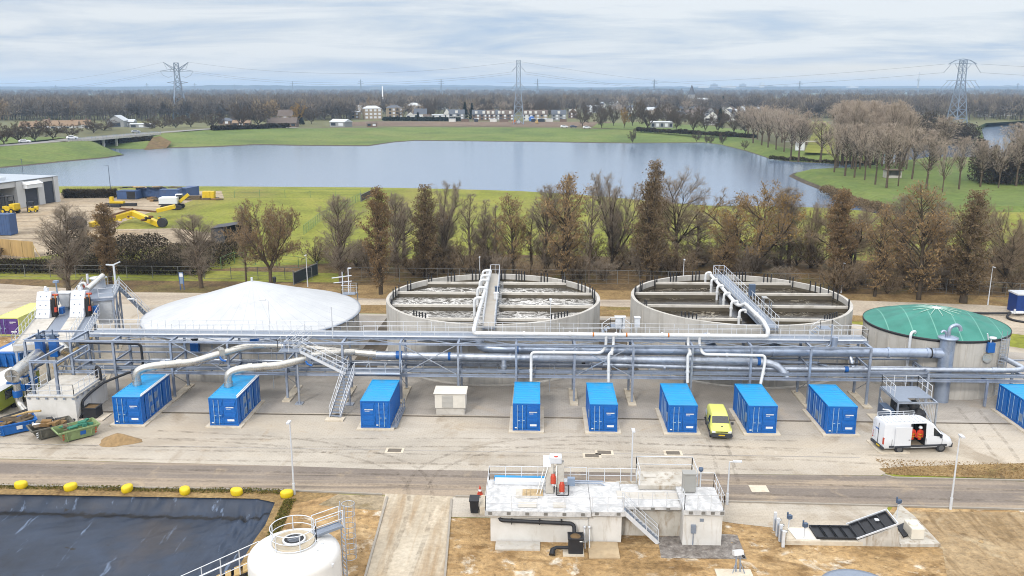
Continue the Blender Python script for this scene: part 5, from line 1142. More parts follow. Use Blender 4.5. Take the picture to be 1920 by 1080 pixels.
for i, p in enumerate(g):
    o = MB().box(p.x - .75, p.x + .75, p.y - .5, p.y + .5, .02, .035); c_ = thing('drain_cover', ['rectangular drain cover in the paving left of the lamp top', 'rectangular drain cover just behind another one in mid paving', 'rectangular drain cover in the paving behind the high roof railing', 'rectangular drain cover in the paving right of the lamp by the pond'][i], 'drain cover', p, 'drain covers in the yard')
    o.build('frame', M_plinth, c_); b = MB()
    for k in range(7): b.box(p.x - .55, p.x + .55, p.y - .33 + k * .1, p.y - .27 + k * .1, .036, .05)
    b.build('grid', pm('drain_iron', T(120, 112, 102), .1, 3, .7), c_)
tag(MB().box(15.85, 17.15, 58.3, 59.4, .03, .036).lathe([(.4, .04), (0, .045)], 16.5, 58.85, 20).build('manhole_cover', M_plinth), 'pale square manhole cover in the dark road', 'manhole cover')
b = MB(); rr = random.Random(2)
N_ = 26; vs = []
for j in range(8):
    for k in range(N_):
        a = 2 * math.pi * k / N_; rd = 1.0 - j / 7; w_ = 1 + .16 * math.sin(3 * a + 1) + rr.uniform(-.05, .05)
        vs.append((-35.2 + 1.75 * rd * w_ * math.cos(a), 65.9 + 1.0 * rd * w_ * math.sin(a), .02 + .75 * (1 - rd ** 1.3) + rr.uniform(-.02, .02)))
b.add(vs, [(j * N_ + k, j * N_ + (k + 1) % N_, (j + 1) * N_ + (k + 1) % N_, (j + 1) * N_ + k) for j in range(7) for k in range(N_)], True)
tag(b.build('sand_heap', pm('heap_sand', T(168, 140, 100), .3, 4, .95, bump=.8)), 'low heap of sand on the paving before the left containers', 'sand heap')
rg = np.random.default_rng(12); b = MB()
for k in range(620):
    x, y = ((rg.uniform(-5.4, 34), rg.uniform(40, 53)) if k % 4 else (rg.uniform(-17.5, -11), rg.uniform(40, 54))); s = .03 + .16 * rg.random() ** 4
    if (-3.2 < x < 12.2 and y > 48.6) or (15.8 < x < 26.4 and y > 50.6): continue
    b.add([(x + s * a * rg.uniform(.7, 1.3), y + s * c * rg.uniform(.7, 1.3), .01 + s * d * rg.uniform(.4, .8)) for a, c, d in ((1, 0, .3), (0, 1, .3), (-1, 0, .3), (0, -1, .3), (0, 0, 1))], [(0, 1, 4), (1, 2, 4), (2, 3, 4), (3, 0, 4)])
tag(b.build('rubble', pm('clod_sand', T(186, 158, 116), .3, 2, .95), origin=(0, 0, 0)), kind='stuff')
# ================================================================ vehicles
M_glass = pm('vehicle_glass', (.02, .025, .03, 1), .1, 2, .08, spec=.8)
M_tyre = pm('tyre_black', (.02, .02, .022, 1), .1, 4, .8); M_rim = pm('wheel_grey', T(120, 122, 126), .1, 4, .4, .5)
def vehicle(name, label, cat, loc, rz, paint, st, wheels, wr, glass, extras=None, skip=(), group=None, name2='body'):
    """body lofted from stations (x, z_low, z_waist, z_top, half width, half roof width)"""
    root = thing(name, label, cat, (0, 0, 0), group)
    vs = []; fs = []
    def ring(s): 
        x, zb, zs, zr, hw, hr = s; r = min(.09, (zr - zs) * .4)
        h = [(hw * .93, zb), (hw, zb + .12), (hw, zs), (hr + .01, zr - r), (hr - r, zr)]
        return [(x, y, z) for y, z in h] + [(x, -y, z) for y, z in h[::-1]]
    for s in st: vs += ring(s)
    n = 10
    for i in range(len(st) - 1):
        for k in range(n):
            if (i, k) in skip: continue
            fs.append((i * n + k, i * n + (k + 1) % n, (i + 1) * n + (k + 1) % n, (i + 1) * n + k))
    fs.append(tuple(range(n))[::-1]); fs.append(tuple(range((len(st) - 1) * n, len(st) * n)))
    m = MB().add(vs, fs, True); bd = m.build(name2, paint, root); e = bd.modifiers.new('edge', 'EDGE_SPLIT'); e.split_angle = R(38)
    for nm, pts in glass:
        q = [V3(p) for p in pts]; nn = (q[1] - q[0]).cross(q[2] - q[0]).normalized(); c = sum(q, Vector()) / len(q)
        if nn.dot(c - Vector((0, 0, .7))) < 0: nn = -nn
        MB().quad(*[p + nn * .012 for p in q]).build(nm, M_glass, root, fixn=False)
    for x, y in wheels:
        w_ = MB().tube([(x, y - .11, wr), (x, y + .11, wr)], wr, 20).build('wheel', M_tyre, root)
        sg = 1 if y > 0 else -1; MB().tube([(x, y + sg * .1, wr), (x, y + sg * .125, wr)], wr * .62, 16).build('rim', M_rim, w_)
    if extras: extras(root)
    root.location = loc; root.rotation_euler = (0, 0, rz); return root
M_vanw = pm('van_white', W(228, 232, 238), .03, 1, .3)
M_bump = pm('bumper_dark', T(58, 62, 70), .1, 3, .6)
VS = [(-2.95, .5, 1.2, 2.4, .95, .84), (-2.88, .42, 1.2, 2.56, .99, .86), (-.75, .4, 1.2, 2.6, 1.0, .88), (.55, .4, 1.2, 2.58, 1.0, .88), (1.0, .4, 1.2, 2.48, 1.0, .86), (1.25, .4, 1.2, 2.36, 1.0, .84), (2.02, .4, 1.12, 1.52, .99, .8), (2.5, .4, 1.0, 1.3, .97, .76), (2.85, .42, .82, 1.1, .9, .7), (2.97, .5, .7, .92, .8, .6)]
def van_extras(root):
    MB().box(-.72, .52, -.9, .9, .5, .56).build('load_floor', pm('ply_floor', T(150, 136, 116), .2, 2, .8), root)
    MB().box(-.78, -.74, -.9, .9, .56, 2.4).box(.53, .57, -.85, .85, .56, 2.4).build('bulkhead', M_dark, root)
    d = MB().box(-2.1, -.72, -1.09, -1.05, .5, 2.3).build('sliding_door', M_vanw, root, bevel=.02); MB().box(-.95, -.8, -1.115, -1.09, 1.15, 1.2).build('handle', M_bump, d)
    MB().box(-2.5, 2.4, -1.035, -1.0, .52, .68).build('side_trim', M_bump, root)
    MB().box(-2.1, -.72, -1.115, -1.09, .52, .68).build('side_trim', M_bump, root)
    MB().box(-3.06, -2.86, -.95, .95, .36, .58).build('bumper', M_bump, root); MB().box(2.78, 3.03, -.82, .82, .32, .66).build('bumper', M_bump, root)
    for y in (-.9, .8): MB().box(-3.0, -2.9, y - (.06 if y < 0 else 0), y + .1, .8, 1.35).build('tail_light', M_red, root)
    MB().box(-3.09, -3.06, -.55, -.05, .44, .55).build('number_plate', M_yell, root)
    b = MB().box(-2.985, -2.96, -.02, .02, .6, 2.3)
    for x, z1 in ((.6, 2.1), (1.96, 1.15), (-2.3, 2.2)): b.box(x, x + .025, -1.008, -.99, .7, z1 if z1 < 1.3 else 1.22)
    b.build('door_gap', M_bump, root)
    b = MB()
    for i in range(9): b.box(-2.75 + i * .38, -2.72 + i * .38, -.8, .8, 2.6, 2.645)
    for y in (-.82, .82): b.tube([(-2.8, y, 2.72), (.5, y, 2.72)], .025, 6)
    for x in (-2.75, -1.6, -.5, .4):
        b.tube([(x, -.82, 2.62), (x, -.82, 2.72)], .02, 5).tube([(x, .82, 2.58), (x, .82, 2.9)], .02, 5)
    b.tube([(-2.75, .82, 2.9), (.4, .82, 2.9)], .025, 6); b.build('roof_rack', M_rail, root)
    b = MB()
    for y in (.45, .8): b.tube([(-3.03, y, .9), (-3.03, y, 2.6)], .022, 5)
    for i in range(6): b.tube([(-3.03, .45, 1.0 + i * .28), (-3.03, .8, 1.0 + i * .28)], .018, 5)
    b.build('rear_ladder', M_rail, root)
    for y in (-.62, .62): MB().box(2.82, 2.9, y - .16, y + .16, .78, .95).build('headlight', M_louv, root)
    for y in (-1.15, 1.15): MB().obox((1.75, y, 1.45), .1, .22, .3).build('mirror', M_bump, root)
    tx = MB(); u = .55
    for k in range(8): tx.box(-2.985, -2.965, u - .055, u, 1.72, 1.8); u -= .08
    tx.build('lettering', M_blue, root)
van = vehicle('delivery_van', 'white high roof van with open sliding door beside the caged black tanks', 'van', (30.95, 66.75, .02), R(6.5), M_vanw, VS, [(1.95, -.92), (1.95, .92), (-1.6, -.92), (-1.6, .92)], .35,
    [('windscreen', [(1.3, -.78, 2.3), (2.0, -.76, 1.56), (2.0, .76, 1.56), (1.3, .78, 2.3)]), ('side_window', [(1.0, -.96, 1.45), (1.95, -.97, 1.3), (1.75, -.93, 1.6), (1.3, -.87, 2.05), (1.0, -.87, 2.1)]), ('side_window', [(1.0, .96, 1.45), (1.95, .97, 1.3), (1.75, .93, 1.6), (1.3, .87, 2.05), (1.0, .87, 2.1)])],
    van_extras, skip=((2, 6), (2, 7)))
M_hiv = pm('hi_vis_orange', T(232, 70, 40), .1, 4, .7)
def jacket(lx, ly, label, helm):
    M4 = Matrix.Translation(van.location) @ Matrix.Rotation(R(6.5), 4, 'Z'); p = M4 @ Vector((lx, ly, .95)); j = thing('work_jacket', label, 'jacket', p, 'work clothes hanging in the van')
    j.rotation_euler = (0, 0, R(6.5)); j.location = p
    o = MB(); L_ = [(.0, .14, .07), (.3, .17, .09), (.6, .2, .1), (.82, .17, .08), (.9, .06, .05)]
    n = 10; vs = [(rx * math.cos(2 * math.pi * k / n), ry * math.sin(2 * math.pi * k / n), z) for z, rx, ry in L_ for k in range(n)]
    o.add([(p.x + a, p.y + b_, p.z + c) for a, b_, c in vs], [(i * n + k, i * n + (k + 1) % n, (i + 1) * n + (k + 1) % n, (i + 1) * n + k) for i in range(4) for k in range(n)], True)
    for sx in (-1, 1): o.tube([(p.x + sx * .17, p.y, p.z + .78), (p.x + sx * .26, p.y - .02, p.z + .5), (p.x + sx * .24, p.y - .05, p.z + .2)], [.075, .065, .055], 8)
    bd = o.build('jacket_body', M_hiv, j)
    z = MB()
    for zz, rx in ((.25, .175), (.5, .2)): z.lathe([(rx, p.z + zz), (rx, p.z + zz + .06)], p.x, p.y, 12)
    z.build('reflective_band', M_yell, bd)
    if helm: MB().lathe([(.16, p.z + 1.0), (.15, p.z + 1.1), (.08, p.z + 1.18), (0, p.z + 1.2)], p.x, p.y, 14).build('helmet', M_wmark, j)
    MB().tube([(p.x, p.y, p.z + .88), (p.x, p.y + .02, p.z + 1.05)], .012, 5).build('hook', M_rail, j)
jacket(.28, -.55, 'orange hi-vis jacket below a white helmet in the open van door', True)
jacket(-.3, -.45, 'orange and brown work jacket hanging left in the open van door', False)
tag(MB().prism([U(*p).xy for p in ((1624, 827), (1648, 851), (1706, 851), (1660, 827))], .01, .13).build('concrete_pad', M_plinth), 'pale concrete pad under the rear of the white van', 'pad')
M_lime = pm('van_lime', W(222, 226, 118), .03, 1, .32)
CS = [(-2.1, .5, .95, 1.5, .82, .66), (-2.04, .38, .95, 1.66, .87, .7), (-1.0, .3, .95, 1.72, .89, .72), (.35, .3, .95, 1.7, .89, .71), (.62, .3, .95, 1.62, .89, .69), (1.3, .3, .92, 1.16, .89, .72), (1.95, .3, .82, 1.0, .86, .66), (2.15, .34, .65, .82, .78, .58)]
def caddy_x(root):
    MB().box(2.0, 2.24, -.84, .84, .28, .62).build('bumper', M_bump, root); MB().box(-2.25, -2.1, -.85, .85, .32, .58).build('bumper', M_bump, root)
    MB().box(2.235, 2.25, -.26, .26, .42, .52).build('number_plate', M_yell, root)
    MB().box(2.08, 2.18, -.5, .5, .7, .76).build('grille', M_black, root)
    for y in (-.66, .66): MB().box(2.02, 2.16, y - .14, y + .14, .64, .78).build('headlight', M_wmark, root)
    b = MB()
    for x in (.95, -.1, -1.05): b.box(x, x + .02, -.91, -.895, .42, .98)
    b.build('door_gap', M_bump, root)
    for y in (-1.02, 1.02): MB().obox((.98, y, 1.08), .12, .2, .18).build('mirror', M_bump, root)
    MB().obox((1.75, .05, 1.085), .12, .16, .015).build('badge', M_bump, root)
    MB().quad((-1.9, -.895, 1.0), (-.9, -.91, 1.0), (-.9, -.86, 1.35), (-1.7, -.85, 1.4)).quad((.2, -.915, .6), (-.9, -.915, 1.02), (-.9, -.915, .85), (.0, -.915, .5)).build('side_graphic', M_wmark, root)
    for sy in (-1, 1): MB().tube([(-2.1, sy * .9, .34), (2.0, sy * .9, .34)], .06, 6).build('sill', M_bump, root)
vehicle('small_van', 'yellow green small van parked between two blue containers', 'van', (15.72, 69.95, .02), R(-94), M_lime, CS, [(1.45, -.8), (1.45, .8), (-1.35, -.8), (-1.35, .8)], .31,
    [('windscreen', [(.66, -.66, 1.58), (1.27, -.72, 1.18), (1.27, .72, 1.18), (.66, .66, 1.58)]), ('side_window', [(.95, -.88, 1.08), (.1, -.9, 1.08), (.1, -.77, 1.53), (.5, -.76, 1.53)]), ('side_window', [(.95, .88, 1.08), (.1, .9, 1.08), (.1, .77, 1.53), (.5, .76, 1.53)]), ('rear_window', [(-2.1, -.6, 1.05), (-2.1, .6, 1.05), (-2.07, .55, 1.48), (-2.07, -.55, 1.48)])], caddy_x)
SS = [(-2.1, .45, .8, 1.0, .78, .62), (-1.95, .3, .85, 1.12, .85, .7), (-1.3, .28, .9, 1.38, .88, .66), (-.6, .26, .9, 1.47, .9, .62), (.3, .26, .9, 1.45, .9, .62), (1.0, .26, .88, 1.04, .89, .7), (1.8, .28, .75, .92, .86, .66), (2.1, .36, .62, .74, .76, .55)]
M_carw = pm('car_white', W(226, 230, 236), .03, 1, .3); M_card = pm('car_navy', T(44, 56, 80), .05, 1, .3); M_cars = pm('car_silver', T(176, 184, 194), .04, 1, .3, .4)
def car(label, x, y, z, rz, mat, kind='car', s=1.0):
    gl = [('windscreen', [(.36, -.6, 1.4), (.95, -.68, 1.07), (.95, .68, 1.07), (.36, .6, 1.4)]), ('rear_window', [(-1.35, -.6, 1.35), (-1.85, -.65, 1.12), (-1.85, .65, 1.12), (-1.35, .6, 1.35)]), ('side_window', [(.8, -.88, .98), (-1.5, -.87, .98), (-1.1, -.68, 1.33), (.3, -.66, 1.36)]), ('side_window', [(.8, .88, .98), (-1.5, .87, .98), (-1.1, .68, 1.33), (.3, .66, 1.36)])]
    o = vehicle('parked_car', label, 'car', (x, y, z), rz, mat, SS, [(1.3, -.8), (1.3, .8), (-1.3, -.8), (-1.3, .8)], .31, gl, group='cars across the lake')
    o.scale = (s, s, s); return o
# ================================================================ screening plant on the left
pit = thing('pump_pit', 'pale concrete pump pit with railed top beside the leftmost blue container', 'pump pit', (-43.2, 73, 0))
MB().box(-45.4, -41.0, 70.2, 75.8, 0, 2.3).build('wall', M_wash, pit)
MB().box(-45.5, -40.9, 70.1, 75.9, 2.3, 2.38).build('top_slab', M_concp, pit)
MB().rail([(-45.3, 70.2, 2.38), (-41.05, 70.2, 2.38), (-41.05, 75.7, 2.38)], 1.05, 1.0, .026, (.5,), True).build('railing', M_rail, pit)
MB().rail([(-45.3, 70.2, 2.38), (-45.3, 73.5, 2.38)], 1.05, 1.0, .026, (.5,), True).build('railing', M_rail, pit)
b = MB()
for i in range(6): b.box(-45.2 + i * .8, -45.02 + i * .8, 70.05, 70.1, 2.12, 2.28); b.box(-40.9, -40.85, 70.4 + i * .95, 70.58 + i * .95, 2.12, 2.28)
b.build('bracket', M_grate, pit)
MB().box(-43.9, -42.7, 73.2, 74.4, 2.385, 2.44).build('hatch', M_hatch, pit)
fr = thing('pipe_portal', 'grey steel portal frame standing on the railed pump pit', 'steel frame', (-43.6, 70.7, 2.38))
for x in (-44.9, -42.7):
    MB().hbeam((x, 70.7, 2.38), (x, 70.7, 5.3), .22, .22).build('post', M_galvd, fr)
    MB().hbeam((x, 70.7, 5.2), (x, 76.2, 5.2), .18, .2).build('beam', M_galvd, fr)
MB().hbeam((-45, 70.7, 5.4), (-42.5, 70.7, 5.4), .2, .2).build('beam', M_galvd, fr)
bx = thing('sump_box', 'black open sump box right of the pump pit', 'box', (-40, 71.4, 0))
MB().box(-40.75, -39.55, 70.7, 71.9, .1, 1.0).build('body', M_black, bx); MB().box(-40.8, -39.5, 70.65, 70.8, 1.0, 1.08).box(-40.8, -39.5, 71.8, 71.95, 1.0, 1.08).box(-40.8, -40.65, 70.8, 71.8, 1.0, 1.08).box(-39.65, -39.5, 70.8, 71.8, 1.0, 1.08).build('rim', M_black, bx)
MB().box(-40.65, -39.65, 70.8, 71.8, .95, 1.02).build('filter_fill', MATS['filter_brown'], bx); MB().box(-41, -38.8, 70.3, 72.1, 0, .1).build('base', M_plinth, bx)
pipe('black_pipe', [(-44.0, 77.2, 5.2), (-38.2, 77.0, 5.2), (-37.9, 77.0, 5.0), (-37.9, 77.0, 2.9), (-40.6, 74.6, 2.15), (-40.8, 72.4, 1.9), (-40.85, 71.0, 1.6), (-40.85, 71.0, .3), (-41.4, 70.0, .15), (-43, 69.6, .1)], .12, M_black, 'black pipe looping from the rack down the right side of the pump pit', .4, n=8)
pipe('black_pipe', [(-41.6, 75.3, 2.4), (-41.6, 75.3, 3.5), (-40.9, 74.7, 3.5), (-40.9, 74.7, 2.3)], .12, M_black, 'short arched black pipe at the back corner of the pump pit', .35, n=8)
# header pipe with valves
h0, h1 = U(22, 705, 3.8), U(92, 648, 3.8); hd = (h1 - h0).normalized()
hp = pipe('header_pipe', [h0, h1], .58, M_stain, 'big silver header pipe with capped end at the far left of the rack', 0, [(h0 + hd * .08, hd), (h0 + hd * 2.6, hd)], n=24, fr=1.06, fw=.08)
MB().beam(h0 - hd * .06 + Vector((0, 0, .5)), h0 - hd * .06 - Vector((0, 0, .5)), .06).beam(h0 - hd * .06 + Vector((.45, 0, 0)), h0 - hd * .06 - Vector((.45, 0, 0)), .06).build('end_rib', M_galv, hp)
for i, k in enumerate((.7, 2.6, 4.5)):
    p = h0 + hd * k; q = pipe('drop_pipe', [p, p - Vector((0, 0, 2.9)), p + Vector((.9, -.6, -3.4))], .3, M_stain, ['silver drop pipe with two blue valves nearest the capped header end', 'middle silver drop pipe with two blue valves under the header', 'rear silver drop pipe with two blue valves under the header'][i], .6, [(p - Vector((0, 0, .85)), Z, M_blue, .07), (p - Vector((0, 0, 1.9)), Z, M_blue, .3)], n=14, fr=1.35)
    MB().obox(p - Vector((.45, .1, .85)), .6, .3, .2, .2).build('actuator', M_blue, q)
tag(MB().tube([U(100, 690, 3.3), U(185, 620, 4.2)], .16, 8).build('timber_pole', M_timber), 'long yellowish pole leaning beside the silver header pipe', 'pole')
pipe('suction_duct', [(-49.6, 79.3, 4.4), (-46.6, 78.6, 4.4), (-45.9, 78.0, 4.0)], .48, M_stain, 'short fat silver duct behind the left rack corner', .5, [((-47.9, 78.9, 4.4), (1, -.2, 0))], n=18, fr=1.1)
for i, (px, lb) in enumerate(((78, 'left one of the two tall blue valve boxes at the rack corner'), (104, 'right one of the two tall blue valve boxes at the rack corner'))):
    p = A(px, 668, 78.0); g = thing('gate_valve', lb, 'valve', p, 'tall blue valve boxes')
    MB().obox(p + Vector((0, 0, .9)), .8, .5, 1.8).build('housing', M_blue, g, bevel=.03)
    MB().obox(p + Vector((0, 0, 2.0)), .5, .4, .4).tube([p + Vector((-.6, 0, 2.1)), p + Vector((.6, 0, 2.1))], .12, 8).tube([p + Vector((0, 0, 2)), p + Vector((0, 0, 2.7))], .06, 6).build('drive', M_motor, g)
# raised screening deck, turned against the grid
SO = Vector((-49.0, 80.2, 0)); SR = R(20)
def L3(u, v, z=0): return Vector((SO.x + u, SO.y + v, z))
def lbox(mb, u0, u1, v0, v1, z0, z1): return mb.box(SO.x + u0, SO.x + u1, SO.y + v0, SO.y + v1, z0, z1)
def lpt(u, v, z): c, s = math.cos(SR), math.sin(SR); return Vector((SO.x + u * c - v * s, SO.y + u * s + v * c, z))
sp = thing('screening_deck', 'raised deck of white channels and grating on steel legs at far left', 'platform', SO)
for u0, u1 in ((-2.7, -.7), (.7, 2.3)): lbox(MB(), u0, u1, -1.4, 17, 4.0, 4.55).build('channel', M_concp, sp)
lbox(MB(), -.68, .68, -1.4, 17, 4.4, 4.46).build('walkway_deck', M_grate, sp); lbox(MB(), 2.32, 3.7, -1.4, 9.5, 4.4, 4.46).build('walkway_deck', M_grate, sp)
MB().rail([L3(-2.7, 17, 4.55), L3(-2.7, -1.4, 4.55), L3(3.7, -1.4, 4.5), L3(3.7, 9.5, 4.5)], 1.1, 1.5, .03, (.5,), True).build('railing', M_rail, sp)
MB().rail([L3(2.35, -1.4, 4.5), L3(2.35, 8, 4.5)], 1.1, 1.5, .03, (.5,), True).build('railing', M_rail, sp)
for u in (-2.5, .9, 2.2, 3.6):
    for v in (-1.2, 3, 7, 11, 15):
        if u > 3 and v > 9: continue
        q = MB().hbeam(L3(u, v, 0), L3(u, v, 4.0), .18, .18); q.build('leg', M_galvd, sp)
b = MB()
for v in (-1.2, 3, 7, 11, 15): b.hbeam(L3(-2.7, v, 3.9), L3(3.7 if v < 9 else 2.3, v, 3.9), .16, .2).beam(L3(.9, v, .5), L3(2.2, v, 3.8), .07)
for u in (-2.5, 2.2): b.beam(L3(u, -1.2, .5), L3(u, 3, 3.8), .07).beam(L3(u, 7, .5), L3(u, 11, 3.8), .07)
b.build('leg_brace', M_galvd, sp)
lbox(MB(), 1.3, 5.2, 10, 16.5, 6.1, 6.16).build('upper_deck', M_grate, sp)
MB().rail([L3(3.7, 10, 6.16), L3(5.2, 10, 6.16), L3(5.2, 16.5, 6.16), L3(1.3, 16.5, 6.16), L3(1.3, 10, 6.16)], 1.1, 1.3, .03, (.5,), True).build('railing', M_rail, sp)
for u in (1.5, 5.1):
    for v in (10.1, 13, 16.3): MB().hbeam(L3(u, v, 0), L3(u, v, 6.1), .18, .18).build('leg', M_galvd, sp)
b = MB(); 
for v0, v1 in ((10.1, 13), (13, 16.3)): b.beam(L3(5.1, v0, 1), L3(5.1, v1, 5.8), .08).beam(L3(5.1, v1, 1), L3(5.1, v0, 5.8), .08)
b.hbeam(L3(5.15, 10, 6.0), L3(5.15, 16.5, 6.0), .14, .24).hbeam(L3(1.4, 10, 6.0), L3(5.2, 10, 6.0), .14, .24); b.build('leg_brace', M_galvd, sp)
hv = [(3.0, 10.2, 5.9), (5.0, 10.2, 5.9), (5.0, 12.9, 5.9), (3.0, 12.9, 5.9), (3.4, 10.6, 3.0), (4.7, 10.6, 3.0), (4.7, 12.6, 3.0), (3.4, 12.6, 3.0)]
MB().add([L3(*p) for p in hv], [(0, 1, 2, 3), (7, 6, 5, 4), (0, 4, 5, 1), (1, 5, 6, 2), (2, 6, 7, 3), (3, 7, 4, 0)]).build('hopper', M_rail, sp, bevel=.04)
b = MB(); b.add([L3(u, v, z) for u, v, z in ((5.2, 15, 6.1), (5.2, 16, 6.1), (9.2, 15, .2), (9.2, 16, .2))], []) if False else None
b = MB(); b.beam(L3(5.2, 15.0, 6.1), L3(9.6, 15.0, .2), .06, .25).beam(L3(5.2, 16.0, 6.1), L3(9.6, 16.0, .2), .06, .25)
for i in range(18): p = L3(5.2, 15.5, 6.1).lerp(L3(9.6, 15.5, .2), (i + .5) / 18); b.obox(p, .26, 1.0, .04)
b.build('stair_flight', M_grate, sp)
for v in (15, 16): MB().rail([L3(5.2, v, 6.1), L3(9.6, v, .2)], 1.05, 1.2, .03).build('railing', M_rail, sp)
lbox(MB(), -2.9, 5.4, -1.9, 17.3, .02, .14).build('foundation', M_plinth, sp)
sp.rotation_euler = (0, 0, SR)
def dirt_screen(u, v, label):
    p = lpt(u, v, 4.55); g = thing('step_screen', label, 'machine', p, 'white inclined screens on the raised deck')
    x, y, z = p
    b = MB().xprism([(y - 1.0, z), (y + .5, z), (y + 1.15, z + 2.6), (y + .1, z + 2.75)], x - .75, x + .75); hs = b.build('housing', pm('screen_white', W(224, 228, 236), .03, 1, .4), g, bevel=.03)
    b = MB()
    for j in range(3):
        for sx in (-.3, .3): f = .18 + j * .32; b.obox((x + sx, y - 1.0 + 1.1 * f - .03, z + 2.75 * f), .1, .06, .12)
        b.beam((x - .73, y - 1.0 + 1.1 * (.02 + j * .33) - .012, z + 2.75 * (.02 + j * .33)), (x + .73, y - 1.0 + 1.1 * (.02 + j * .33) - .012, z + 2.75 * (.02 + j * .33)), .02)
    b.build('latch', M_louv, hs)
    MB().box(x + .8, x + 1.15, y - .4, y + .4, z, z + 2.0).build('side_frame', M_dark, g)
    MB().tube([(x + 1.2, y - .3, z + .55), (x + 1.2, y - .25, z + 1.1)], .16, 10).build('motor', M_red, g); MB().tube([(x + .8, y + .3, z + 2.35), (x + 1.35, y + .3, z + 2.35)], .12, 10).build('motor', M_red, g)
    MB().tube([(x + 1.1, y, z + 1.2), (x + 1.1, y + .2, z + 2.4)], .08, 8).tube([(x + .9, y - .4, z + 2.1), (x + 1.1, y + .1, z + 1.0)], .06, 8).build('fitting', M_orange, g)
    MB().box(x + 1.3, x + 1.7, y + .2, y + .8, z + .2, z + .9).build('drive_box', M_blue, g)
    MB().box(x - .15, x + .25, y + .4, y + .8, z + 2.75, z + 3.05).lathe([(.13, z + 3.05), (.12, z + 3.25), (0, z + 3.3)], x, y + .55, 10).build('beacon', M_rail, g)
    g.rotation_euler = (0, 0, R(5))
dirt_screen(-1.7, 10.0, 'left of the two white inclined screens on the raised deck')
dirt_screen(1.75, 9.4, 'right of the two white inclined screens on the raised deck')
p = lpt(-.1, 12.8, 4.5); g = thing('container_bin', 'small white funnel bin between and behind the two white screens', 'bin', p)
MB().add([(p.x + a, p.y + b_, p.z + c) for a, b_, c in ((-.7, -.5, 1.9), (.7, -.5, 1.9), (.7, .5, 1.9), (-.7, .5, 1.9), (-.4, -.3, .4), (.4, -.3, .4), (.4, .3, .4), (-.4, .3, .4))], [(0, 1, 2, 3), (7, 6, 5, 4), (0, 4, 5, 1), (1, 5, 6, 2), (2, 6, 7, 3), (3, 7, 4, 0)]).build('hopper', M_rail, g)
MB().obox(p + Vector((0, 0, 2.0)), 1.6, 1.2, .12).build('lid', M_rail, g); MB().obox(p + Vector((0, 0, .2)), .5, .4, .5).build('foot', M_louv, g)
p = lpt(3.0, 16, 6.16); g = thing('grit_washer', 'white drum with sloping screw on the upper deck at far left', 'machine', p)
MB().lathe([(.75, p.z), (.75, p.z + 1.1), (.95, p.z + 1.12), (.95, p.z + 1.2), (0, p.z + 1.25)], p.x, p.y, 18).build('drum', M_rail, g)
MB().tube([p + Vector((.6, -3.8, .6)), p + Vector((.9, -.6, 1.5))], .35, 12).build('screw', M_stain, g); MB().tube([p + Vector((-.6, -3, .2)), p + Vector((-.6, -3, 1.1)), p + Vector((0, -3, 1.3)), p + Vector((.2, -3, .5))], .13, 8, bend=.3).build('pipe_loop', M_white, g)
MB().obox(p + Vector((-.3, -2.2, .6)), .4, .6, .5).build('motor', M_red, g); MB().tube([p + Vector((-2.4, -4.6, -1)), p + Vector((-2.4, -4.6, 1.6))], .08, 8).obox(p + Vector((-2.4, -4.6, 1.7)), .5, .4, .25).build('vent', M_louv, g); MB().tube([p + Vector((-1.0, -.5, 0)), p + Vector((-1.0, -.5, 1.7))], .14, 8).build('standpipe', M_rail, g)
p = lpt(4.9, 15.2, 6.16); g = thing('mast_lamp', 'white twin headed mast lamp on the upper deck at far left', 'lamp', p)
MB().tube([p, p + Vector((0, 0, 2.7))], .12, 8).build('pole', M_rail, g); MB().beam(p + Vector((-.9, 0, 2.75)), p + Vector((0, 0, 2.7)), .14).beam(p + Vector((.8, 0, 3.1)), p + Vector((0, 0, 2.75)), .14).build('lamp_head', M_rail, g)
# containers and skips on the left
M_purple = pm('purple_paint', T(96, 62, 146), .1, 2, .5); M_ypale = pm('pale_lime_paint', T(232, 236, 140), .06, 1.5, .5)
container(-64.6, 96.2, 2.75, 7.2, 2.35, 'lime yellow container with purple doors at the left edge', wm=M_ypale, rm=M_ypale, dm=M_purple, group='containers of other colours', pad=False)
bb = thing('waste_container', 'blue waste container with white lid behind the silver header pipe', 'container', (-56.2, 87.5, 0))
MB().add([(-57.7, 84.6, .2), (-54.9, 84.6, .2), (-54.9, 90.4, .2), (-57.7, 90.4, .2), (-58.0, 84.3, 1.75), (-54.6, 84.3, 1.75), (-54.6, 90.7, 1.75), (-58.0, 90.7, 1.75)], [(0, 3, 2, 1), (4, 5, 6, 7), (0, 1, 5, 4), (1, 2, 6, 5), (2, 3, 7, 6), (3, 0, 4, 7)]).build('body', M_cblue, bb)
b = MB()
for i in range(5): b.box(-58.0 + .25 + i * .75, -57.85 + .25 + i * .75, 84.28, 84.4, .25, 1.7)
b.box(-58.08, -54.52, 84.2, 84.34, 1.68, 1.84); b.build('rib', M_cblue, bb); MB().box(-57.2, -55.6, 84.8, 90.2, 1.76, 1.88).build('lid', M_rail, bb)
lc = thing('site_cabin', 'lime green site cabin with white roof and red white warning stripes', 'cabin', (-50, 74.4, 0))
M_lgreen = pm('lime_green_paint', T(166, 178, 62), .08, 1.5, .5)
MB().box(-51.4, -48.5, 70.9, 77.6, .55, 2.35).build('body', M_lgreen, lc, bevel=.05)
MB().add([(-51.5, 70.8, 2.35), (-48.4, 70.8, 2.35), (-48.4, 77.7, 2.35), (-51.5, 77.7, 2.35), (-51.2, 71.1, 2.62), (-48.8, 71.1, 2.62), (-48.8, 77.4, 2.62), (-51.2, 77.4, 2.62)], [(0, 3, 2, 1), (4, 5, 6, 7), (0, 1, 5, 4), (1, 2, 6, 5), (2, 3, 7, 6), (3, 0, 4, 7)]).build('roof', M_wmark, lc)
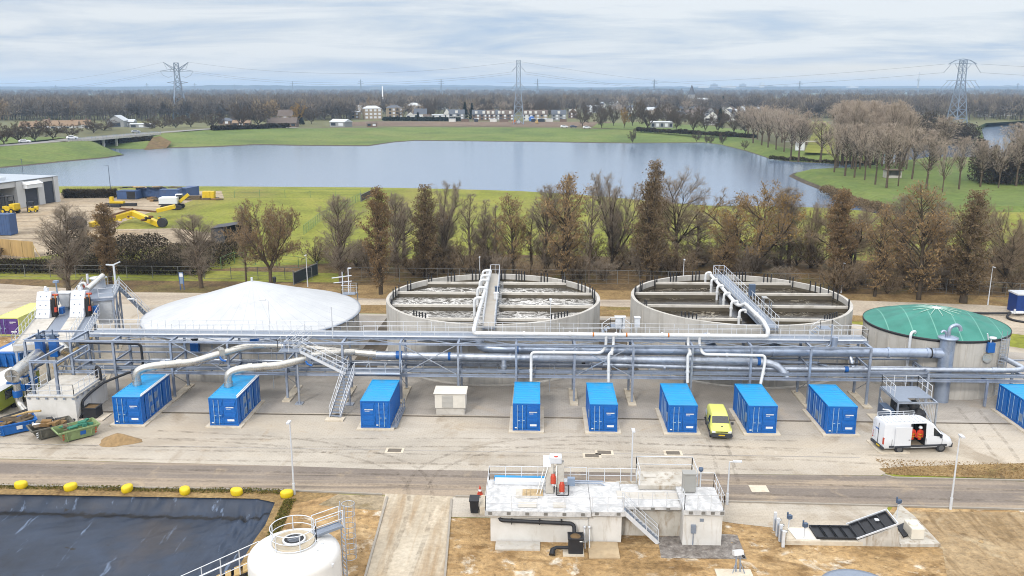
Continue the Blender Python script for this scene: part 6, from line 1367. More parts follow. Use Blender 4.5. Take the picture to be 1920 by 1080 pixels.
MB().box(-48.5, -48.47, 72.0, 73.2, 1.3, 2.1).build('window', M_glass, lc)
b = MB()
for i in range(4): b.box(-49.15, -48.6, 70.86, 70.9, .7 + i * .42, .9 + i * .42)
b.build('warning_stripe', M_red, lc)
for y in (73.5, 75): MB().tube([(-48.9, y, .32), (-48.6, y, .32)], .32, 14).build('wheel', M_tyre, lc)
def skip(c, rz, mat, label, fill, stripe=True):
    s = thing('waste_skip', label, 'skip', (0, 0, 0), 'open waste skips beside the pump pit')
    o, i_, h = [(-1.15, -.75), (1.15, -.75), (1.15, .75), (-1.15, .75)], [(-1.65, -.92), (1.65, -.92), (1.65, .92), (-1.65, .92)], 1.0
    vs = [(x, y, .12) for x, y in o] + [(x, y, h) for x, y in i_] + [(x * .95, y * .93, h) for x, y in i_] + [(x * .97, y * .92, .2) for x, y in o]
    fs = [(0, 3, 2, 1), (12, 13, 14, 15)]
    for a in range(4): b_ = (a + 1) % 4; fs += [(a, b_, 4 + b_, 4 + a), (4 + a, 4 + b_, 8 + b_, 8 + a), (8 + a, 8 + b_, 12 + b_, 12 + a)]
    MB().add(vs, fs).build('body', mat, s)
    b = MB()
    for x in (-.9, .9):
        for sg in (-1, 1): b.beam((x, sg * .76, .1), (x * 1.15, sg * .95, h), .09, .06)
    for p, q in zip(i_, i_[1:] + i_[:1]): b.beam((p[0], p[1], h), (q[0], q[1], h), .1, .1)
    b.build('rim', mat, s)
    b = MB()
    for sx in (-1, 1):
        for k in range(3): b.add([(sx * 1.28 - .06, -.84 - .02 - k * .04 + .02, .3 + k * .2), (sx * 1.28 + .1, -.86 - k * .04 + .02, .36 + k * .2), (sx * 1.28 + .1, -.88 - k * .04 + .02, .46 + k * .2), (sx * 1.28 - .06, -.86 - k * .04 + .02, .4 + k * .2)], [(0, 1, 2, 3)])
    b.build('warning_stripe', M_wmark if not fill else (M_red if stripe else M_wmark), s)
    MB().add([(.05, -.885, .45), (.5, -.885, .45), (.5, -.945, .8), (.05, -.945, .8)], [(0, 1, 2, 3)]).build('company_plate', M_blue if stripe else M_wmark, s)
    s.location = (c[0], c[1], .02); s.rotation_euler = (0, 0, rz); return s
M_camo = pm('grimy_grey_paint', T(112, 110, 100), .35, 2, .7, dirt=T(60, 56, 48), dirtscale=2); M_sage = pm('sage_green_paint', T(150, 172, 118), .15, 2, .6, dirt=T(90, 92, 72), dirtscale=2)
skip((-45.2, 67.75), R(40), M_cblue, 'blue skip of rubble at the left edge of the yard', True, False)
skip((-41.6, 67.15), R(43), M_camo, 'grimy grey skip between the blue and the green skip', True, False)
skip((-39.2, 66.75), R(45), M_sage, 'sage green skip with green netting, rightmost of three skips', True, True)
rr = random.Random(8)
def debris(c, n, cols, label, name, rz, long=True):
    g = thing(name, label, 'waste', (c[0], c[1], .9))
    for k in range(n):
        a, b_ = rr.uniform(-1.1, 1.1), rr.uniform(-.6, .6); x = c[0] + a * math.cos(rz) - b_ * math.sin(rz); y = c[1] + a * math.sin(rz) + b_ * math.cos(rz)
        L_ = rr.uniform(.6, 2.0) if long else rr.uniform(.3, .9)
        MB().obox((x, y, .85 + .25 * (1 - abs(a) / 1.3) + rr.uniform(0, .2)), L_, rr.uniform(.08, .5), rr.uniform(.06, .3), rz + rr.uniform(-.6, .6), rr.uniform(-.3, .3), rr.uniform(-.25, .25)).build('plank' if long else 'lump', cols[k % len(cols)], g, bevel=.02)
W1, W2, W3 = pm('grey_board', T(112, 98, 78), .25, 3, .9), pm('brown_sacking', T(150, 118, 76), .25, 4, .95), pm('green_net', T(62, 136, 112), .3, 5, .9)
debris((-45.3, 67.9), 12, [W1, W2, W1], 'heap of old boards and rubble in the blue skip', 'board_heap', R(40))
debris((-41.6, 67.15), 14, [W2, M_black, W2, W1, M_wmark], 'heap of brown sacks and black scraps in the grey skip', 'scrap_heap', R(43), False)
debris((-39.2, 66.75), 11, [W3, W3, W1], 'tangle of green netting in the sage green skip', 'net_heap', R(45), False)
tag(MB().tube([(-47.6, 70.2, .2), (-44.6, 69.0, 1.35), (-43.4, 68.9, 1.5)], .1, 7).build('long_beam', M_timber), 'pale timber beam lying across the blue skip', 'beam')
tag(MB().obox((-46.9, 69.9, .35), 3.4, 1.0, .5, R(42), 0, R(-8)).build('dark_tarpaulin', M_black, bevel=.1), 'dark sheet bundled on the ground under the lime cabin', 'tarpaulin')
# unit at the right edge behind the green dome
rb = thing('pump_unit', 'dark blue pump unit with white top at the right picture edge', 'pump', (63.5, 111, 0))
MB().box(62.4, 65.4, 109.9, 112.0, .3, 2.75).build('housing', pm('deep_blue_paint', T(12, 62, 140), .15, 2, .5), rb, bevel=.04); MB().box(62.3, 65.5, 109.8, 112.1, 2.75, 2.95).build('roof', M_rail, rb)
MB().tube([(61.6, 109.6, .5), (63.2, 109.6, .5)], .22, 10).tube([(62.0, 109.4, .4), (62.0, 109.4, 1.0)], .14, 8).build('manifold', M_rail, rb)
pipe('suction_hose', [(52.9, 107.9, .1), (53.5, 108.9, .9), (55, 109.4, .5), (58.5, 110.2, .2), (61.6, 109.6, .4)], .15, M_black, 'straight black hose leading to the dark blue pump unit', .8, n=8)
pipe('suction_hose', [(61.5, 109.4, .5), (60.4, 108.4, .2), (60.6, 107.0, .15), (62.5, 105.4, .15), (66, 103.8, .15), (70, 102.5, .15)], .15, M_black, 'curved black hose lying on the road by the dark blue pump unit', .8, n=8)
tag(MB().obox((39.4, 112.9, .2), 2.2, 1.4, .3, .1).build('concrete_pad', M_concp), 'small pale concrete pad beyond the right rim of the brown tank', 'pad')
for i, (px, py, w_, h_) in enumerate(((1163, 606, .9, 1.1), (1195, 605, .5, .9))):
    p = A(px, py, 79.6); o = MB().box(p.x - w_ / 2, p.x + w_ / 2, p.y, p.y + .4, p.z - h_ * .5, p.z + h_ * .5).box(p.x - w_ * .6, p.x + w_ * .6, p.y - .1, p.y + .5, p.z + h_ * .5, p.z + h_ * .5 + .08)
    o.beam((p.x, p.y + .2, 5.9), (p.x, p.y + .2, p.z - h_ * .5), .08); tag(o.build('meter_cabinet', M_rail), ['white meter cabinet on the walkway between the two open tanks', 'small white meter cabinet on the walkway beside a larger one'][i], 'cabinet')
# ================================================================ storage yard on the left
M_hall = pm('hall_cladding', W(206, 208, 210), .06, .3, .5, dirt=T(180, 180, 178), dirtscale=.2); M_hroof = pm('hall_roof', T(190, 200, 212), .06, .2, .5); M_door = pm('hall_door_dark', T(66, 72, 86), .1, .5, .5)
hall = thing('industrial_hall', 'grey industrial hall with dark roller doors at the left edge', 'hall', U(112, 378))
C0 = U(112, 378); fd = (U(0, 396) - C0).normalized(); fn = Vector((-fd.y, fd.x, 0)); fn = fn if fn.x > 0 else -fn      # along the facade, outwards
def hp_(s, o, z): return C0 + fd * s + fn * o + Vector((0, 0, z))
def hbox(mb, s0, s1, o0, o1, z0, z1):
    vs = [hp_(s, o, z) for z in (z0, z1) for o in (o0, o1) for s in (s0, s1)]
    return mb.add(vs, [(0, 2, 3, 1), (4, 5, 7, 6), (0, 1, 5, 4), (2, 6, 7, 3), (0, 4, 6, 2), (1, 3, 7, 5)])
b = MB(); hbox(b, -.3, 1.2, -30, 0, 0, 6.6); hbox(b, 4.6, 6.5, -30, 0, 0, 6.5); hbox(b, 10.6, 13.0, -30, 0, 0, 6.5); hbox(b, 21, 60, -30, 0, 0, 6.5)
hbox(b, 1.2, 4.6, -30, -.3, 5.6, 6.5); hbox(b, 6.5, 10.6, -30, -.3, 5.0, 6.5); hbox(b, 13, 21, -30, -.3, 5.2, 6.5); hbox(b, 1.2, 60, -30, -20, 0, 6.5); b.build('wall', M_hall, hall)
for s0, s1, h in ((1.2, 4.6, 5.6), (6.5, 10.6, 5.0)):
    b = MB(); hbox(b, s0 + .02, s1 - .02, -.6, -.4, 0, h)
    for i in range(7): hbox(b, s0 + .05, s1 - .05, -.4, -.36, .2 + i * h / 7.2, .25 + i * h / 7.2)
    b.build('roller_door', M_door, hall)
b = MB(); hbox(b, 6.2, 11.0, 0, 1.2, 4.6, 5.6); b.add([hp_(6.0, 0, 6.3), hp_(11.2, 0, 6.3), hp_(11.2, 1.4, 5.6), hp_(6.0, 1.4, 5.6), hp_(6.0, 0, 5.6), hp_(11.2, 0, 5.6)], [(0, 1, 2, 3), (0, 3, 4), (1, 5, 2), (4, 3, 2, 5), (0, 4, 5, 1)]); b.build('canopy', M_wmark, hall)
b = MB(); hbox(b, -.4, 60, -30, .05, 6.62, 6.75); b.build('roof', M_hroof, hall)
b = MB(); hbox(b, -.45, 60, -30.2, -29.9, 6.7, 7.4); hbox(b, 12, 40, -9, -4, 6.75, 7.5); b.build('roof_light', M_wmark, hall)
def forklift(p, rz, label, s=1.0, big=False):
    f = thing('forklift', label, 'forklift', (0, 0, 0), 'forklifts before the hall')
    MB().box(-1.1, .5, -.55, .55, .35, .95).box(-1.25, -.5, -.55, .55, .5, 1.25).build('chassis', M_yell, f, bevel=.06)
    b = MB()
    for x in (-.5, .5):
        for y in (-.5, .5): b.beam((x, y, .9), (x * .8, y, 2.15), .07)
    b.box(-.5, .5, -.55, .55, 2.12, 2.2); b.build('cab_frame', M_black, f); MB().box(-.4, 0, -.3, .3, .95, 1.1).box(-.45, -.3, -.3, .3, 1.1, 1.6).build('seat', M_black, f)
    b = MB()
    for y in (-.3, .3): b.beam((.75, y, .1), (.75, y, 2.3), .1); b.beam((.8, y, .12), (1.8, y, .1), .1, .05)
    b.box(.7, .8, -.35, .35, 2.2, 2.3); b.build('mast', M_black, f)
    for x, y in ((.4, .5), (.4, -.5), (-.8, .48), (-.8, -.48)):
        w_ = MB().tube([(x, y - .12, .33), (x, y + .12, .33)], .33, 14).build('wheel', M_tyre, f); sg = 1 if y > 0 else -1; MB().tube([(x, y + sg * .1, .33), (x, y + sg * .14, .33)], .18, 10).build('rim', M_yell, w_)
    f.location = p; f.rotation_euler = (0, 0, rz); f.scale = (s, s, s); return f
forklift(U(60, 398), R(200), 'yellow forklift before the dark hall door', 1.15); forklift(U(18, 400), R(170), 'bigger yellow lift truck at the left edge before the hall', 1.9)
def bluebox(px0, px1, py, L, h, rz, label, mat, open_=False):
    p = U(px0, py); q = U(px1, py); w = (q - p).length; c = thing('storage_container', label, 'container', (0, 0, 0), 'old blue containers in the storage yard')
    b = MB().box(-w / 2, w / 2, .06, L, .1, h); b.build('box', mat, c)
    b = MB()
    k = int(w / .5)
    for i in range(k): b.box(-w / 2 + .2 + i * w / k, -w / 2 + .35 + i * w / k, .02, .06, .25, h - .2)
    for x in (-w / 2 - .02, w / 2 - .1): b.box(x, x + .12, -.02, .1, 0, h + .02)
    b.box(-w / 2, w / 2, -.0, .08, h - .12, h + .03); b.build('rib', mat, c)
    if open_: MB().box(.1, w / 2 - .15, .0, .05, .2, h - .2).build('opening', M_dark, c)
    c.location = (p + q) / 2; c.rotation_euler = (0, 0, rz); return c
M_oldblue = pm('faded_blue_steel', T(70, 100, 150), .15, .6, .6, dirt=T(96, 92, 92), dirtscale=.6)
bluebox(219, 256, 374, 3, 2.3, R(-4), 'old blue container with open dark door in the storage yard', M_oldblue, True); bluebox(256, 305, 371, 2.6, 2.6, 0, 'long old blue container in the middle of the storage yard', M_oldblue)
bluebox(300, 336, 377, 2.5, 3.0, R(2), 'tall old blue container with white items behind the excavator', M_oldblue); bluebox(333, 351, 371, 6, 2.6, R(-12), 'old blue container at the grass edge of the storage yard', M_oldblue)
bluebox(-12, 21, 442, 2.5, 4.3, R(0), 'two storey blue container block at the left edge', M_oldblue)
jb = thing('scrap_heap', 'scrap boards and pipes piled on top of the old blue containers', 'scrap', U(262, 372) + Vector((0, 1, 2.7)))
for k in range(26):
    p = U(rr.uniform(222, 330), 373) + Vector((0, rr.uniform(.5, 2.0), 2.75 + rr.uniform(0, .35))); MB().obox(p, rr.uniform(1, 4), rr.uniform(.1, .5), rr.uniform(.08, .25), rr.uniform(-.5, .5), 0, rr.uniform(-.12, .12)).build('board', [W1, M_dark, W1, M_timber][k % 4], jb)
for k in range(16):
    p = U(rr.uniform(262, 420), rr.uniform(371, 378)); tag(MB().obox(p + Vector((0, 0, .25)), rr.uniform(1, 3), rr.uniform(.4, 1), rr.uniform(.2, .6), rr.uniform(-.5, .5)).build('scrap_piece', [W1, M_dark, W2][k % 3]), 'scrap lying on the ground by the old blue containers', 'scrap', 'scrap pieces in the storage yard')
ex = thing('excavator', 'white and yellow tracked excavator in the storage yard', 'excavator', (0, 0, 0))
for y in (-1.2, 1.2):
    MB().yprism([(-2.2, .5), (-1.9, .05), (1.9, .05), (2.2, .5), (1.9, .95), (-1.9, .95)], y - .3, y + .3).build('track', M_tyre, ex, bevel=.08)
MB().box(-2.3, 1.3, -1.3, 1.3, 1.1, 2.5).build('housing', M_carw, ex, bevel=.1); MB().box(-2.35, 1.3, -1.35, 1.35, 1.0, 1.25).build('base', M_bump, ex)
cb = MB().box(.6, 1.9, .35, 1.3, 1.2, 3.0).build('cab', M_carw, ex, bevel=.08); MB().box(.75, 1.92, .33, 1.32, 1.9, 2.85).build('window', M_glass, cb)
MB().beam((1.5, -.2, 1.5), (3.4, -.2, 3.0), .4, .6).build('boom', M_yell, ex)
ex.scale = (1.2,) * 3; ex.location = U(324, 392); ex.rotation_euler = (0, 0, R(8))
bm = thing('crane_boom', 'dismantled yellow machine boom lying bent on the ground', 'machine boom', U(235, 415))
pa, pb, pc = U(170, 428) + Vector((0, 0, .7)), U(250, 416) + Vector((0, 0, 2.0)), U(300, 426) + Vector((0, 0, .6))
MB().beam(pa, pb, 1.2, 1.1).build('arm', M_yell, bm, bevel=.1); MB().beam(pb, pc, 1.0, 1.2).build('arm', M_yell, bm, bevel=.1)
MB().beam(pb + Vector((-3, .5, .9)), pb + Vector((5, .8, .2)), .35).beam(pa + Vector((1, .5, .9)), pb + Vector((0, .4, .9)), .3).build('cylinder', pm('rusty_steel', T(120, 84, 52), .3, 2, .8), bm)
for k in range(12): p = pa.lerp(pc, rr.random()); MB().obox(p + Vector((0, .4, rr.uniform(.8, 1.7))), rr.uniform(.5, 1.6), .4, .4, rr.uniform(-1, 1), rr.uniform(-.5, .5)).build('fitting', [MATS['rusty_steel'], M_yell, M_dark][k % 3], bm)
MB().tube([pc + Vector((.6, -.4, .4)), pc + Vector((.6, .5, .4))], 1.0, 16).build('wheel', M_tyre, bm)
tag(MB().obox(pb + Vector((5, 6, .2)), 4, 2.0, .8, .3, 0, -.2).build('boom_section', M_yell), 'separate yellow boom section beyond the bent boom', 'machine boom')
bu = thing('loader_bucket', 'big dark digger bucket standing on the dirt', 'bucket', U(142, 432))
p = U(142, 433); pr = [(p.x + 2.0 * math.cos(a), p.z + 1.45 + 1.5 * math.sin(a)) for a in [R(k) for k in range(-30, 231, 20)]]
MB().yprism(pr, p.y - 1.2, p.y + 1.2).build('shell', pm('bucket_dark', T(72, 66, 60), .25, 1, .7), bu); MB().yprism([(x * .88 + p.x * .12, z * .88 + .17) for x, z in pr], p.y - 1.26, p.y - 1.2).build('rim', M_tyre, bu)
mt = thing('track_base', 'yellow and black track frame on the ground before the blue containers', 'machine part', U(228, 386))
p = U(228, 386); MB().obox(p + Vector((0, 0, .35)), 7.5, .9, .7, .05).obox(p + Vector((-1.5, -2.2, .3)), 5, .8, .6, -.2).build('track', M_tyre, mt); MB().obox(p + Vector((-1, 0, .95)), 3.5, 1.2, .5).obox(p + Vector((-2.6, .4, 1.6)), .8, .8, 1.3).build('frame', M_yell, mt)
ys = thing('crate_stack', 'stack of yellow crates at the grass edge', 'crates', U(392, 374)); p = U(392, 374)
for k in range(3):
    for j in range(2): MB().obox(p + Vector((-1.0 + k * 1.05, j * .2, .8 + j * .95)), 1.0, 1.6, .9, rr.uniform(-.03, .03)).build('crate', M_yell, ys, bevel=.03)
MB().obox(p + Vector((0, 0, .15)), 4.2, 2, .3).obox(p + Vector((-4.3, 0, .5)), 4.2, 1.4, 1.0).build('pallet', W1, ys)
tf = thing('timber_fence', 'pale timber board fence at the left edge', 'fence', U(30, 480)); a_, b_ = U(-40, 476), U(65, 484)
n_ = 60
m = MB()
for k in range(n_): q = a_.lerp(b_, (k + .5) / n_); m.obox(q + Vector((0, (k % 2) * .03, 1.45 + .25 * (1 - k / n_))), (b_ - a_).length / n_ * .96, .05, 2.9)
m.build('board', pm('fence_timber', T(206, 172, 116), .25, 1.5, .8, stretch=(1, 1, .1)), tf)
for k in range(6): q = a_.lerp(b_, k / 5); MB().beam(q + Vector((0, -.06, 0)), q + Vector((0, -.06, 2.7)), .14).build('post', M_timber, tf)
MB().beam(b_ + Vector((0, 0, 2.4)), b_ + Vector((1.9, -1.2, 0)), .1).build('brace', M_timber, tf)
sh = thing('open_shed', 'dark open fronted steel shed leaning beside the hedge', 'shed', U(418, 462)); p = U(397, 462)
MB().box(p.x, p.x + 2.6, p.y, p.y + 4, 0, 3.4).build('cabin', pm('shed_dark', T(70, 72, 80), .2, 1, .7), sh); MB().add([(p.x - .1, p.y - .2, 3.4), (p.x + 3.5, p.y - .2, 3.9), (p.x + 6.8, p.y, 4.6), (p.x + 6.8, p.y + 4, 4.6), (p.x - .1, p.y + 4.2, 3.5)], [(0, 1, 2, 3, 4)]).build('roof', MATS['shed_dark'], sh)
b = MB()
for x, h in ((3.4, 3.8), (5.2, 4.1), (6.6, 4.5)): b.beam((p.x + x, p.y, 0), (p.x + x - .4, p.y + .2, h), .16)
b.beam((p.x + 2.6, p.y, 2), (p.x + 6.6, p.y, 2.8), .14).beam((p.x + 3, p.y, .4), (p.x + 5.3, p.y, 3.6), .12); b.build('frame', W1, sh); MB().box(p.x + 2.6, p.x + 6.6, p.y + 3.4, p.y + 3.7, 0, 3.6).build('back_wall', M_dark, sh)
p = U(208, 360); lamp(p.x, p.y, 7.6, 'tall dark lamp mast behind the storage yard hedge', .7, r=.11, dirn=(-1, 0), mat=pm('mast_grey', T(96, 110, 132), .1, 2, .6))
p = U(46, 345); lamp(p.x, p.y, 7.5, 'thin dark mast behind the industrial hall', 0, r=.09, mat=MATS['mast_grey'])
# ================================================================ fences, signs
M_wire = pm('fence_steel', T(140, 142, 140), .1, 3, .5, .3); M_gfence = pm('green_fence', T(110, 150, 104), .1, 3, .6); M_gwire = MATS['green_fence']
def fence(pts, h, step, label, mat, wires=(.98, .66, .33, .05), bars=0, group=None, lean=0, name='chain_link_fence'):
    pts = [V3(p) for p in pts]; f = thing(name, label, 'fence', pts[0], group); w_ = MB()
    for a, b_ in zip(pts, pts[1:]):
        k = max(1, round((b_ - a).length / step)); n2 = 0
        for i in range(k + (b_ is pts[-1])):
            q = a.lerp(b_, i / k); MB().beam(q, q + Vector((0, lean, h)), .075).build('post', mat, f)
        for z in wires: w_.beam(a + Vector((0, 0, h * z)), b_ + Vector((0, 0, h * z)), .05 if z > .9 else .025)
        if bars:
            kk = int((b_ - a).length / bars)
            for i in range(kk): q = a.lerp(b_, i / kk); w_.beam(q + Vector((0, 0, .05)), q + Vector((0, 0, h)), .03)
    w_.build('wire_mesh' if not bars else 'bars', mat, f); return f
fence([(-130, 129.5, 0), (-52, 128.3, 0), (-35, 128.0, 0)], 2.0, 4.2, 'grey wire fence between dark hedge and grass at the left', M_wire)
fence([(-30.5, 127.5, 0), (-12, 127, 0), (12, 126.6, 0), (50, 124.5, 0), (68, 119.5, 0), (110, 112, 0)], 2.2, 8.2, 'long grey wire fence at the foot of the brown tree row', M_wire, bars=1.6)
fence([U(*p) for p in ((570, 440), (600, 416), (676, 376))], 2.0, 2.6, 'pale green fence running diagonally across the meadow', M_gfence, bars=.8)
fence([U(*p) for p in ((398, 372), (440, 371), (676, 370))], 2.2, 7.5, 'straight green fence along the lake side of the meadow', M_gfence)
fence([U(*p) for p in ((415, 505), (440, 494), (560, 503), (575, 508))], 2.0, 4, 'low green fence in the meadow behind the silver tank', M_gfence)
gt_ = thing('sliding_gate', 'dark sliding gate leaf at the end of the diagonal fence', 'gate', U(687, 374)); a_, b_ = U(677, 379), U(697, 369)
MB().beam(a_ + Vector((0, 0, 1.9)), b_ + Vector((0, 0, 1.9)), .1).beam(a_ + Vector((0, 0, .2)), b_ + Vector((0, 0, .2)), .1).build('frame', M_wire, gt_)
m = MB(); 
for i in range(40): q = a_.lerp(b_, i / 39); m.beam(q + Vector((0, 0, .2)), q + Vector((0, 0, 1.9)), .09)
m.build('bars', pm('gate_brown', T(86, 78, 70), .1, 2, .7), gt_)
for q in (a_, b_): MB().beam(q, q + Vector((0, 0, 2.4)), .2).build('post', M_wire, gt_)
g2 = thing('sliding_gate', 'dark blue slatted gate at the end of the silver tank', 'gate', U(568, 533)); a_, b_ = U(551, 534), U(577, 531) + Vector((0, 6, 0))
MB().beam(a_ + Vector((0, 0, .95)), b_ + Vector((0, 0, .95)), .06, 1.6).build('panel', pm('gate_blue', T(62, 70, 84), .1, 2, .6), g2); MB().beam(a_ + Vector((0, 0, 1.85)), b_ + Vector((0, 0, 1.85)), .12).beam(a_ + Vector((0, 0, .1)), b_ + Vector((0, 0, .1)), .12).build('frame', M_wire, g2)
for q in (a_, b_): MB().beam(q, q + Vector((0, 0, 2.2)), .14).build('post', M_wire, g2)
sg = thing('notice_board', 'tall narrow blue notice board by the grass strip', 'sign', U(342, 543)); p = U(342, 543)
for x in (-.28, .28): MB().beam(p + Vector((x, 0, 0)), p + Vector((x, 0, 2.6)), .08).build('post', M_blue, sg)
MB().obox(p + Vector((0, 0, 1.75)), .62, .06, 1.7).build('board', M_louv, sg); MB().obox(p + Vector((0, -.04, 2.2)), .5, .02, .5).build('print', M_wmark, sg)
lb = thing('litter_bin', 'dark post bin beyond the silver covered tank', 'bin', U(515, 533)); p = U(515, 533); MB().lathe([(.22, .3), (.28, 1.0), (.28, 1.1), (0, 1.25)], p.x, p.y, 12).build('bin_body', M_bump, lb); MB().beam((p.x, p.y, 0), (p.x, p.y, .4), .1).build('post', M_bump, lb)
# ================================================================ beyond the lake: road, bridge, cars
G_road = pm('far_road', T(150, 148, 146), .1, .2, .9)
def road(name, pix, w_, mat):
    pts = [U(a, b_, z) + Vector((0, 2, .12)) for a, b_, z in pix]; L_, R_ = [], []
    for i, p in enumerate(pts):
        d_ = (pts[min(i + 1, len(pts) - 1)] - pts[max(i - 1, 0)]); d_.z = 0; n_ = Vector((-d_.y, d_.x, 0)).normalized(); L_.append(p); R_.append(p + n_ * w_)
    m = MB(); k = len(pts); m.add(L_ + R_, [(i, i + 1, k + i + 1, k + i) for i in range(k - 1)]); o = m.build(name, mat, origin=(0, 0, 0), fixn=False)
    if o.data.polygons[0].normal.z < 0: o.data.flip_normals()
    return tag(o, kind='structure')
road('dike_road', [(-420, 296, 4), (0, 275, 4), (60, 270.5, 4.2), (122, 265, 4.7)], 9, G_road); road('dike_road', [(296, 250, 4.3), (400, 242.5, 4.1), (480, 240, 4.1), (560, 240.5, 3.3)], 9, G_road)
br = thing('road_bridge', 'low concrete road bridge over the lake inlet', 'bridge', U(210, 262, 4)); q0, q1 = U(122, 265, 4.75) + Vector((0, 2, 0)), U(297, 250, 4.4) + Vector((0, 2, 0)); bd_ = (q1 - q0).normalized(); bn_ = Vector((-bd_.y, bd_.x, 0))
MB().beam(q0 + bn_ * 4.5, q1 + bn_ * 4.5, 10, .5).build('deck', G_road, br); MB().beam(q0 + bn_ * -.5 - Vector((0, 0, .3)), q1 + bn_ * -.5 - Vector((0, 0, .3)), .4, 1.0).build('edge_beam', M_concp, br); MB().rail([q0 + bn_ * -.5 + Vector((0, 0, .25)), q1 + bn_ * -.5 + Vector((0, 0, .25))], 1.0, 3, .06, (.5,)).build('railing', M_louv, br)
for f in (.36, .5, .64, .78, .88):
    q = q0.lerp(q1, f); MB().beam(q + bn_ * 1 + Vector((0, 0, -6.3)), q + bn_ * 1, .9).beam(q + bn_ * 8 + Vector((0, 0, -6.3)), q + bn_ * 8, .9).beam(q - Vector((0, 0, .8)), q + bn_ * 9 - Vector((0, 0, .8)), .9, .7).build('pier', M_concp, br)
def cp(px, py, z): p = U(px, py, z); return p.x, p.y, p.z
car('white car on the dike road left of the bridge', *cp(47, 268, 4.2), R(18), M_carw, s=1.2); car('white car at the left end of the road bridge', *cp(136, 261, 5.1), R(20), M_carw, s=1.2); car('pale car near the right end of the road bridge', *cp(255, 249, 4.9), R(20), M_cars, s=1.1)
car('white van like car, leftmost of three on the far bank', *cp(1058, 239.5, 2.5), R(4), M_carw, s=1.25); car('navy car between two white ones on the far bank', *cp(1075, 239.5, 2.5), R(4), M_card, s=1.2); car('white car, rightmost of three on the far bank', *cp(1100, 241, 2.5), R(4), M_carw, s=1.2)
# ================================================================ pylons and lines
M_pyl = pm('pylon_steel', T(150, 166, 186), .08, .3, .5, .2); M_line = pm('power_line', T(110, 120, 136), .05, .1, .6)
def lattice(m, base, h, w0, w1, panels, rz, t_=.28, z0=0):
    M_ = Matrix.Rotation(rz, 3, 'Z')
    def c(z, k): f = z / h; w = w0 + (w1 - w0) * f; return Vector(base) + M_ @ Vector(((-1, 1, 1, -1)[k] * w, (-1, -1, 1, 1)[k] * w, z0 + z))
    zs = [h * (1 - (1 - i / panels) ** 1.35) for i in range(panels + 1)]
    for a, b_ in zip(zs, zs[1:]):
        for k in range(4):
            m.beam(c(a, k), c(b_, k), t_); m.beam(c(a, k), c(b_, (k + 1) % 4), t_ * .6); m.beam(c(a, (k + 1) % 4), c(b_, k), t_ * .6); m.beam(c(b_, k), c(b_, (k + 1) % 4), t_ * .55)
    return c
def arm(m, c0, c1, tip, t_=.34):
    for c in (c0, c1): m.beam(c, tip, t_); m.beam(c - Vector((0, 0, 2.2)), tip, t_)
    for f in (.3, .6, .8): m.beam(c0.lerp(tip, f), (c0 - Vector((0, 0, 2.2))).lerp(tip, f), t_ * .7)
P1, P2, P3 = U(339, 224, 2.2), U(972, 233, 2.2), U(1792, 240, 2.2)
pl = thing('pylon', 'lattice pylon with raised ear shaped arms on the left', 'pylon', P1); m = MB(); lattice(m, P1, 33, 6.5, 2.2, 6, R(28), .62); m.build('tower', M_pyl, pl)
m = MB(); top = P1 + Vector((0, 0, 33)); lattice(m, top, 15, 2.2, 1.8, 3, R(28), .5)
for s_ in (-1, 1):
    arm(m, top + Vector((s_ * 1.5, 0, 10)), top + Vector((s_ * 1.5, 1.5, 10)), top + Vector((s_ * 14.5, 0, 8.0))); arm(m, top + Vector((s_ * 1.5, 0, 10)), top + Vector((s_ * 1.5, 1.5, 10)), top + Vector((s_ * 11, 0, 15.5))); m.beam(top + Vector((s_ * 8, 0, 9.5)), top + Vector((s_ * 11, 0, 15.5)), .22); arm(m, top + Vector((s_ * 1.5, 0, -.5)), top + Vector((s_ * 1.5, 1.5, -.5)), top + Vector((s_ * 9, 0, -1.5)))
    m.tube([top + Vector((s_ * 14.5, 0, 8)), top + Vector((s_ * 12, 0, 4.5)), top + Vector((s_ * 7.5, 0, 2.6)), top + Vector((s_ * 4, 0, 4))], .14, 5)
m.build('cross_arm', M_pyl, pl)
pl = thing('pylon', 'slim lattice pylon seen edge on above the village', 'pylon', P2); m = MB(); lattice(m, P2, 31, 4.0, 1.5, 6, R(2), .5); m.build('tower', M_pyl, pl)
m = MB(); top = P2 + Vector((0, 0, 31)); lattice(m, top, 16, 1.5, 1.4, 4, R(2), .42)
for s_ in (-1, 1):
    for z_ in (12, -.5): m.beam(top + Vector((s_ * 1.4, 0, z_)), top + Vector((s_ * 5.2, 0, z_ - 4.5)), .3).beam(top + Vector((s_ * 1.4, 4, z_)), top + Vector((s_ * 5.2, 4, z_ - 4.5)), .25)
    m.beam(top + Vector((s_ * 1.5, 0, 4)), top + Vector((s_ * 1.5, 0, 8)), .5)
m.build('cross_arm', M_pyl, pl)
pl = thing('pylon', 'lattice pylon with hat shaped top on the right', 'pylon', P3); m = MB(); lattice(m, P3, 30, 5.0, 1.9, 6, R(20), .52); m.build('tower', M_pyl, pl)
m = MB(); top = P3 + Vector((0, 0, 30)); lattice(m, top, 15, 1.9, 1.6, 4, R(20), .42)
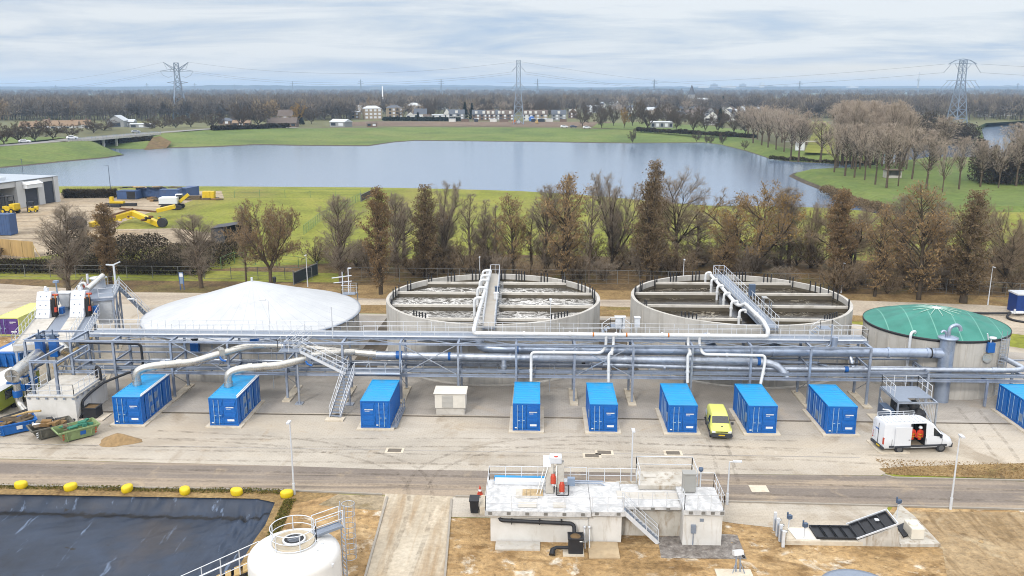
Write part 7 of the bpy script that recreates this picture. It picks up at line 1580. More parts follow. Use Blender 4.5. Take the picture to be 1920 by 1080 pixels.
for s_ in (-1, 1):
    for y_ in (0, 1.4): m.beam(top + Vector((0, y_, 16)), top + Vector((s_ * 5, y_, 15)), .28).beam(top + Vector((s_ * 5, y_, 15)), top + Vector((s_ * 9.2, y_, 12.6)), .28).beam(top + Vector((0, y_, 13)), top + Vector((s_ * 9.2, y_, 12.6)), .26)
    m.beam(top + Vector((s_ * 8.0, 0, 12.6)), top + Vector((s_ * 12.2, 0, 7)), .24).beam(top + Vector((s_ * 5.5, 0, 12.8)), top + Vector((s_ * 1.8, 0, 7.4)), .22)
    for q in (3, 6, 9): m.beam(top + Vector((s_ * q, 0, 1.5)), top + Vector((s_ * (q + 4), 0, -3.5)), .2)
    m.beam(top + Vector((0, 0, 1.8)), top + Vector((s_ * 10, 0, 1.6)), .24)
m.build('cross_arm', M_pyl, pl)
def line(a, b_, sag, label, r=.055):
    a, b_ = V3(a), V3(b_); pts = [a.lerp(b_, i / 16) - Vector((0, 0, sag * 4 * (i / 16) * (1 - i / 16))) for i in range(17)]
    tag(MB().tube(pts, r, 4).build('power_cable', M_line), label, 'cable', 'overhead cables between pylons')
for dz, sx in ((8, 14.5), (6.5, 14.5), (15.5, 11)):
    top1, top2, top3 = P1 + Vector((0, 0, 33 + dz)), P2 + Vector((0, 0, 31 + (dz - .5 if dz < 15 else 15))), P3 + Vector((0, 0, 30 + (7 if dz < 15 else 12.6)))
    line(top1 + Vector((sx, 0, 0)), top2 - Vector((5.2 if dz < 15 else 1, 0, 0)), 9, 'overhead cable from the left pylon to the slim pylon'); line(top2 + Vector((5.2 if dz < 15 else 1, 0, 0)), (top3.x + 60, 1050, top3.z - 14), 8, 'overhead cable from the slim pylon off to the right')
    line(top1 - Vector((sx, 0, 0)), top1 + Vector((-330, 210, -16)), 7, 'overhead cable leaving the left pylon to the left'); line(top3 - Vector((12, 0, 0)), top3 + Vector((-330, 260, -10)), 6, 'overhead cable leaving the hat shaped pylon to the left'); line(top3 + Vector((12, 0, 0)), top3 + Vector((300, -40, 2)), 6, 'overhead cable leaving the hat shaped pylon to the right')
sm_ = None
for i, (px, py, d_) in enumerate(((275, 156, 3600), (365, 156, 3300), (439, 158, 4200), (548, 153, 3300), (676, 149, 3000), (827, 149, 3000), (1008, 148, 2800), (1227, 149, 2900), (1500, 152, 3000), (1909, 156, 3600), (104 * 1, 160, 4000))):
    p = A(px, py, d_); h = p.z - 2
    if sm_ is None:
        m = MB(); B0 = (0, 0, 0); lattice(m, B0, 42, 4, 1, 4, .4, .9); lattice(m, (0, 0, 42), 14, 1, .8, 2, .4, .8)
        for z_, w_ in ((42, 11), (49, 8)):
            m.beam((-w_, 0, z_), (w_, 0, z_ + .5), 1.0)
        sm_ = m.build('pylon', M_pyl, origin=(0, 0, 0)); o = sm_
    else: o = sm_.copy(); COL.objects.link(o)
    o.location = (p.x, p.y, 2); o.scale = (1, 1, h / 56); tag(o, 'tiny distant pylon on the hazy horizon', 'pylon', 'distant pylons on the horizon')
p = A(1724, 135, 6000); tw = thing('tv_tower', 'tall telecom tower on the right horizon', 'tower', (p.x, p.y, 2)); h = p.z
MB().lathe([(5.5, 2), (4, h * .55), (9, h * .58), (9, h * .68), (4, h * .72), (3, h * .8)], p.x, p.y, 12).build('shaft', M_concp, tw); MB().lathe([(1.6, h * .8), (1, h), (0, h)], p.x, p.y, 8).build('mast', M_pyl, tw)
p = U(719, 224, 2.2); tag(MB().lathe([(.7, 2), (.55, 31), (0, 31)], p.x * 1.3, p.y * 1.3, 8).build('chimney_mast', M_wmark), 'plain white mast above the trees left of the slim pylon', 'mast')
# ================================================================ houses
HW = [pm('white_render', W(222, 222, 218), .05, .4, .8), pm('brown_brick', T(132, 112, 96), .12, .5, .85), pm('sand_brick', T(176, 160, 136), .1, .5, .85), pm('grey_render', T(168, 170, 172), .08, .4, .8)]
HR = [pm('grey_slate', T(92, 100, 112), .12, .5, .7), pm('brown_tile', T(108, 96, 88), .15, .5, .8), pm('tan_tile', T(152, 128, 102), .12, .5, .8), pm('pale_sheet', W(196, 202, 208), .08, .5, .6)]
M_win = pm('window_pale', W(226, 230, 236), .05, 1, .35); M_wind = pm('window_dark', T(60, 68, 80), .1, 1, .2)
def house(px, py, w_, d_, h_, rh, rz, wall, roof, label, cat='house', nw=3, floors=2, gable=False, hip=0, chim=True, z=2.2, dormer=0, group=None, wm=None):
    """house built about its front middle; gable=True turns the ridge away from the lake"""
    o = thing('house' if cat == 'house' else cat.replace(' ', '_'), label, cat, (0, 0, 0), group); x0, x1, y1 = -w_ / 2, w_ / 2, d_
    MB().box(x0, x1, 0, y1, -1, h_).build('wall', HW[wall], o); e = .35
    if gable: v_ = [(x0 - e, -e, h_ - .2), (x1 + e, -e, h_ - .2), (x1 + e, y1 + e, h_ - .2), (x0 - e, y1 + e, h_ - .2), (0, -e + hip, h_ + rh), (0, y1 + e - hip, h_ + rh)]; f_ = [(0, 4, 5, 3), (1, 2, 5, 4), (2, 3, 5), (0, 3, 2, 1)] + ([(0, 1, 4)] if hip else [])
    else: v_ = [(x0 - e, -e, h_ - .2), (x1 + e, -e, h_ - .2), (x1 + e, y1 + e, h_ - .2), (x0 - e, y1 + e, h_ - .2), (x0 - e + hip, y1 / 2, h_ + rh), (x1 + e - hip, y1 / 2, h_ + rh)]; f_ = [(0, 1, 5, 4), (2, 3, 4, 5), (1, 2, 5), (0, 4, 3), (0, 3, 2, 1)]
    rf = MB().add(v_, f_).build('roof', HR[roof], o)
    if gable and not hip: MB().add([(x0, -.02, h_ - .2), (x1, -.02, h_ - .2), (0, -.02, h_ + rh - .3)], [(0, 1, 2)]).build('gable_wall', HW[wall], o)
    if chim: MB().box(x1 * .5, x1 * .5 + .9, y1 * .45, y1 * .45 + .9, h_ + rh * .5, h_ + rh + .9).build('chimney', HW[1], rf)
    for fl in range(floors):
        for k in range(nw):
            cx_ = x0 + w_ * (k + .5) / nw; zz = .9 + fl * (h_ - .4) / floors; MB().box(cx_ - w_ / nw * .3, cx_ + w_ / nw * .3, -.08, 0, zz, zz + (h_ / floors) * .55).build('window', wm or (M_win if k % 2 else M_wind), o)
    for k in range(dormer): cx_ = x0 + w_ * (k + .5) / dormer; MB().box(cx_ - 1.1, cx_ + 1.1, .6, d_ * .4, h_ + .3, h_ + rh * .75).build('dormer', HW[0], rf)
    o.location = U(px, py, z); o.rotation_euler = (0, 0, rz); return o
AP = 'beige apartment block with pale stair tower, '
house(700, 224, 15, 12, 9.5, 2.2, R(20), 2, 3, AP + 'leftmost of three near the trees', 'apartment block', 4, 3, hip=4, chim=False, wm=M_win); house(742, 222, 13, 12, 9.5, 2, R(20), 2, 0, AP + 'middle of three behind the white house', 'apartment block', 4, 3, hip=4, chim=False); house(778, 217, 12, 12, 10, 2.5, R(15), 2, 3, AP + 'right of three behind the white house', 'apartment block', 3, 3, hip=4, chim=False)
house(666, 223, 7, 8, 6, 1, 0, 2, 3, 'small pale house left of the apartment blocks', nw=2); house(671, 214, 6, 8, 8, 1, 0, 0, 3, 'white narrow house among trees left of the apartments', nw=2); house(606, 216, 9, 8, 6, 2, 0, 0, 3, 'white house glimpsed through trees left of the apartments', nw=3)
house(770, 223, 8, 8, 3.2, 3, R(8), 0, 0, 'white gabled house beside the larger white house', gable=True, nw=2, floors=1); house(788, 223, 11, 9, 4.5, 4.5, R(5), 0, 0, 'large white house with grey roof and two chimneys', nw=3, floors=1); house(800, 224, 6, 6, 2.8, 1.5, 0, 0, 1, 'small white annex at the right of the large white house', nw=2, floors=1)
house(838, 222, 6.5, 9, 4, 5, 0, 0, 0, 'steep white gable house at the left end of the terraces', gable=True, nw=2, floors=1); house(822, 222, 12, 6, 3, .6, 0, 0, 3, 'low white flat building left of the terraces', nw=4, floors=1, chim=False)
TR = [(856, 225, 13, 3, 0, 'blue grey roofed pale terrace house left of the tall dark conifers'), (900, 226, 13, 1, 0, 'dark terrace house with tall white windows right of the conifers'), (920, 226, 8, 1, 1, 'narrow brown terrace house in the middle of the row'), (936, 226, 6, 3, 0, 'narrow grey terrace house left of the pylon'), (950, 226, 12, 1, 1, 'brown terrace house just left of the slim pylon'), (990, 226, 8, 0, 1, 'white topped house just right of the slim pylon'), (1012, 226, 13, 2, 1, 'sand coloured house with brown roof right of the pylon'), (1048, 226, 12, 3, 0, 'pale house with wide dormers and dark roof at the row end'), (1074, 222, 8, 1, 1, 'brown gabled house at the right end of the row')]
for px, py, w_, wl, rf_, lb in TR: house(px, py, w_, 9, 5.2, 3.6, R(2), wl, rf_, lb, nw=4, floors=2, dormer=2 if wl != 3 else 1, gable=(px == 1074))
for i, (px, w_) in enumerate(((848, 9), (872, 10), (893, 5), (925, 9), (945, 12), (1015, 9), (1030, 10), (1056, 9), (1000, 6))):
    p = U(px, 228.5, 2.2); o = thing('garden_shed', 'garden shed in front of the terrace houses', 'shed', p, 'sheds along the ploughed field'); MB().obox(p + Vector((0, 0, 1.2)), w_ * .6, 3, 2.4).build('wall', [HW[0], HW[1], M_wind][i % 3], o); MB().obox(p + Vector((0, 0, 2.5)), w_ * .65, 3.4, .2).build('roof', HR[[3, 0, 3][i % 3]], o)
p = U(997, 227, 2.2); o = thing('round_tank', 'round blue tank at the edge of the ploughed field', 'tank', p); MB().lathe([(2.2, p.z), (2.2, p.z + 3), (1.2, p.z + 3.8), (0, p.z + 4)], p.x, p.y, 16).build('shell', M_blue, o)
for i, (px, m_) in enumerate(((964, M_orange), (972, M_wmark), (1006, M_timber))): p = U(px, 232, 2.2); tag(MB().obox(p + Vector((0, 0, 1.1)), 2.6, 2, 1.6).obox(p + Vector((.5, 0, 2.3)), 1.2, 1.4, 1).build('site_machine', m_, bevel=.1), ['orange machine at the foot of the slim pylon', 'white machine at the foot of the slim pylon', 'tan machine right of the blue tank'][i], 'machine')
house(528, 239, 20, 12, 3.2, 3.5, R(6), 1, 1, 'low brown roofed farmhouse on the far bank', nw=5, floors=1); house(535, 232, 11, 10, 6, 4.5, R(6), 2, 1, 'taller brown roofed farm building behind the low farmhouse', nw=3); house(632, 238, 13, 9, 3.6, 1.8, R(-25), 3, 3, 'grey blue shed with pale sheet roof on the far bank', 'barn', 2, 1, chim=False); house(697, 238.5, 7, 5, 2.6, .6, R(6), 1, 1, 'small brown hut at the edge of the ploughed field', 'shed', 2, 1, chim=False); house(452, 238, 12, 9, 2.8, 2, R(10), 1, 2, 'low tan roofed cottage behind the dike trees', nw=3, floors=1)
house(120, 246, 16, 9, 3.5, 3.2, R(14), 0, 2, 'white cottage with tan roof behind the dike road', nw=4, floors=1); house(152, 244, 10, 9, 3.5, 3, R(14), 0, 2, 'small white cottage with tan roof left of the barn', nw=3, floors=1); house(82, 246, 9, 10, 4, 3.2, R(14), 2, 2, 'tan gabled cottage among trees behind the dike road', nw=2, floors=1, gable=True); house(55, 246, 12, 9, 3, 3, R(14), 2, 2, 'tan cottage half hidden by dike road trees', nw=3, floors=1)
house(217, 240, 11, 14, 5, 3.5, R(10), 3, 3, 'grey barn with pale arched roof behind the bridge', 'barn', 1, 1, gable=True, chim=False); house(238, 239, 9, 9, 4, 1.5, R(10), 3, 3, 'pale roofed outbuilding right of the grey barn', 'barn', 3, 1, chim=False); house(265, 241, 15, 7, 3, .5, R(10), 3, 3, 'long low pale roofed shed at the end of the bridge', 'barn', 3, 1, chim=False); house(425, 234, 12, 8, 3, 2, R(5), 1, 0, 'dark roofed cottage at the forest edge', nw=3, floors=1)
house(1335, 234, 12, 10, 5, 5, R(-10), 0, 0, 'white gabled house in the park, left of two', gable=True, nw=2); house(1362, 228, 12, 10, 5, 5, R(-30), 0, 0, 'white gabled house in the park, right of two', gable=True, nw=2); house(1241, 240, 15, 8, 4, .6, R(-4), 3, 3, 'low grey pavilion at the park edge', 'pavilion', 5, 1, chim=False); house(1247, 221, 8, 8, 5, 3.5, 0, 0, 1, 'white house with brown roof behind the park', nw=3)
for i, (px, py, w_, wl) in enumerate(((1110, 205, 30, 0), (1110, 212, 16, 3), (1175, 212, 14, 0), (1160, 201, 26, 0), (1290, 214, 16, 2), (1410, 208, 18, 0), (1450, 211, 16, 3), (1130, 192, 24, 0), (945, 184, 30, 0), (700, 186, 40, 3), (845, 178, 40, 3), (1230, 196, 30, 3), (1340, 195, 26, 0))):
    house(px, py, w_, 10, 6, 2.5, R(-3), wl, [0, 3][i % 2], 'pale building glimpsed between village trees, number hidden by branches'.replace(', number hidden by branches', ''), nw=4, group='village buildings between the trees')
for i in range(26):
    px = rr.uniform(1090, 1440) if i < 20 else rr.uniform(660, 1080); house(px, rr.uniform(204, 222) if i < 20 else rr.uniform(200, 208), rr.uniform(7, 13), 9, rr.uniform(3.5, 5), rr.uniform(2.5, 4.5), rr.uniform(-.6, .6), [0, 0, 3, 2][i % 4], [0, 3, 1][i % 3], 'pale village house among bare trees across the lake', nw=3, gable=i % 2 == 0, chim=False, group='small village houses among the trees')
ch = thing('church', 'grey church with pointed spire above the village trees', 'church', U(1300, 205, 2.2)); p = A(1297, 190, 1100); p.z = 2.2
MB().box(p.x - 4, p.x + 4, p.y, p.y + 8, 2, 21).build('tower', HW[3], ch); MB().lathe([(4.6, 21), (.2, 33), (0, 33)], p.x, p.y + 4, 4).build('spire', HR[0], ch); MB().box(p.x + 4, p.x + 22, p.y, p.y + 10, 2, 12).build('nave', HW[3], ch); MB().xprism([(p.y - 1, 11.8), (p.y + 11, 11.8), (p.y + 5, 17)], p.x + 4, p.x + 22.5).build('roof', HR[3], ch)
for px, lb in ((1478, 'long abbey building with small domed tower on the right'), (1538, 'smaller towered abbey building right of the long one')):
    p = A(px, 193, 900); a_ = thing('abbey', lb, 'abbey', (p.x, p.y, 2.2)); w_ = 22 if px < 1500 else 10
    MB().box(p.x - w_, p.x + w_ * .3, p.y, p.y + 12, 2, 10).build('wall', HW[0], a_); MB().xprism([(p.y - 1, 9.8), (p.y + 13, 9.8), (p.y + 6, 15)], p.x - w_ - .5, p.x + w_ * .3 + .5).build('roof', HR[0], a_); MB().box(p.x - 3, p.x + 3, p.y - 1, p.y + 5, 2, 14).build('tower', HW[0], a_); MB().lathe([(4.5, 14), (4.2, 16), (2.2, 18), (1.2, 20), (1.2, 21.5), (.1, 24), (0, 24)], p.x, p.y + 2, 8).build('dome', HR[0], a_)
for i, (px, py, w_) in enumerate(((1340, 158, 50), (1367, 161, 110), (1394, 158, 45), (1430, 155, 30), (1445, 161, 90), (1820, 161, 60), (1890, 161, 90), (1320, 162, 80), (1475, 162, 60), (1600, 162, 80))):
    p = A(px, py, 6900); o = MB().box(p.x - w_ / 2, p.x + w_ / 2, p.y, p.y + 40, 2, p.z).box(p.x - w_ * .2, p.x + w_ * .2, p.y + 5, p.y + 25, p.z, p.z + 6); tag(o.build('tower_block', HW[[3, 0][i % 2]]), 'faint tower block of the distant town on the horizon', 'tower block', 'distant town blocks')
for i, (px, py, z_) in enumerate(((1855, 219, 2.2), (1885, 217, 2.2), (1912, 216, 2.2))): house(px, py, 14, 9, 5, 3, 0, 0, 0, 'white house behind the row of trunks beyond the right lake', nw=4, group='white houses beyond the right lake')
kk = thing('viewing_shelter', 'small open shelter with dark opening on the wooded spit', 'shelter', U(1676, 331, .9)); p = U(1676, 334, .9)
MB().box(p.x - 2.4, p.x - 2.1, p.y, p.y + 3, .9, 3.3).box(p.x + 2.1, p.x + 2.4, p.y, p.y + 3, .9, 3.3).box(p.x - 2.1, p.x + 2.1, p.y + 2.7, p.y + 3, .9, 3.3).build('wall', M_concp, kk); MB().box(p.x - 2.7, p.x + 2.7, p.y - .5, p.y + 3.3, 3.32, 3.6).build('roof', W1, kk); MB().box(p.x - 2.1, p.x + 2.1, p.y, p.y + .2, .9, 1.7).build('front_rail', M_concp, kk)
p = U(1506, 285, 1.5); o = thing('white_barrier', 'white barrier board between bare trees on the lake bank', 'barrier', p); MB().beam(p + Vector((-8, 0, 4.5)), p + Vector((6, 0, 4.7)), .6, .5).build('beam', M_concp, o); MB().obox(p + Vector((-1.6, 0, 2.5)), 4, .3, 3.6).build('board', M_wmark, o)
# ================================================================ trees
def np_mesh(name, V, F, mats, midx=None, smooth=True):
    me = bpy.data.meshes.new(name); n, k = F.shape
    me.vertices.add(len(V)); me.vertices.foreach_set('co', np.ascontiguousarray(V, dtype=np.float32).ravel())
    me.loops.add(n * k); me.loops.foreach_set('vertex_index', np.ascontiguousarray(F, dtype=np.int32).ravel())
    me.polygons.add(n); me.polygons.foreach_set('loop_start', np.arange(0, n * k, k, dtype=np.int32)); me.polygons.foreach_set('loop_total', np.full(n, k, dtype=np.int32))
    me.polygons.foreach_set('use_smooth', np.full(n, smooth))
    if midx is not None: me.polygons.foreach_set('material_index', midx.astype(np.int32))
    me.update(calc_edges=True)
    for m in (mats if isinstance(mats, list) else [mats]): me.materials.append(m)
    return me
def tubes(P0, P1, R0, R1, k):
    d = P1 - P0; L = np.linalg.norm(d, axis=1, keepdims=True) + 1e-9; d = d / L
    ref = np.where(np.abs(d[:, 2:3]) < .9, np.array([[0, 0, 1.]]), np.array([[1., 0, 0]]))
    a = np.cross(d, ref); a /= np.linalg.norm(a, axis=1, keepdims=True) + 1e-9; b = np.cross(d, a)
    th = np.arange(k) * 2 * np.pi / k; ring = a[:, None, :] * np.cos(th)[None, :, None] + b[:, None, :] * np.sin(th)[None, :, None]
    V = np.concatenate([P0[:, None, :] + ring * R0[:, None, None], P1[:, None, :] + ring * R1[:, None, None]], 1).reshape(-1, 3)
    base = (np.arange(len(P0)) * 2 * k)[:, None]; i = np.arange(k)[None, :]; j = (i + 1) % k
    return V, np.stack([base + i, base + j, base + k + j, base + k + i], -1).reshape(-1, 4)
def quads(C, rng, lo, hi, up=0.0, wd=.6):
    n = len(C); u = rng.normal(size=(n, 3)); u[:, 2] += up; u /= np.linalg.norm(u, axis=1, keepdims=True); v = np.cross(u, rng.normal(size=(n, 3))); v /= np.linalg.norm(v, axis=1, keepdims=True) + 1e-9
    s = rng.uniform(lo, hi, (n, 1)); a, b = u * s, v * s * wd
    V = np.stack([C - a, C - b * .9, C + a, C + b], 1).reshape(-1, 3); return V, (np.arange(n) * 4)[:, None] + np.arange(4)[None, :]
def rot_about(d, ang, az, rng=None):
    o = d.orthogonal().normalized(); q = Matrix.Rotation(az, 3, d) @ o; return (d * math.cos(ang) + q * math.sin(ang)).normalized()
def grow(seed, H, env, h0, n1, ang, rise, trunk_r, split=None, n2=9, n3=6, tw=.02, n4=2, wob=.02, leaf=0, step=5):
    """branch skeleton: trunk, limbs, branches, twigs. env(t) = crown radius at relative height t"""
    rnd = random.Random(seed); S = [[], []]; tips = []
    def seg(bank, a, b, r0, r1): S[bank].append((a.x, a.y, a.z, b.x, b.y, b.z, r0, r1))
    def chain(p, d, L, r0, r1, n, rise_, jit, bank):
        pts = [(p, r0)]
        for i in range(n):
            d = (d + Vector((rnd.gauss(0, jit), rnd.gauss(0, jit), rnd.gauss(0, jit * .6) + rise_ / n))).normalized(); q = p + d * (L / n); r = r0 + (r1 - r0) * (i + 1) / n
            seg(bank, p, q, r0 + (r1 - r0) * i / n, r); p = q; pts.append((p, r))
        return pts
    def pick(pts, f):
        x = f * (len(pts) - 1); i = min(int(x), len(pts) - 2); k = x - i; return pts[i][0].lerp(pts[i + 1][0], k), (pts[i + 1][0] - pts[i][0]).normalized(), pts[i][1] * (1 - k) + pts[i + 1][1] * k
    leaders = []
    if split:
        t = chain(Vector((0, 0, -.1)), Vector((0, 0, 1)), H * split[0], trunk_r, trunk_r * .8, 3, 0, wob, 0); top = t[-1][0]
        for k in range(split[1]):
            az = 2 * math.pi * k / split[1] + rnd.uniform(-.4, .4); d = rot_about(Vector((0, 0, 1)), R(split[2]) * rnd.uniform(.4, 1.15), az); leaders.append(chain(top - Vector((0, 0, rnd.uniform(0, H * .06))), d, (H * (1 - split[0])) * rnd.uniform(.8, 1.02), trunk_r * .55, .03, 7, .35, .1, 0))
    else: leaders.append(chain(Vector((0, 0, -.1)), Vector((0, 0, 1)), H, trunk_r, .03, 10, 0, wob, 0))
    for ld in leaders:
        m_ = n1 if not split else max(6, n1 // split[1])
        for i in range(m_):
            f = h0 + (.985 - h0) * ((i + rnd.random()) / m_) if not split else .08 + .9 * ((i + rnd.random()) / m_)
            p, d0, r = pick(ld, f); t = max(0.02, min(.99, p.z / H)); want = env(t) * rnd.uniform(.7, 1.12)
            if split: want = max(.8, want - math.hypot(p.x, p.y) * .6)
            a = R(ang) * rnd.uniform(.75, 1.2); d = rot_about(d0 if split else Vector((0, 0, 1)), a, rnd.uniform(0, 6.283)); L = want / max(.25, math.sin(a)) * .9; L = min(L, H * .42)
            r1 = min(r * .6, .02 + L * .018); l1 = chain(p, d, L, r1, .014, step, rise, .09, 0 if L > 1.6 else 1)
            k2 = max(2, int(n2 * min(1.3, L / 3.2) + rnd.random()))
            for j in range(k2):
                f2 = .18 + .82 * (j + rnd.random()) / k2; p2, d2, rr2 = pick(l1, f2); L2 = min(.75 * L * (1.05 - f2 * .65), 3.2) * rnd.uniform(.45, 1) * .62; d3 = rot_about(d2, R(rnd.uniform(28, 55)), rnd.uniform(0, 6.283)); l2 = chain(p2, d3, L2, min(rr2 * .7, .03 + L2 * .006), tw * .8, 3, rise * .8 + .1, .12, 1)
                for k in range(n3):
                    f3 = .15 + .85 * (k + rnd.random()) / n3; p3, d4, _ = pick(l2, f3); L3_ = rnd.uniform(.35, 1.0) * (.5 + .22 * L2); d5 = rot_about(d4, R(rnd.uniform(22, 55)), rnd.uniform(0, 6.283)); l3 = chain(p3, d5, L3_, tw, tw * .6, 2, .2, .15, 1); tips.append((l3[-1][0], t)); tips.append((l3[1][0], t))
                    for q in range(n4):
                        p6, d6, _ = pick(l3, rnd.uniform(.2, .95)); d7 = rot_about(d6, R(rnd.uniform(25, 60)), rnd.uniform(0, 6.283)); e = p6 + d7 * rnd.uniform(.25, .6); seg(1, p6, e, tw * .7, tw * .45)
    return [np.array(s) for s in S], tips
def bark(name, a, b_): return pm(name, a, .25, 3, .95, dirt=b_, dirtscale=2, spec=.15)
B_grey = bark('bark_grey', T(112, 98, 82), T(84, 74, 60)); B_dark = bark('bark_dark', T(88, 78, 66), T(104, 100, 74)); B_twig = bark('twig_brown', T(168, 150, 126), T(122, 108, 90)); B_twigg = bark('twig_grey', T(166, 152, 134), T(124, 112, 98)); B_pink = bark('twig_pinkish', T(202, 186, 168), T(178, 162, 144))
def leafmat(name, a, b_, c):
    m = bpy.data.materials.new(name); t = NT(m); g = t.new('ShaderNodeNewGeometry'); col = t.ramp(g.outputs['Random Per Island'], [(.0, a), (.5, b_), (1.0, c)]); p = t.finish(col, .85, 0, None, spec=.15); tr = t.new('ShaderNodeBsdfTranslucent'); t.link(col, tr.inputs[0]); mx = t.new('ShaderNodeMixShader'); mx.inputs[0].default_value = .4; t.link(p.outputs[0], mx.inputs[1]); t.link(tr.outputs[0], mx.inputs[2]); t.link(mx.outputs[0], next(n for n in t.n if n.type == 'OUTPUT_MATERIAL').inputs[0]); return m
Lf_rust = leafmat('leaf_rust', T(126, 104, 76), T(156, 128, 92), T(186, 158, 118)); Lf_brown = leafmat('leaf_brown', T(116, 98, 74), T(140, 120, 90), T(168, 146, 112)); Lf_tan = leafmat('leaf_tan', T(154, 126, 88), T(184, 154, 110), T(208, 180, 134)); Lf_oak = leafmat('leaf_oak', T(142, 114, 68), T(174, 142, 86), T(204, 172, 112)); Lf_ever = leafmat('leaf_evergreen', T(34, 42, 30), T(50, 58, 40), T(66, 74, 50)); Lf_gold = leafmat('leaf_golden', T(150, 116, 58), T(186, 150, 80), T(200, 170, 100)); Lf_hedge = leafmat('leaf_hedge', T(46, 42, 32), T(68, 60, 44), T(92, 82, 58))
Lf_thick = leafmat('leaf_thicket', T(70, 62, 52), T(96, 86, 72), T(122, 110, 92))
Lf_weed = leafmat('leaf_weed', T(96, 104, 44), T(134, 128, 66), T(160, 140, 88))
PROTO = {}
def proto(key, g, barkm, twigm, leafm=None, nleaf=0, lsize=(.08, .16), seed=1, kt=6, kc=3, lbias=None, lup=1.7):
    (S0, S1), tips = g; rng = np.random.default_rng(seed)
    V, F = tubes(S0[:, :3], S0[:, 3:6], S0[:, 6], S0[:, 7], kt); t_ = np_mesh('trunk', V, F, barkm); V, F = tubes(S1[:, :3], S1[:, 3:6], S1[:, 6], S1[:, 7], kc); c_ = np_mesh('crown', V, F, twigm); l_ = None
    if nleaf:
        P = np.array([p for p, t in tips]); tt = np.array([t for p, t in tips]); w_ = np.ones(len(P)) if lbias is None else np.clip(lbias(tt), .02, None); i = rng.choice(len(P), nleaf, p=w_ / w_.sum()); V, F = quads(P[i] + rng.normal(0, .16, (nleaf, 3)), rng, *lsize, up=lup, wd=.38 if lup > 1 else .6); l_ = np_mesh('leaves', V, F, leafm, smooth=False)
    zs = [float(S0[:, [2, 5]].max()), float(S1[:, 5].max()) if len(S1) else 0]; PROTO[key] = (t_, c_, l_, max(zs), [p for p, t in tips])
def width_of(key):
    P = np.array([(p.x, p.y) for p in PROTO[key][4]]); return 2 * np.percentile(np.hypot(P[:, 0], P[:, 1]), 97)
WID = {}
def plant(key, x, y, z, H, W, label, name='tree', cat='tree', group=None, rz=None):
    t_, c_, l_, h, _ = PROTO[key]
    if key not in WID: WID[key] = width_of(key)
    o = thing(name, label, cat, (x, y, z), group); o.rotation_euler = (0, 0, rr.uniform(0, 6.28) if rz is None else rz); s = W / WID[key]; o.scale = (s, s, H / h)
    for nm, me in (('trunk', t_), ('crown', c_), ('leaves', l_)):
        if me is None: continue
        q = bpy.data.objects.new(nm, me); COL.objects.link(q); q.parent = o
    return o
ell = lambda w, t0=.12, p=.6: (lambda t: w * max(.06, math.sin(math.pi * min(1, max(0, (t - t0) / (1.02 - t0))) ** p)))
col_ = lambda w: (lambda t: w * max(.12, (math.sin(math.pi * min(1, t / 1.02) ** .8)) ** .7))
proto('columnar', grow(1, 15, col_(1.5), .04, 66, 24, .25, .26, n2=6, n3=4, n4=1, tw=.016), B_dark, B_twig, Lf_rust, 8000, (.08, .19), 1)
proto('columnar_dark', grow(2, 17, lambda t: 1.9 * max(.12, (1 - t) ** .45 * min(1, t * 6 + .25)), .03, 80, 24, .25, .34, n2=6, n3=4, n4=1, tw=.016), B_dark, B_twig, Lf_brown, 8000, (.08, .2), 2, lbias=lambda t: 1.4 - t)
proto('upright', grow(3, 13, ell(2.7, .04, .75), .08, 54, 34, .3, .24, n2=8, n3=7, n4=2, tw=.012), B_grey, B_twigg, None, 0, seed=3)
proto('upright_leafy', grow(4, 14, ell(3.0, .0, .7), .05, 56, 36, .3, .21, n2=7, n3=4, n4=1, tw=.016), B_dark, B_twig, Lf_tan, 4000, (.07, .2), 4, lbias=lambda t: 1.2 - t)
proto('vase', grow(5, 14, ell(4.6, .16, .8), .2, 120, 40, .2, .34, split=(.16, 8, 42), n2=9, n3=8, n4=2, tw=.012), B_dark, B_twigg, None, 0, seed=5)
proto('round_bare', grow(6, 13, ell(4.4, .18, .75), .2, 110, 46, .2, .31, split=(.24, 6, 46), n2=9, n3=8, n4=2, tw=.012), B_dark, B_twig, None, 0, seed=6)
proto('oak_rust', grow(7, 12, ell(5.0, .18, .8), .2, 112, 50, .15, .3, split=(.22, 7, 52), n2=8, n3=4, n4=1, tw=.016), B_grey, B_twig, Lf_rust, 10500, (.07, .17), 7)
proto('oak_gold', grow(8, 13, ell(5.6, .16, .85), .2, 112, 50, .12, .42, split=(.2, 7, 54), n2=8, n3=4, n4=1, tw=.016), B_dark, B_twig, Lf_oak, 8500, (.07, .18), 8, lbias=lambda t: t ** 1.5 + .1)
proto('thin', grow(9, 13, ell(1.7, .12, .8), .12, 46, 38, .25, .17, n2=6, n3=5, n4=1), B_grey, B_twigg, None, 0, seed=9)
proto('shrub', grow(10, 4.2, ell(2.4, 0, .8), .1, 60, 44, .2, .09, split=(.06, 11, 44), n2=6, n3=4, n4=1, tw=.018), B_dark, B_twig, Lf_brown, 900, (.08, .17), 10)
proto('shrub_bare', grow(11, 4.6, ell(2.6, 0, .8), .1, 66, 40, .2, .1, split=(.05, 12, 40), n2=6, n3=5, n4=1, tw=.018), B_grey, B_twigg, None, 0, seed=11)
def px_tree(key, px, by, ty, wpx, label, z=0, **kw):
    p = U(px, by, z); H = A(px, ty, p.y).z - z; dist = (p - Vector((0, 0, EYE))).length; W = wpx * dist / FOC
    return plant(key, p.x, p.y, z, H, W, label, **kw)
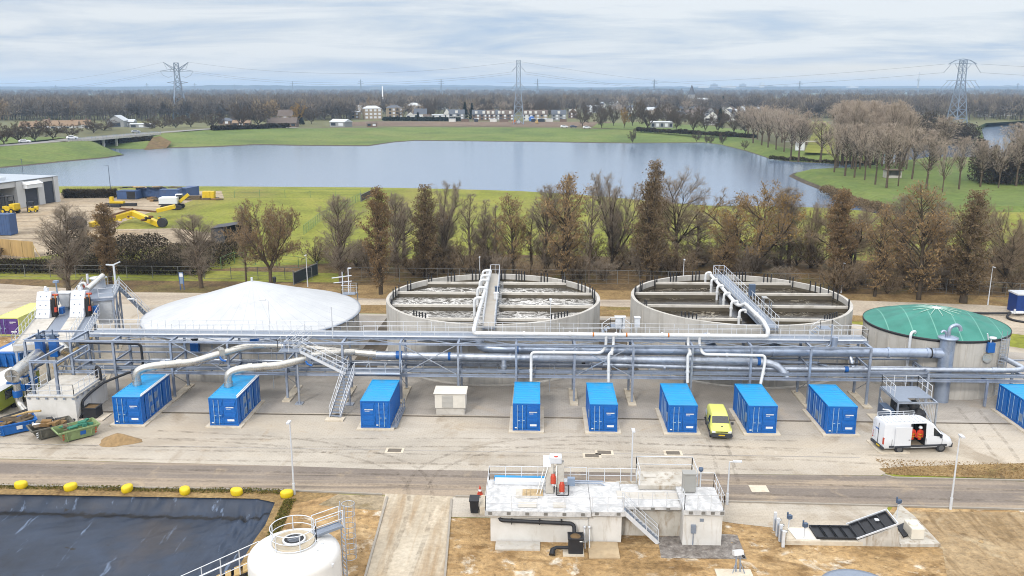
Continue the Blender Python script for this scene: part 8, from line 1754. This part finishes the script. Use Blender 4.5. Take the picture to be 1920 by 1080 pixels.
NEAR = [('upright', 130, 562, 378, 68, 'bare upright tree rising behind the white screens at far left'), ('columnar', 208, 535, 378, 38, 'narrow brown leaved tree behind the twin headed mast lamp'), ('upright', 378, 540, 398, 62, 'bare tree beside the blue notice board'), ('thin', 462, 530, 385, 30, 'thin ivy trunked tree touching the rust leaved oak'),
 ('oak_rust', 508, 534, 370, 138, 'broad rust leaved tree behind the peak of the silver cover'), ('upright', 640, 532, 362, 66, 'bare tree behind the sampling platform of the silver tank'), ('columnar', 714, 552, 346, 46, 'narrow rust leaved tree, first left of the foaming tank'), ('upright', 745, 520, 358, 52, 'slim bare tree right of the first narrow rust tree'),
 ('columnar_dark', 800, 522, 342, 52, 'narrow brown tree against a wide bare one, left of the straight bridge'), ('vase', 832, 512, 336, 92, 'wide bare vase shaped tree left of the straight bridge'), ('thin', 882, 512, 360, 40, 'thin bare tree just left of the straight bridge head'), ('thin', 908, 508, 372, 34, 'thinnest bare tree behind the straight bridge head'), ('thin', 932, 508, 382, 34, 'thin short bare tree just right of the straight bridge head'),
 ('upright_leafy', 962, 516, 360, 62, 'sparse brown leaved tree right of the straight bridge'), ('upright', 1018, 512, 342, 62, 'bare tree standing close left of the tallest tan leaved tree'), ('upright_leafy', 1055, 528, 320, 92, 'tall tan leaved tree behind the right part of the foaming tank'), ('thin', 1104, 530, 348, 44, 'thin bare tree between a tan leaved and a vase shaped tree'),
 ('vase', 1146, 505, 316, 108, 'bare vase shaped tree between the two open tanks'), ('columnar_dark', 1218, 532, 296, 62, 'tallest dark brown columnar tree, left of the railed bridge'), ('round_bare', 1268, 492, 306, 125, 'wide bare tree leaning right from behind the tallest columnar tree'), ('oak_gold', 1422, 512, 338, 168, 'broad golden brown oak behind the railed bridge'), ('upright', 1478, 500, 346, 62, 'bare grey tree at the right side of the golden brown oak'),
 ('columnar', 1566, 548, 350, 46, 'narrow brown tree before a spreading bare one, right of the brown tank'), ('round_bare', 1592, 510, 366, 150, 'spreading bare tree behind a narrow brown one'), ('upright_leafy', 1640, 556, 376, 66, 'tan leaved tree just left of the green dome'), ('upright', 1692, 540, 360, 62, 'bare tree behind the left side of the green dome'), ('upright_leafy', 1722, 562, 336, 92, 'big brown leaved tree behind the green dome'),
 ('upright', 1762, 535, 372, 60, 'bare tree behind the right side of the green dome'), ('columnar_dark', 1806, 568, 352, 66, 'dark columnar tree beyond the right side of the green dome'), ('round_bare', 1882, 548, 382, 92, 'brown round headed bare tree near the right picture edge'), ('upright_leafy', 1945, 545, 378, 80, 'brown leaved tree cut by the right picture edge'), ('upright_leafy', 1355, 520, 400, 60, 'small brown tree between the wide bare tree and the golden oak')]
for k, px, by, ty, w_, lb in NEAR: px_tree(k, px, by, ty, w_ * (1.25 if k in ('vase', 'round_bare', 'oak_gold', 'upright') else 1.12), lb)
for i in range(15): px = 770 + i * 76 + rr.uniform(-14, 14); by = rr.uniform(486, 512); px_tree(['thin', 'upright', 'round_bare', 'thin'][i % 4], px, by, by - rr.uniform(95, 140), rr.uniform(46, 84), 'slender bare tree in the second row behind the leafy ones', group='bare trees of the second row')
for i in range(64):                                                  # scrub at the foot of the row
    px = 596 + i * 21.4 + rr.uniform(-8, 8); by = rr.uniform(492, 536) if px < 1500 else rr.uniform(500, 556); hgt = rr.uniform(34, 74)
    px_tree('shrub' if rr.random() < .6 else 'shrub_bare', px, by, by - hgt, rr.uniform(52, 90), 'brown bare shrub in the scrub under the tree row', name='shrub', cat='shrub', group='shrubs under the tree row')
# trunks one can tell apart across the lake
proto('far_round', grow(21, 15, ell(4.8, .2, .8), .25, 48, 38, .3, .28, split=(.28, 6, 26), n2=6, n3=4, n4=1, tw=.032, step=4), B_grey, B_pink, None, 0, seed=21, kt=5)
proto('far_tall', grow(22, 20, ell(3.6, .3, .7), .3, 48, 26, .4, .24, n2=6, n3=4, n4=1, tw=.032, step=4), B_grey, B_pink, None, 0, seed=22, kt=5)
proto('far_dark', grow(23, 13, ell(5.2, .06, .8), .12, 72, 46, .1, .3, split=(.12, 6, 50), n2=8, n3=6, n4=1, tw=.05, step=4), B_dark, B_grey, None, 0, seed=23, kt=5)
proto('far_gold', grow(24, 13, ell(4.5, .12, .8), .18, 40, 46, .15, .3, split=(.18, 5, 46), n2=6, n3=4, n4=0, tw=.04, step=4), B_dark, B_twig, Lf_gold, 2200, (.2, .4), 24, kt=5)
SPIT = [(1564, 323, 236), (1584, 330, 240), (1602, 333, 236), (1621, 338, 244), (1641, 346, 240), (1662, 352, 246), (1684, 349, 240), (1710, 336, 246), (1736, 355, 262), (1767, 361, 268), (1798, 355, 262), (1838, 350, 268), (1872, 352, 262), (1905, 349, 246), (1660, 325, 236), (1690, 318, 232), (1745, 318, 248), (1900, 322, 236), (1935, 330, 230)]
for i, (px, by, ty) in enumerate(SPIT): px_tree('far_tall' if i % 3 else 'far_round', px, by, ty - 8, rr.uniform(40, 60), 'bare pinkish grey tree on the lawn of the wooded spit', z=.9, group='trees on the wooded spit')
for i in range(40):
    px = rr.uniform(1568, 1700); by = rr.uniform(302, 318); px_tree('far_tall', px, by, rr.uniform(184, 222), rr.uniform(28, 42), 'tall bare pinkish poplar at the back edge of the spit', z=.9, group='tall poplars at the back of the spit')
for i in range(34):
    px = rr.uniform(1570, 1790); by = rr.uniform(272, 300); px_tree('far_tall', px, by, by - rr.uniform(62, 84), rr.uniform(44, 66), 'bare pinkish tree in the plantation behind the spit', z=2.2, group='trees of the plantation behind the spit') if px < 1650 or by > 299 else px_tree('far_tall', rr.uniform(1565, 1650), rr.uniform(250, 285), rr.uniform(186, 206), rr.uniform(44, 60), 'bare pinkish tree in the plantation behind the spit', z=2.2, group='trees of the plantation behind the spit')
for px, by, ty in [(1412, 268, 200), (1428, 272, 196), (1440, 276, 200), (1455, 280, 204), (1470, 284, 206), (1482, 300, 214), (1497, 303, 220), (1512, 272, 206), (1538, 303, 226), (1466, 268, 200), (1490, 272, 200), (1442, 266, 194), (1420, 262, 198), (1402, 256, 196)]: px_tree('far_round' if by < 290 else 'far_tall', px, by, ty, rr.uniform(44, 66), 'bare tree on the far bank left of the striped field', z=2.0, group='trees beside the striped field')
VIL = [('far_dark', 1092, 237, 196, 42), ('far_dark', 1128, 240, 202, 34), ('far_gold', 1170, 241, 201, 26), ('far_dark', 1214, 243, 184, 66), ('far_dark', 1246, 238, 190, 40), ('far_dark', 1268, 244, 198, 36), ('far_dark', 1300, 247, 200, 40), ('far_dark', 1322, 247, 206, 34), ('far_dark', 1346, 248, 208, 36), ('far_dark', 1376, 250, 204, 42), ('far_dark', 1398, 252, 206, 40), ('far_dark', 1186, 236, 190, 36), ('far_dark', 1150, 236, 196, 34)]
VL = ['round dark tree right of the brown gabled terrace end', 'small dark tree left of the golden one', 'golden leaved tree on the park lawn', 'largest dark round tree on the park lawn', 'dark tree behind the low grey pavilion', 'dark tree right of the low grey pavilion', 'dark park tree below the church', 'small dark park tree left of the white gabled houses', 'dark park tree before the left white gabled house', 'dark park tree before the right white gabled house', 'dark park tree at the right end of the lawn', 'dark tree just right of the golden one', 'dark tree just left of the golden one']
for (k, px, by, ty, w_), lb in zip(VIL, VL): px_tree(k, px, by, ty, w_, lb, z=2.2)
for px, by, ty, w_ in [(1186, 269, 240, 20), (1306, 266, 246, 20), (1325, 270, 250, 14), (1333, 271, 252, 14), (1354, 272, 248, 18), (1396, 281, 262, 16)]: px_tree('far_dark', px, by, ty, w_, 'small dark tree at the far waterline', z=-.2, group='small trees at the far waterline')
for px, by, ty, w_ in [(-30, 276, 230, 60), (8, 271, 232, 44), (36, 268, 229, 50), (66, 265, 232, 38), (100, 263, 228, 36), (132, 258, 236, 34), (176, 250, 228, 34), (195, 247, 226, 40), (305, 242, 220, 40), (330, 240, 222, 36), (358, 238, 214, 44), (402, 240, 214, 44), (452, 238, 196, 46), (484, 237, 198, 48), (584, 232, 205, 30), (284, 244, 226, 30), (560, 232, 196, 30)]: px_tree('far_gold' if px == 560 else 'far_dark', px, by, ty - 4, w_ * 1.25, 'golden leaved tree behind the tall farm building' if px == 560 else 'bare tree along the dike road and farm across the lake', z=3.5 if px < 130 else 3.0, group=None if px == 560 else 'bare trees along the dike road')
for i in range(110):                                                 # gardens behind the terraces and around the church
    px = rr.uniform(640, 1440); by = rr.uniform(206, 222) if px < 1090 else rr.uniform(205, 236)
    px_tree('far_dark' if rr.random() < .7 else 'far_round', px, by, by - rr.uniform(20, 34), rr.uniform(18, 34), 'bare village tree among roofs across the lake', z=2.2, group='village trees across the lake')
def cone_tree(px, by, ty, w_, label, grp=None):
    p = U(px, by, 2.2); H = A(px, ty, p.y).z - 2.2; W = w_ * p.y / FOC / 2; rng = np.random.default_rng(int(px)); n = 420
    t = rng.random(n) ** .8; a = rng.uniform(0, 6.283, n); r_ = W * (1 - t) * rng.uniform(.5, 1.1, n) + .15; V, F = quads(np.stack([r_ * np.cos(a), r_ * np.sin(a), .6 + t * (H - .6)], 1), rng, .5, 1.1, .2)
    o = thing('conifer', label, 'conifer', p, grp); me = np_mesh('crown', V, F, Lf_ever, smooth=False); q = bpy.data.objects.new('crown', me); COL.objects.link(q); q.parent = o; MB().tube([p, p + Vector((0, 0, H * .8))], [.3, .08], 6).build('trunk', B_dark, o)
for px, by, ty, w_, lb in [(872, 224, 192, 12, 'tall dark conifer, left of two, between terrace houses'), (885, 224, 194, 12, 'tall dark conifer, right of two, between terrace houses'), (784, 223, 211, 5, 'small dark conifer against the large white house'), (1355, 205, 180, 12, 'dark conifer between the church and the white gables'), (1349, 240, 204, 14, 'dark conifer beside the white gabled house'), (1120, 210, 185, 12, 'dark conifer among the village roofs'), (563, 234, 216, 16, 'dark evergreen beside the tall farm building'), (1470, 216, 196, 16, 'dark conifer before the abbey')]: cone_tree(px, by, ty, w_, lb)
# hedges and brambles
def hedge(name, a, b_, dep, h, n, label, leafm, twigm, cat='hedge', lump=.3, ls=(.08, .18)):
    a, b_ = V3(a), V3(b_); L = (b_ - a).length; d = (b_ - a).normalized(); nn = Vector((-d.y, d.x, 0)); rng = np.random.default_rng(int(L * 10)); u = rng.uniform(0, L, n); v = rng.uniform(0, 1, n); w_ = rng.uniform(0, 1, n) ** .75
    hh = h * (1 + lump * np.sin(u * .5 + 1) * .4 + lump * np.sin(u * 1.37) * .3 + lump * np.sin(u * .19) * .5); bulge = np.sqrt(np.clip(1 - (v * 2 - 1) ** 2, 0, 1)) * .45 + .55; P = np.stack([u * d.x + v * dep * nn.x, u * d.y + v * dep * nn.y, w_ * hh * bulge], 1)
    V, F = quads(P, rng, *ls, up=.2); k = n // 3; Q = P[:k]; dirn = rng.normal(0, .5, (k, 3)); dirn[:, 2] = np.abs(dirn[:, 2]) + .5; V2, F2 = tubes(Q, Q + dirn * rng.uniform(.3, .8, (k, 1)) * min(1, h), np.full(k, .018 * min(1, h * 2)), np.full(k, .01 * min(1, h * 2)), 3)
    o = thing(name, label, cat, a); me = np_mesh('leaves', V, F, leafm, smooth=False); q = bpy.data.objects.new('leaves', me); COL.objects.link(q); q.parent = o; me = np_mesh('twigs', V2, F2, twigm); q = bpy.data.objects.new('twigs', me); COL.objects.link(q); q.parent = o
hedge('hedge', (-128, 131.5, 0), (-53, 130.5, 0), 3.5, 2.0, 26000, 'long dark clipped hedge behind the grass strip at the left', Lf_hedge, B_dark, lump=.12, ls=(.1, .22))
hedge('bramble_bank', (-122, 137, 0), (-94, 139, 0), 7, 2.2, 9000, 'brown bramble mound below the timber fence', Lf_brown, B_twig, 'brambles', .5, (.1, .24)); hedge('bramble_bank', (-82, 136.5, 0), (-52, 136, 0), 12, 3.4, 16000, 'brown bramble mound between hedge and dirt yard', Lf_hedge, B_twig, 'brambles', .5, (.1, .26))
hedge('weeds', (-60, 57.35, 0), (-18.6, 56.85, 0), .7, .16, 5000, 'weedy grass edge between the road kerb and the black pond', Lf_weed, Lf_weed, 'weeds', .5, (.04, .11)); hedge('weeds', (-18.2, 56, 0), (-17.6, 46, 0), .8, .14, 2200, 'weedy grass along the right edge of the black pond', Lf_weed, Lf_weed, 'weeds', .6, (.04, .12)); hedge('weeds', (27, 61.5, 0), (50, 60.4, 0), 3.0, .06, 3500, 'dry grass on the wedge between yard and road at right', Lf_tan, Lf_weed, 'grass', .5, (.04, .1))
hedge('hedge', U(116, 372), U(216, 371), 2.5, 2.2, 7000, 'dark bare hedge beside the industrial hall along the lake', Lf_hedge, B_grey, lump=.1, ls=(.12, .25))
hedge('hedge', U(716, 226.5, 2.2), U(862, 227.5, 2.2), 4, 3.2, 5000, 'long black clipped hedge before the white village houses', Lf_ever, B_dark, lump=.05, ls=(.4, .8)); hedge('hedge', U(400, 244, 4), U(545, 240.5, 3.4), 4, 2.4, 5000, 'dark hedge before the farm along the dike road', Lf_hedge, B_dark, lump=.2, ls=(.4, .8)); hedge('hedge', U(1190, 246, 2.2), U(1412, 259, 2.2), 4, 2.2, 6000, 'dark hedge along the far edge of the grass bank', Lf_hedge, B_dark, lump=.3, ls=(.35, .7))
hedge('island_thicket', U(1715, 262, 2.2), U(1842, 262, 2.2), 24, 9, 16000, 'dark thicket at the foot of the right pylon', Lf_thick, B_dark, 'thicket', .9, (.25, .6)); hedge('island_thicket', U(1835, 346, .9), U(1990, 350, .9), 16, 8, 16000, 'dark thicket at the right edge of the wooded spit', Lf_thick, B_grey, 'thicket', .9, (.2, .45))
hedge('bridge_dark_fill', U(166, 272, .6), U(290, 265, 1.2), 5, 3.0, 9000, 'added dark brush that darkens the opening under the road bridge', Lf_hedge, B_dark, 'thicket', .2, (.4, .8))  # brush added so that the opening under the bridge looks dark
hedge('reed_strip', U(1535, 360, -.6), U(1640, 399, -.6), 4, 1.6, 5000, 'brown reeds along the front shore of the wooded spit', Lf_brown, B_twig, 'reeds', .5, (.15, .35)); hedge('reed_strip', U(1440, 299, -.8), U(1640, 311, -.8), 3, 1.3, 4000, 'dark growth along the channel behind the spit', Lf_hedge, B_dark, 'reeds', .5, (.15, .35)); hedge('reed_strip', U(1700, 268, -.8), U(1845, 267, -.8), 3, 2.5, 3000, 'dark growth along the second lake below the pylon', Lf_hedge, B_dark, 'reeds', .5, (.2, .5))
# far woods that read as one mass
def wood(name, regions, per, mats, seed, twl=(1.6, 3.4), tww=.32, z=2.2, hr=(13, 19), rr_=(4, 6.5)):
    rng = np.random.default_rng(seed); C, HH, RR = [], [], []
    for (x0, x1, yb0, yb1, n) in regions:
        for _ in range(n):
            yb = yb0 + (yb1 - yb0) * rng.random() ** 1.3 if yb1 < yb0 else rng.uniform(yb0, yb1); p = U(rng.uniform(x0, x1), yb, z); C.append((p.x, p.y, z)); HH.append(rng.uniform(*hr)); RR.append(rng.uniform(*rr_))
    C, HH, RR = np.array(C), np.array(HH), np.array(RR); n = len(C); idx = np.repeat(np.arange(n), per); m = len(idx)
    d = rng.normal(size=(m, 3)); d[:, 2] = d[:, 2] * .8 + .15; d /= np.linalg.norm(d, axis=1, keepdims=True); rad = rng.random(m) ** .4; P = C[idx] + d * np.stack([RR[idx], RR[idx], HH[idx] * .42], 1) * rad[:, None]; P[:, 2] += HH[idx] * .58
    ax = d * .7 + np.array([0, 0, .9]) + rng.normal(0, .35, (m, 3)); ax /= np.linalg.norm(ax, axis=1, keepdims=True); sd = np.cross(ax, rng.normal(size=(m, 3))); sd /= np.linalg.norm(sd, axis=1, keepdims=True); L = rng.uniform(*twl, (m, 1)); V = np.stack([P - sd * tww, P + sd * tww, P + ax * L], 1).reshape(-1, 3); F = np.arange(m * 3).reshape(-1, 3)
    tv, tf_ = tubes(C, C + np.stack([np.zeros(n), np.zeros(n), HH * .5], 1), np.full(n, .3), np.full(n, .18), 4); tt = np.concatenate([tf_[:, [0, 1, 2]], tf_[:, [0, 2, 3]]]); V2 = np.concatenate([V, tv]); F2 = np.concatenate([F, tt + len(V)])
    me = np_mesh(name, V2, F2, mats, smooth=False); o = bpy.data.objects.new(name, me); COL.objects.link(o); return tag(o, kind='stuff')
M_wood = bpy.data.materials.new('winter_wood'); t = NT(M_wood); vo = t.new('ShaderNodeTexVoronoi'); vo.inputs['Scale'].default_value = .075; t.link(t.coords(True, (1, 1, .25)), vo.inputs['Vector']); sp_ = t.new('ShaderNodeSeparateColor'); t.link(vo.outputs['Color'], sp_.inputs[0])
c = t.ramp(sp_.outputs[0], [(.0, T(102, 97, 94)), (.35, T(120, 113, 107)), (.7, T(136, 127, 117)), (.95, T(156, 146, 130)), (.985, T(162, 142, 112))]); g_ = t.new('ShaderNodeNewGeometry'); c = t.mix(.5, c, t.mix(1.0, c, t.ramp(g_.outputs['Random Per Island'], [(0, .55), (1, 1.5)]), 'MULTIPLY')); t.finish(c, .95, 0, None, spec=.1)
wood('forest', [(-120, 660, 226, 222, 420), (-120, 660, 222, 205, 900), (-120, 700, 205, 180, 1300), (590, 1120, 214, 200, 330), (700, 1450, 204, 188, 520), (640, 1500, 190, 178, 500), (1200, 1440, 214, 204, 120)], 150, M_wood, 1)
wood('forest', [(1440, 2050, 222, 208, 520), (1480, 2050, 208, 188, 800), (1640, 2050, 226, 218, 160), (1500, 1560, 222, 214, 40)], 150, M_wood, 2)
wood('forest', [(-150, 2080, 180, 171, 1500), (-150, 2080, 171, 167.5, 900)], 45, M_wood, 3, (4, 9), 1.4, hr=(14, 20), rr_=(8, 14))
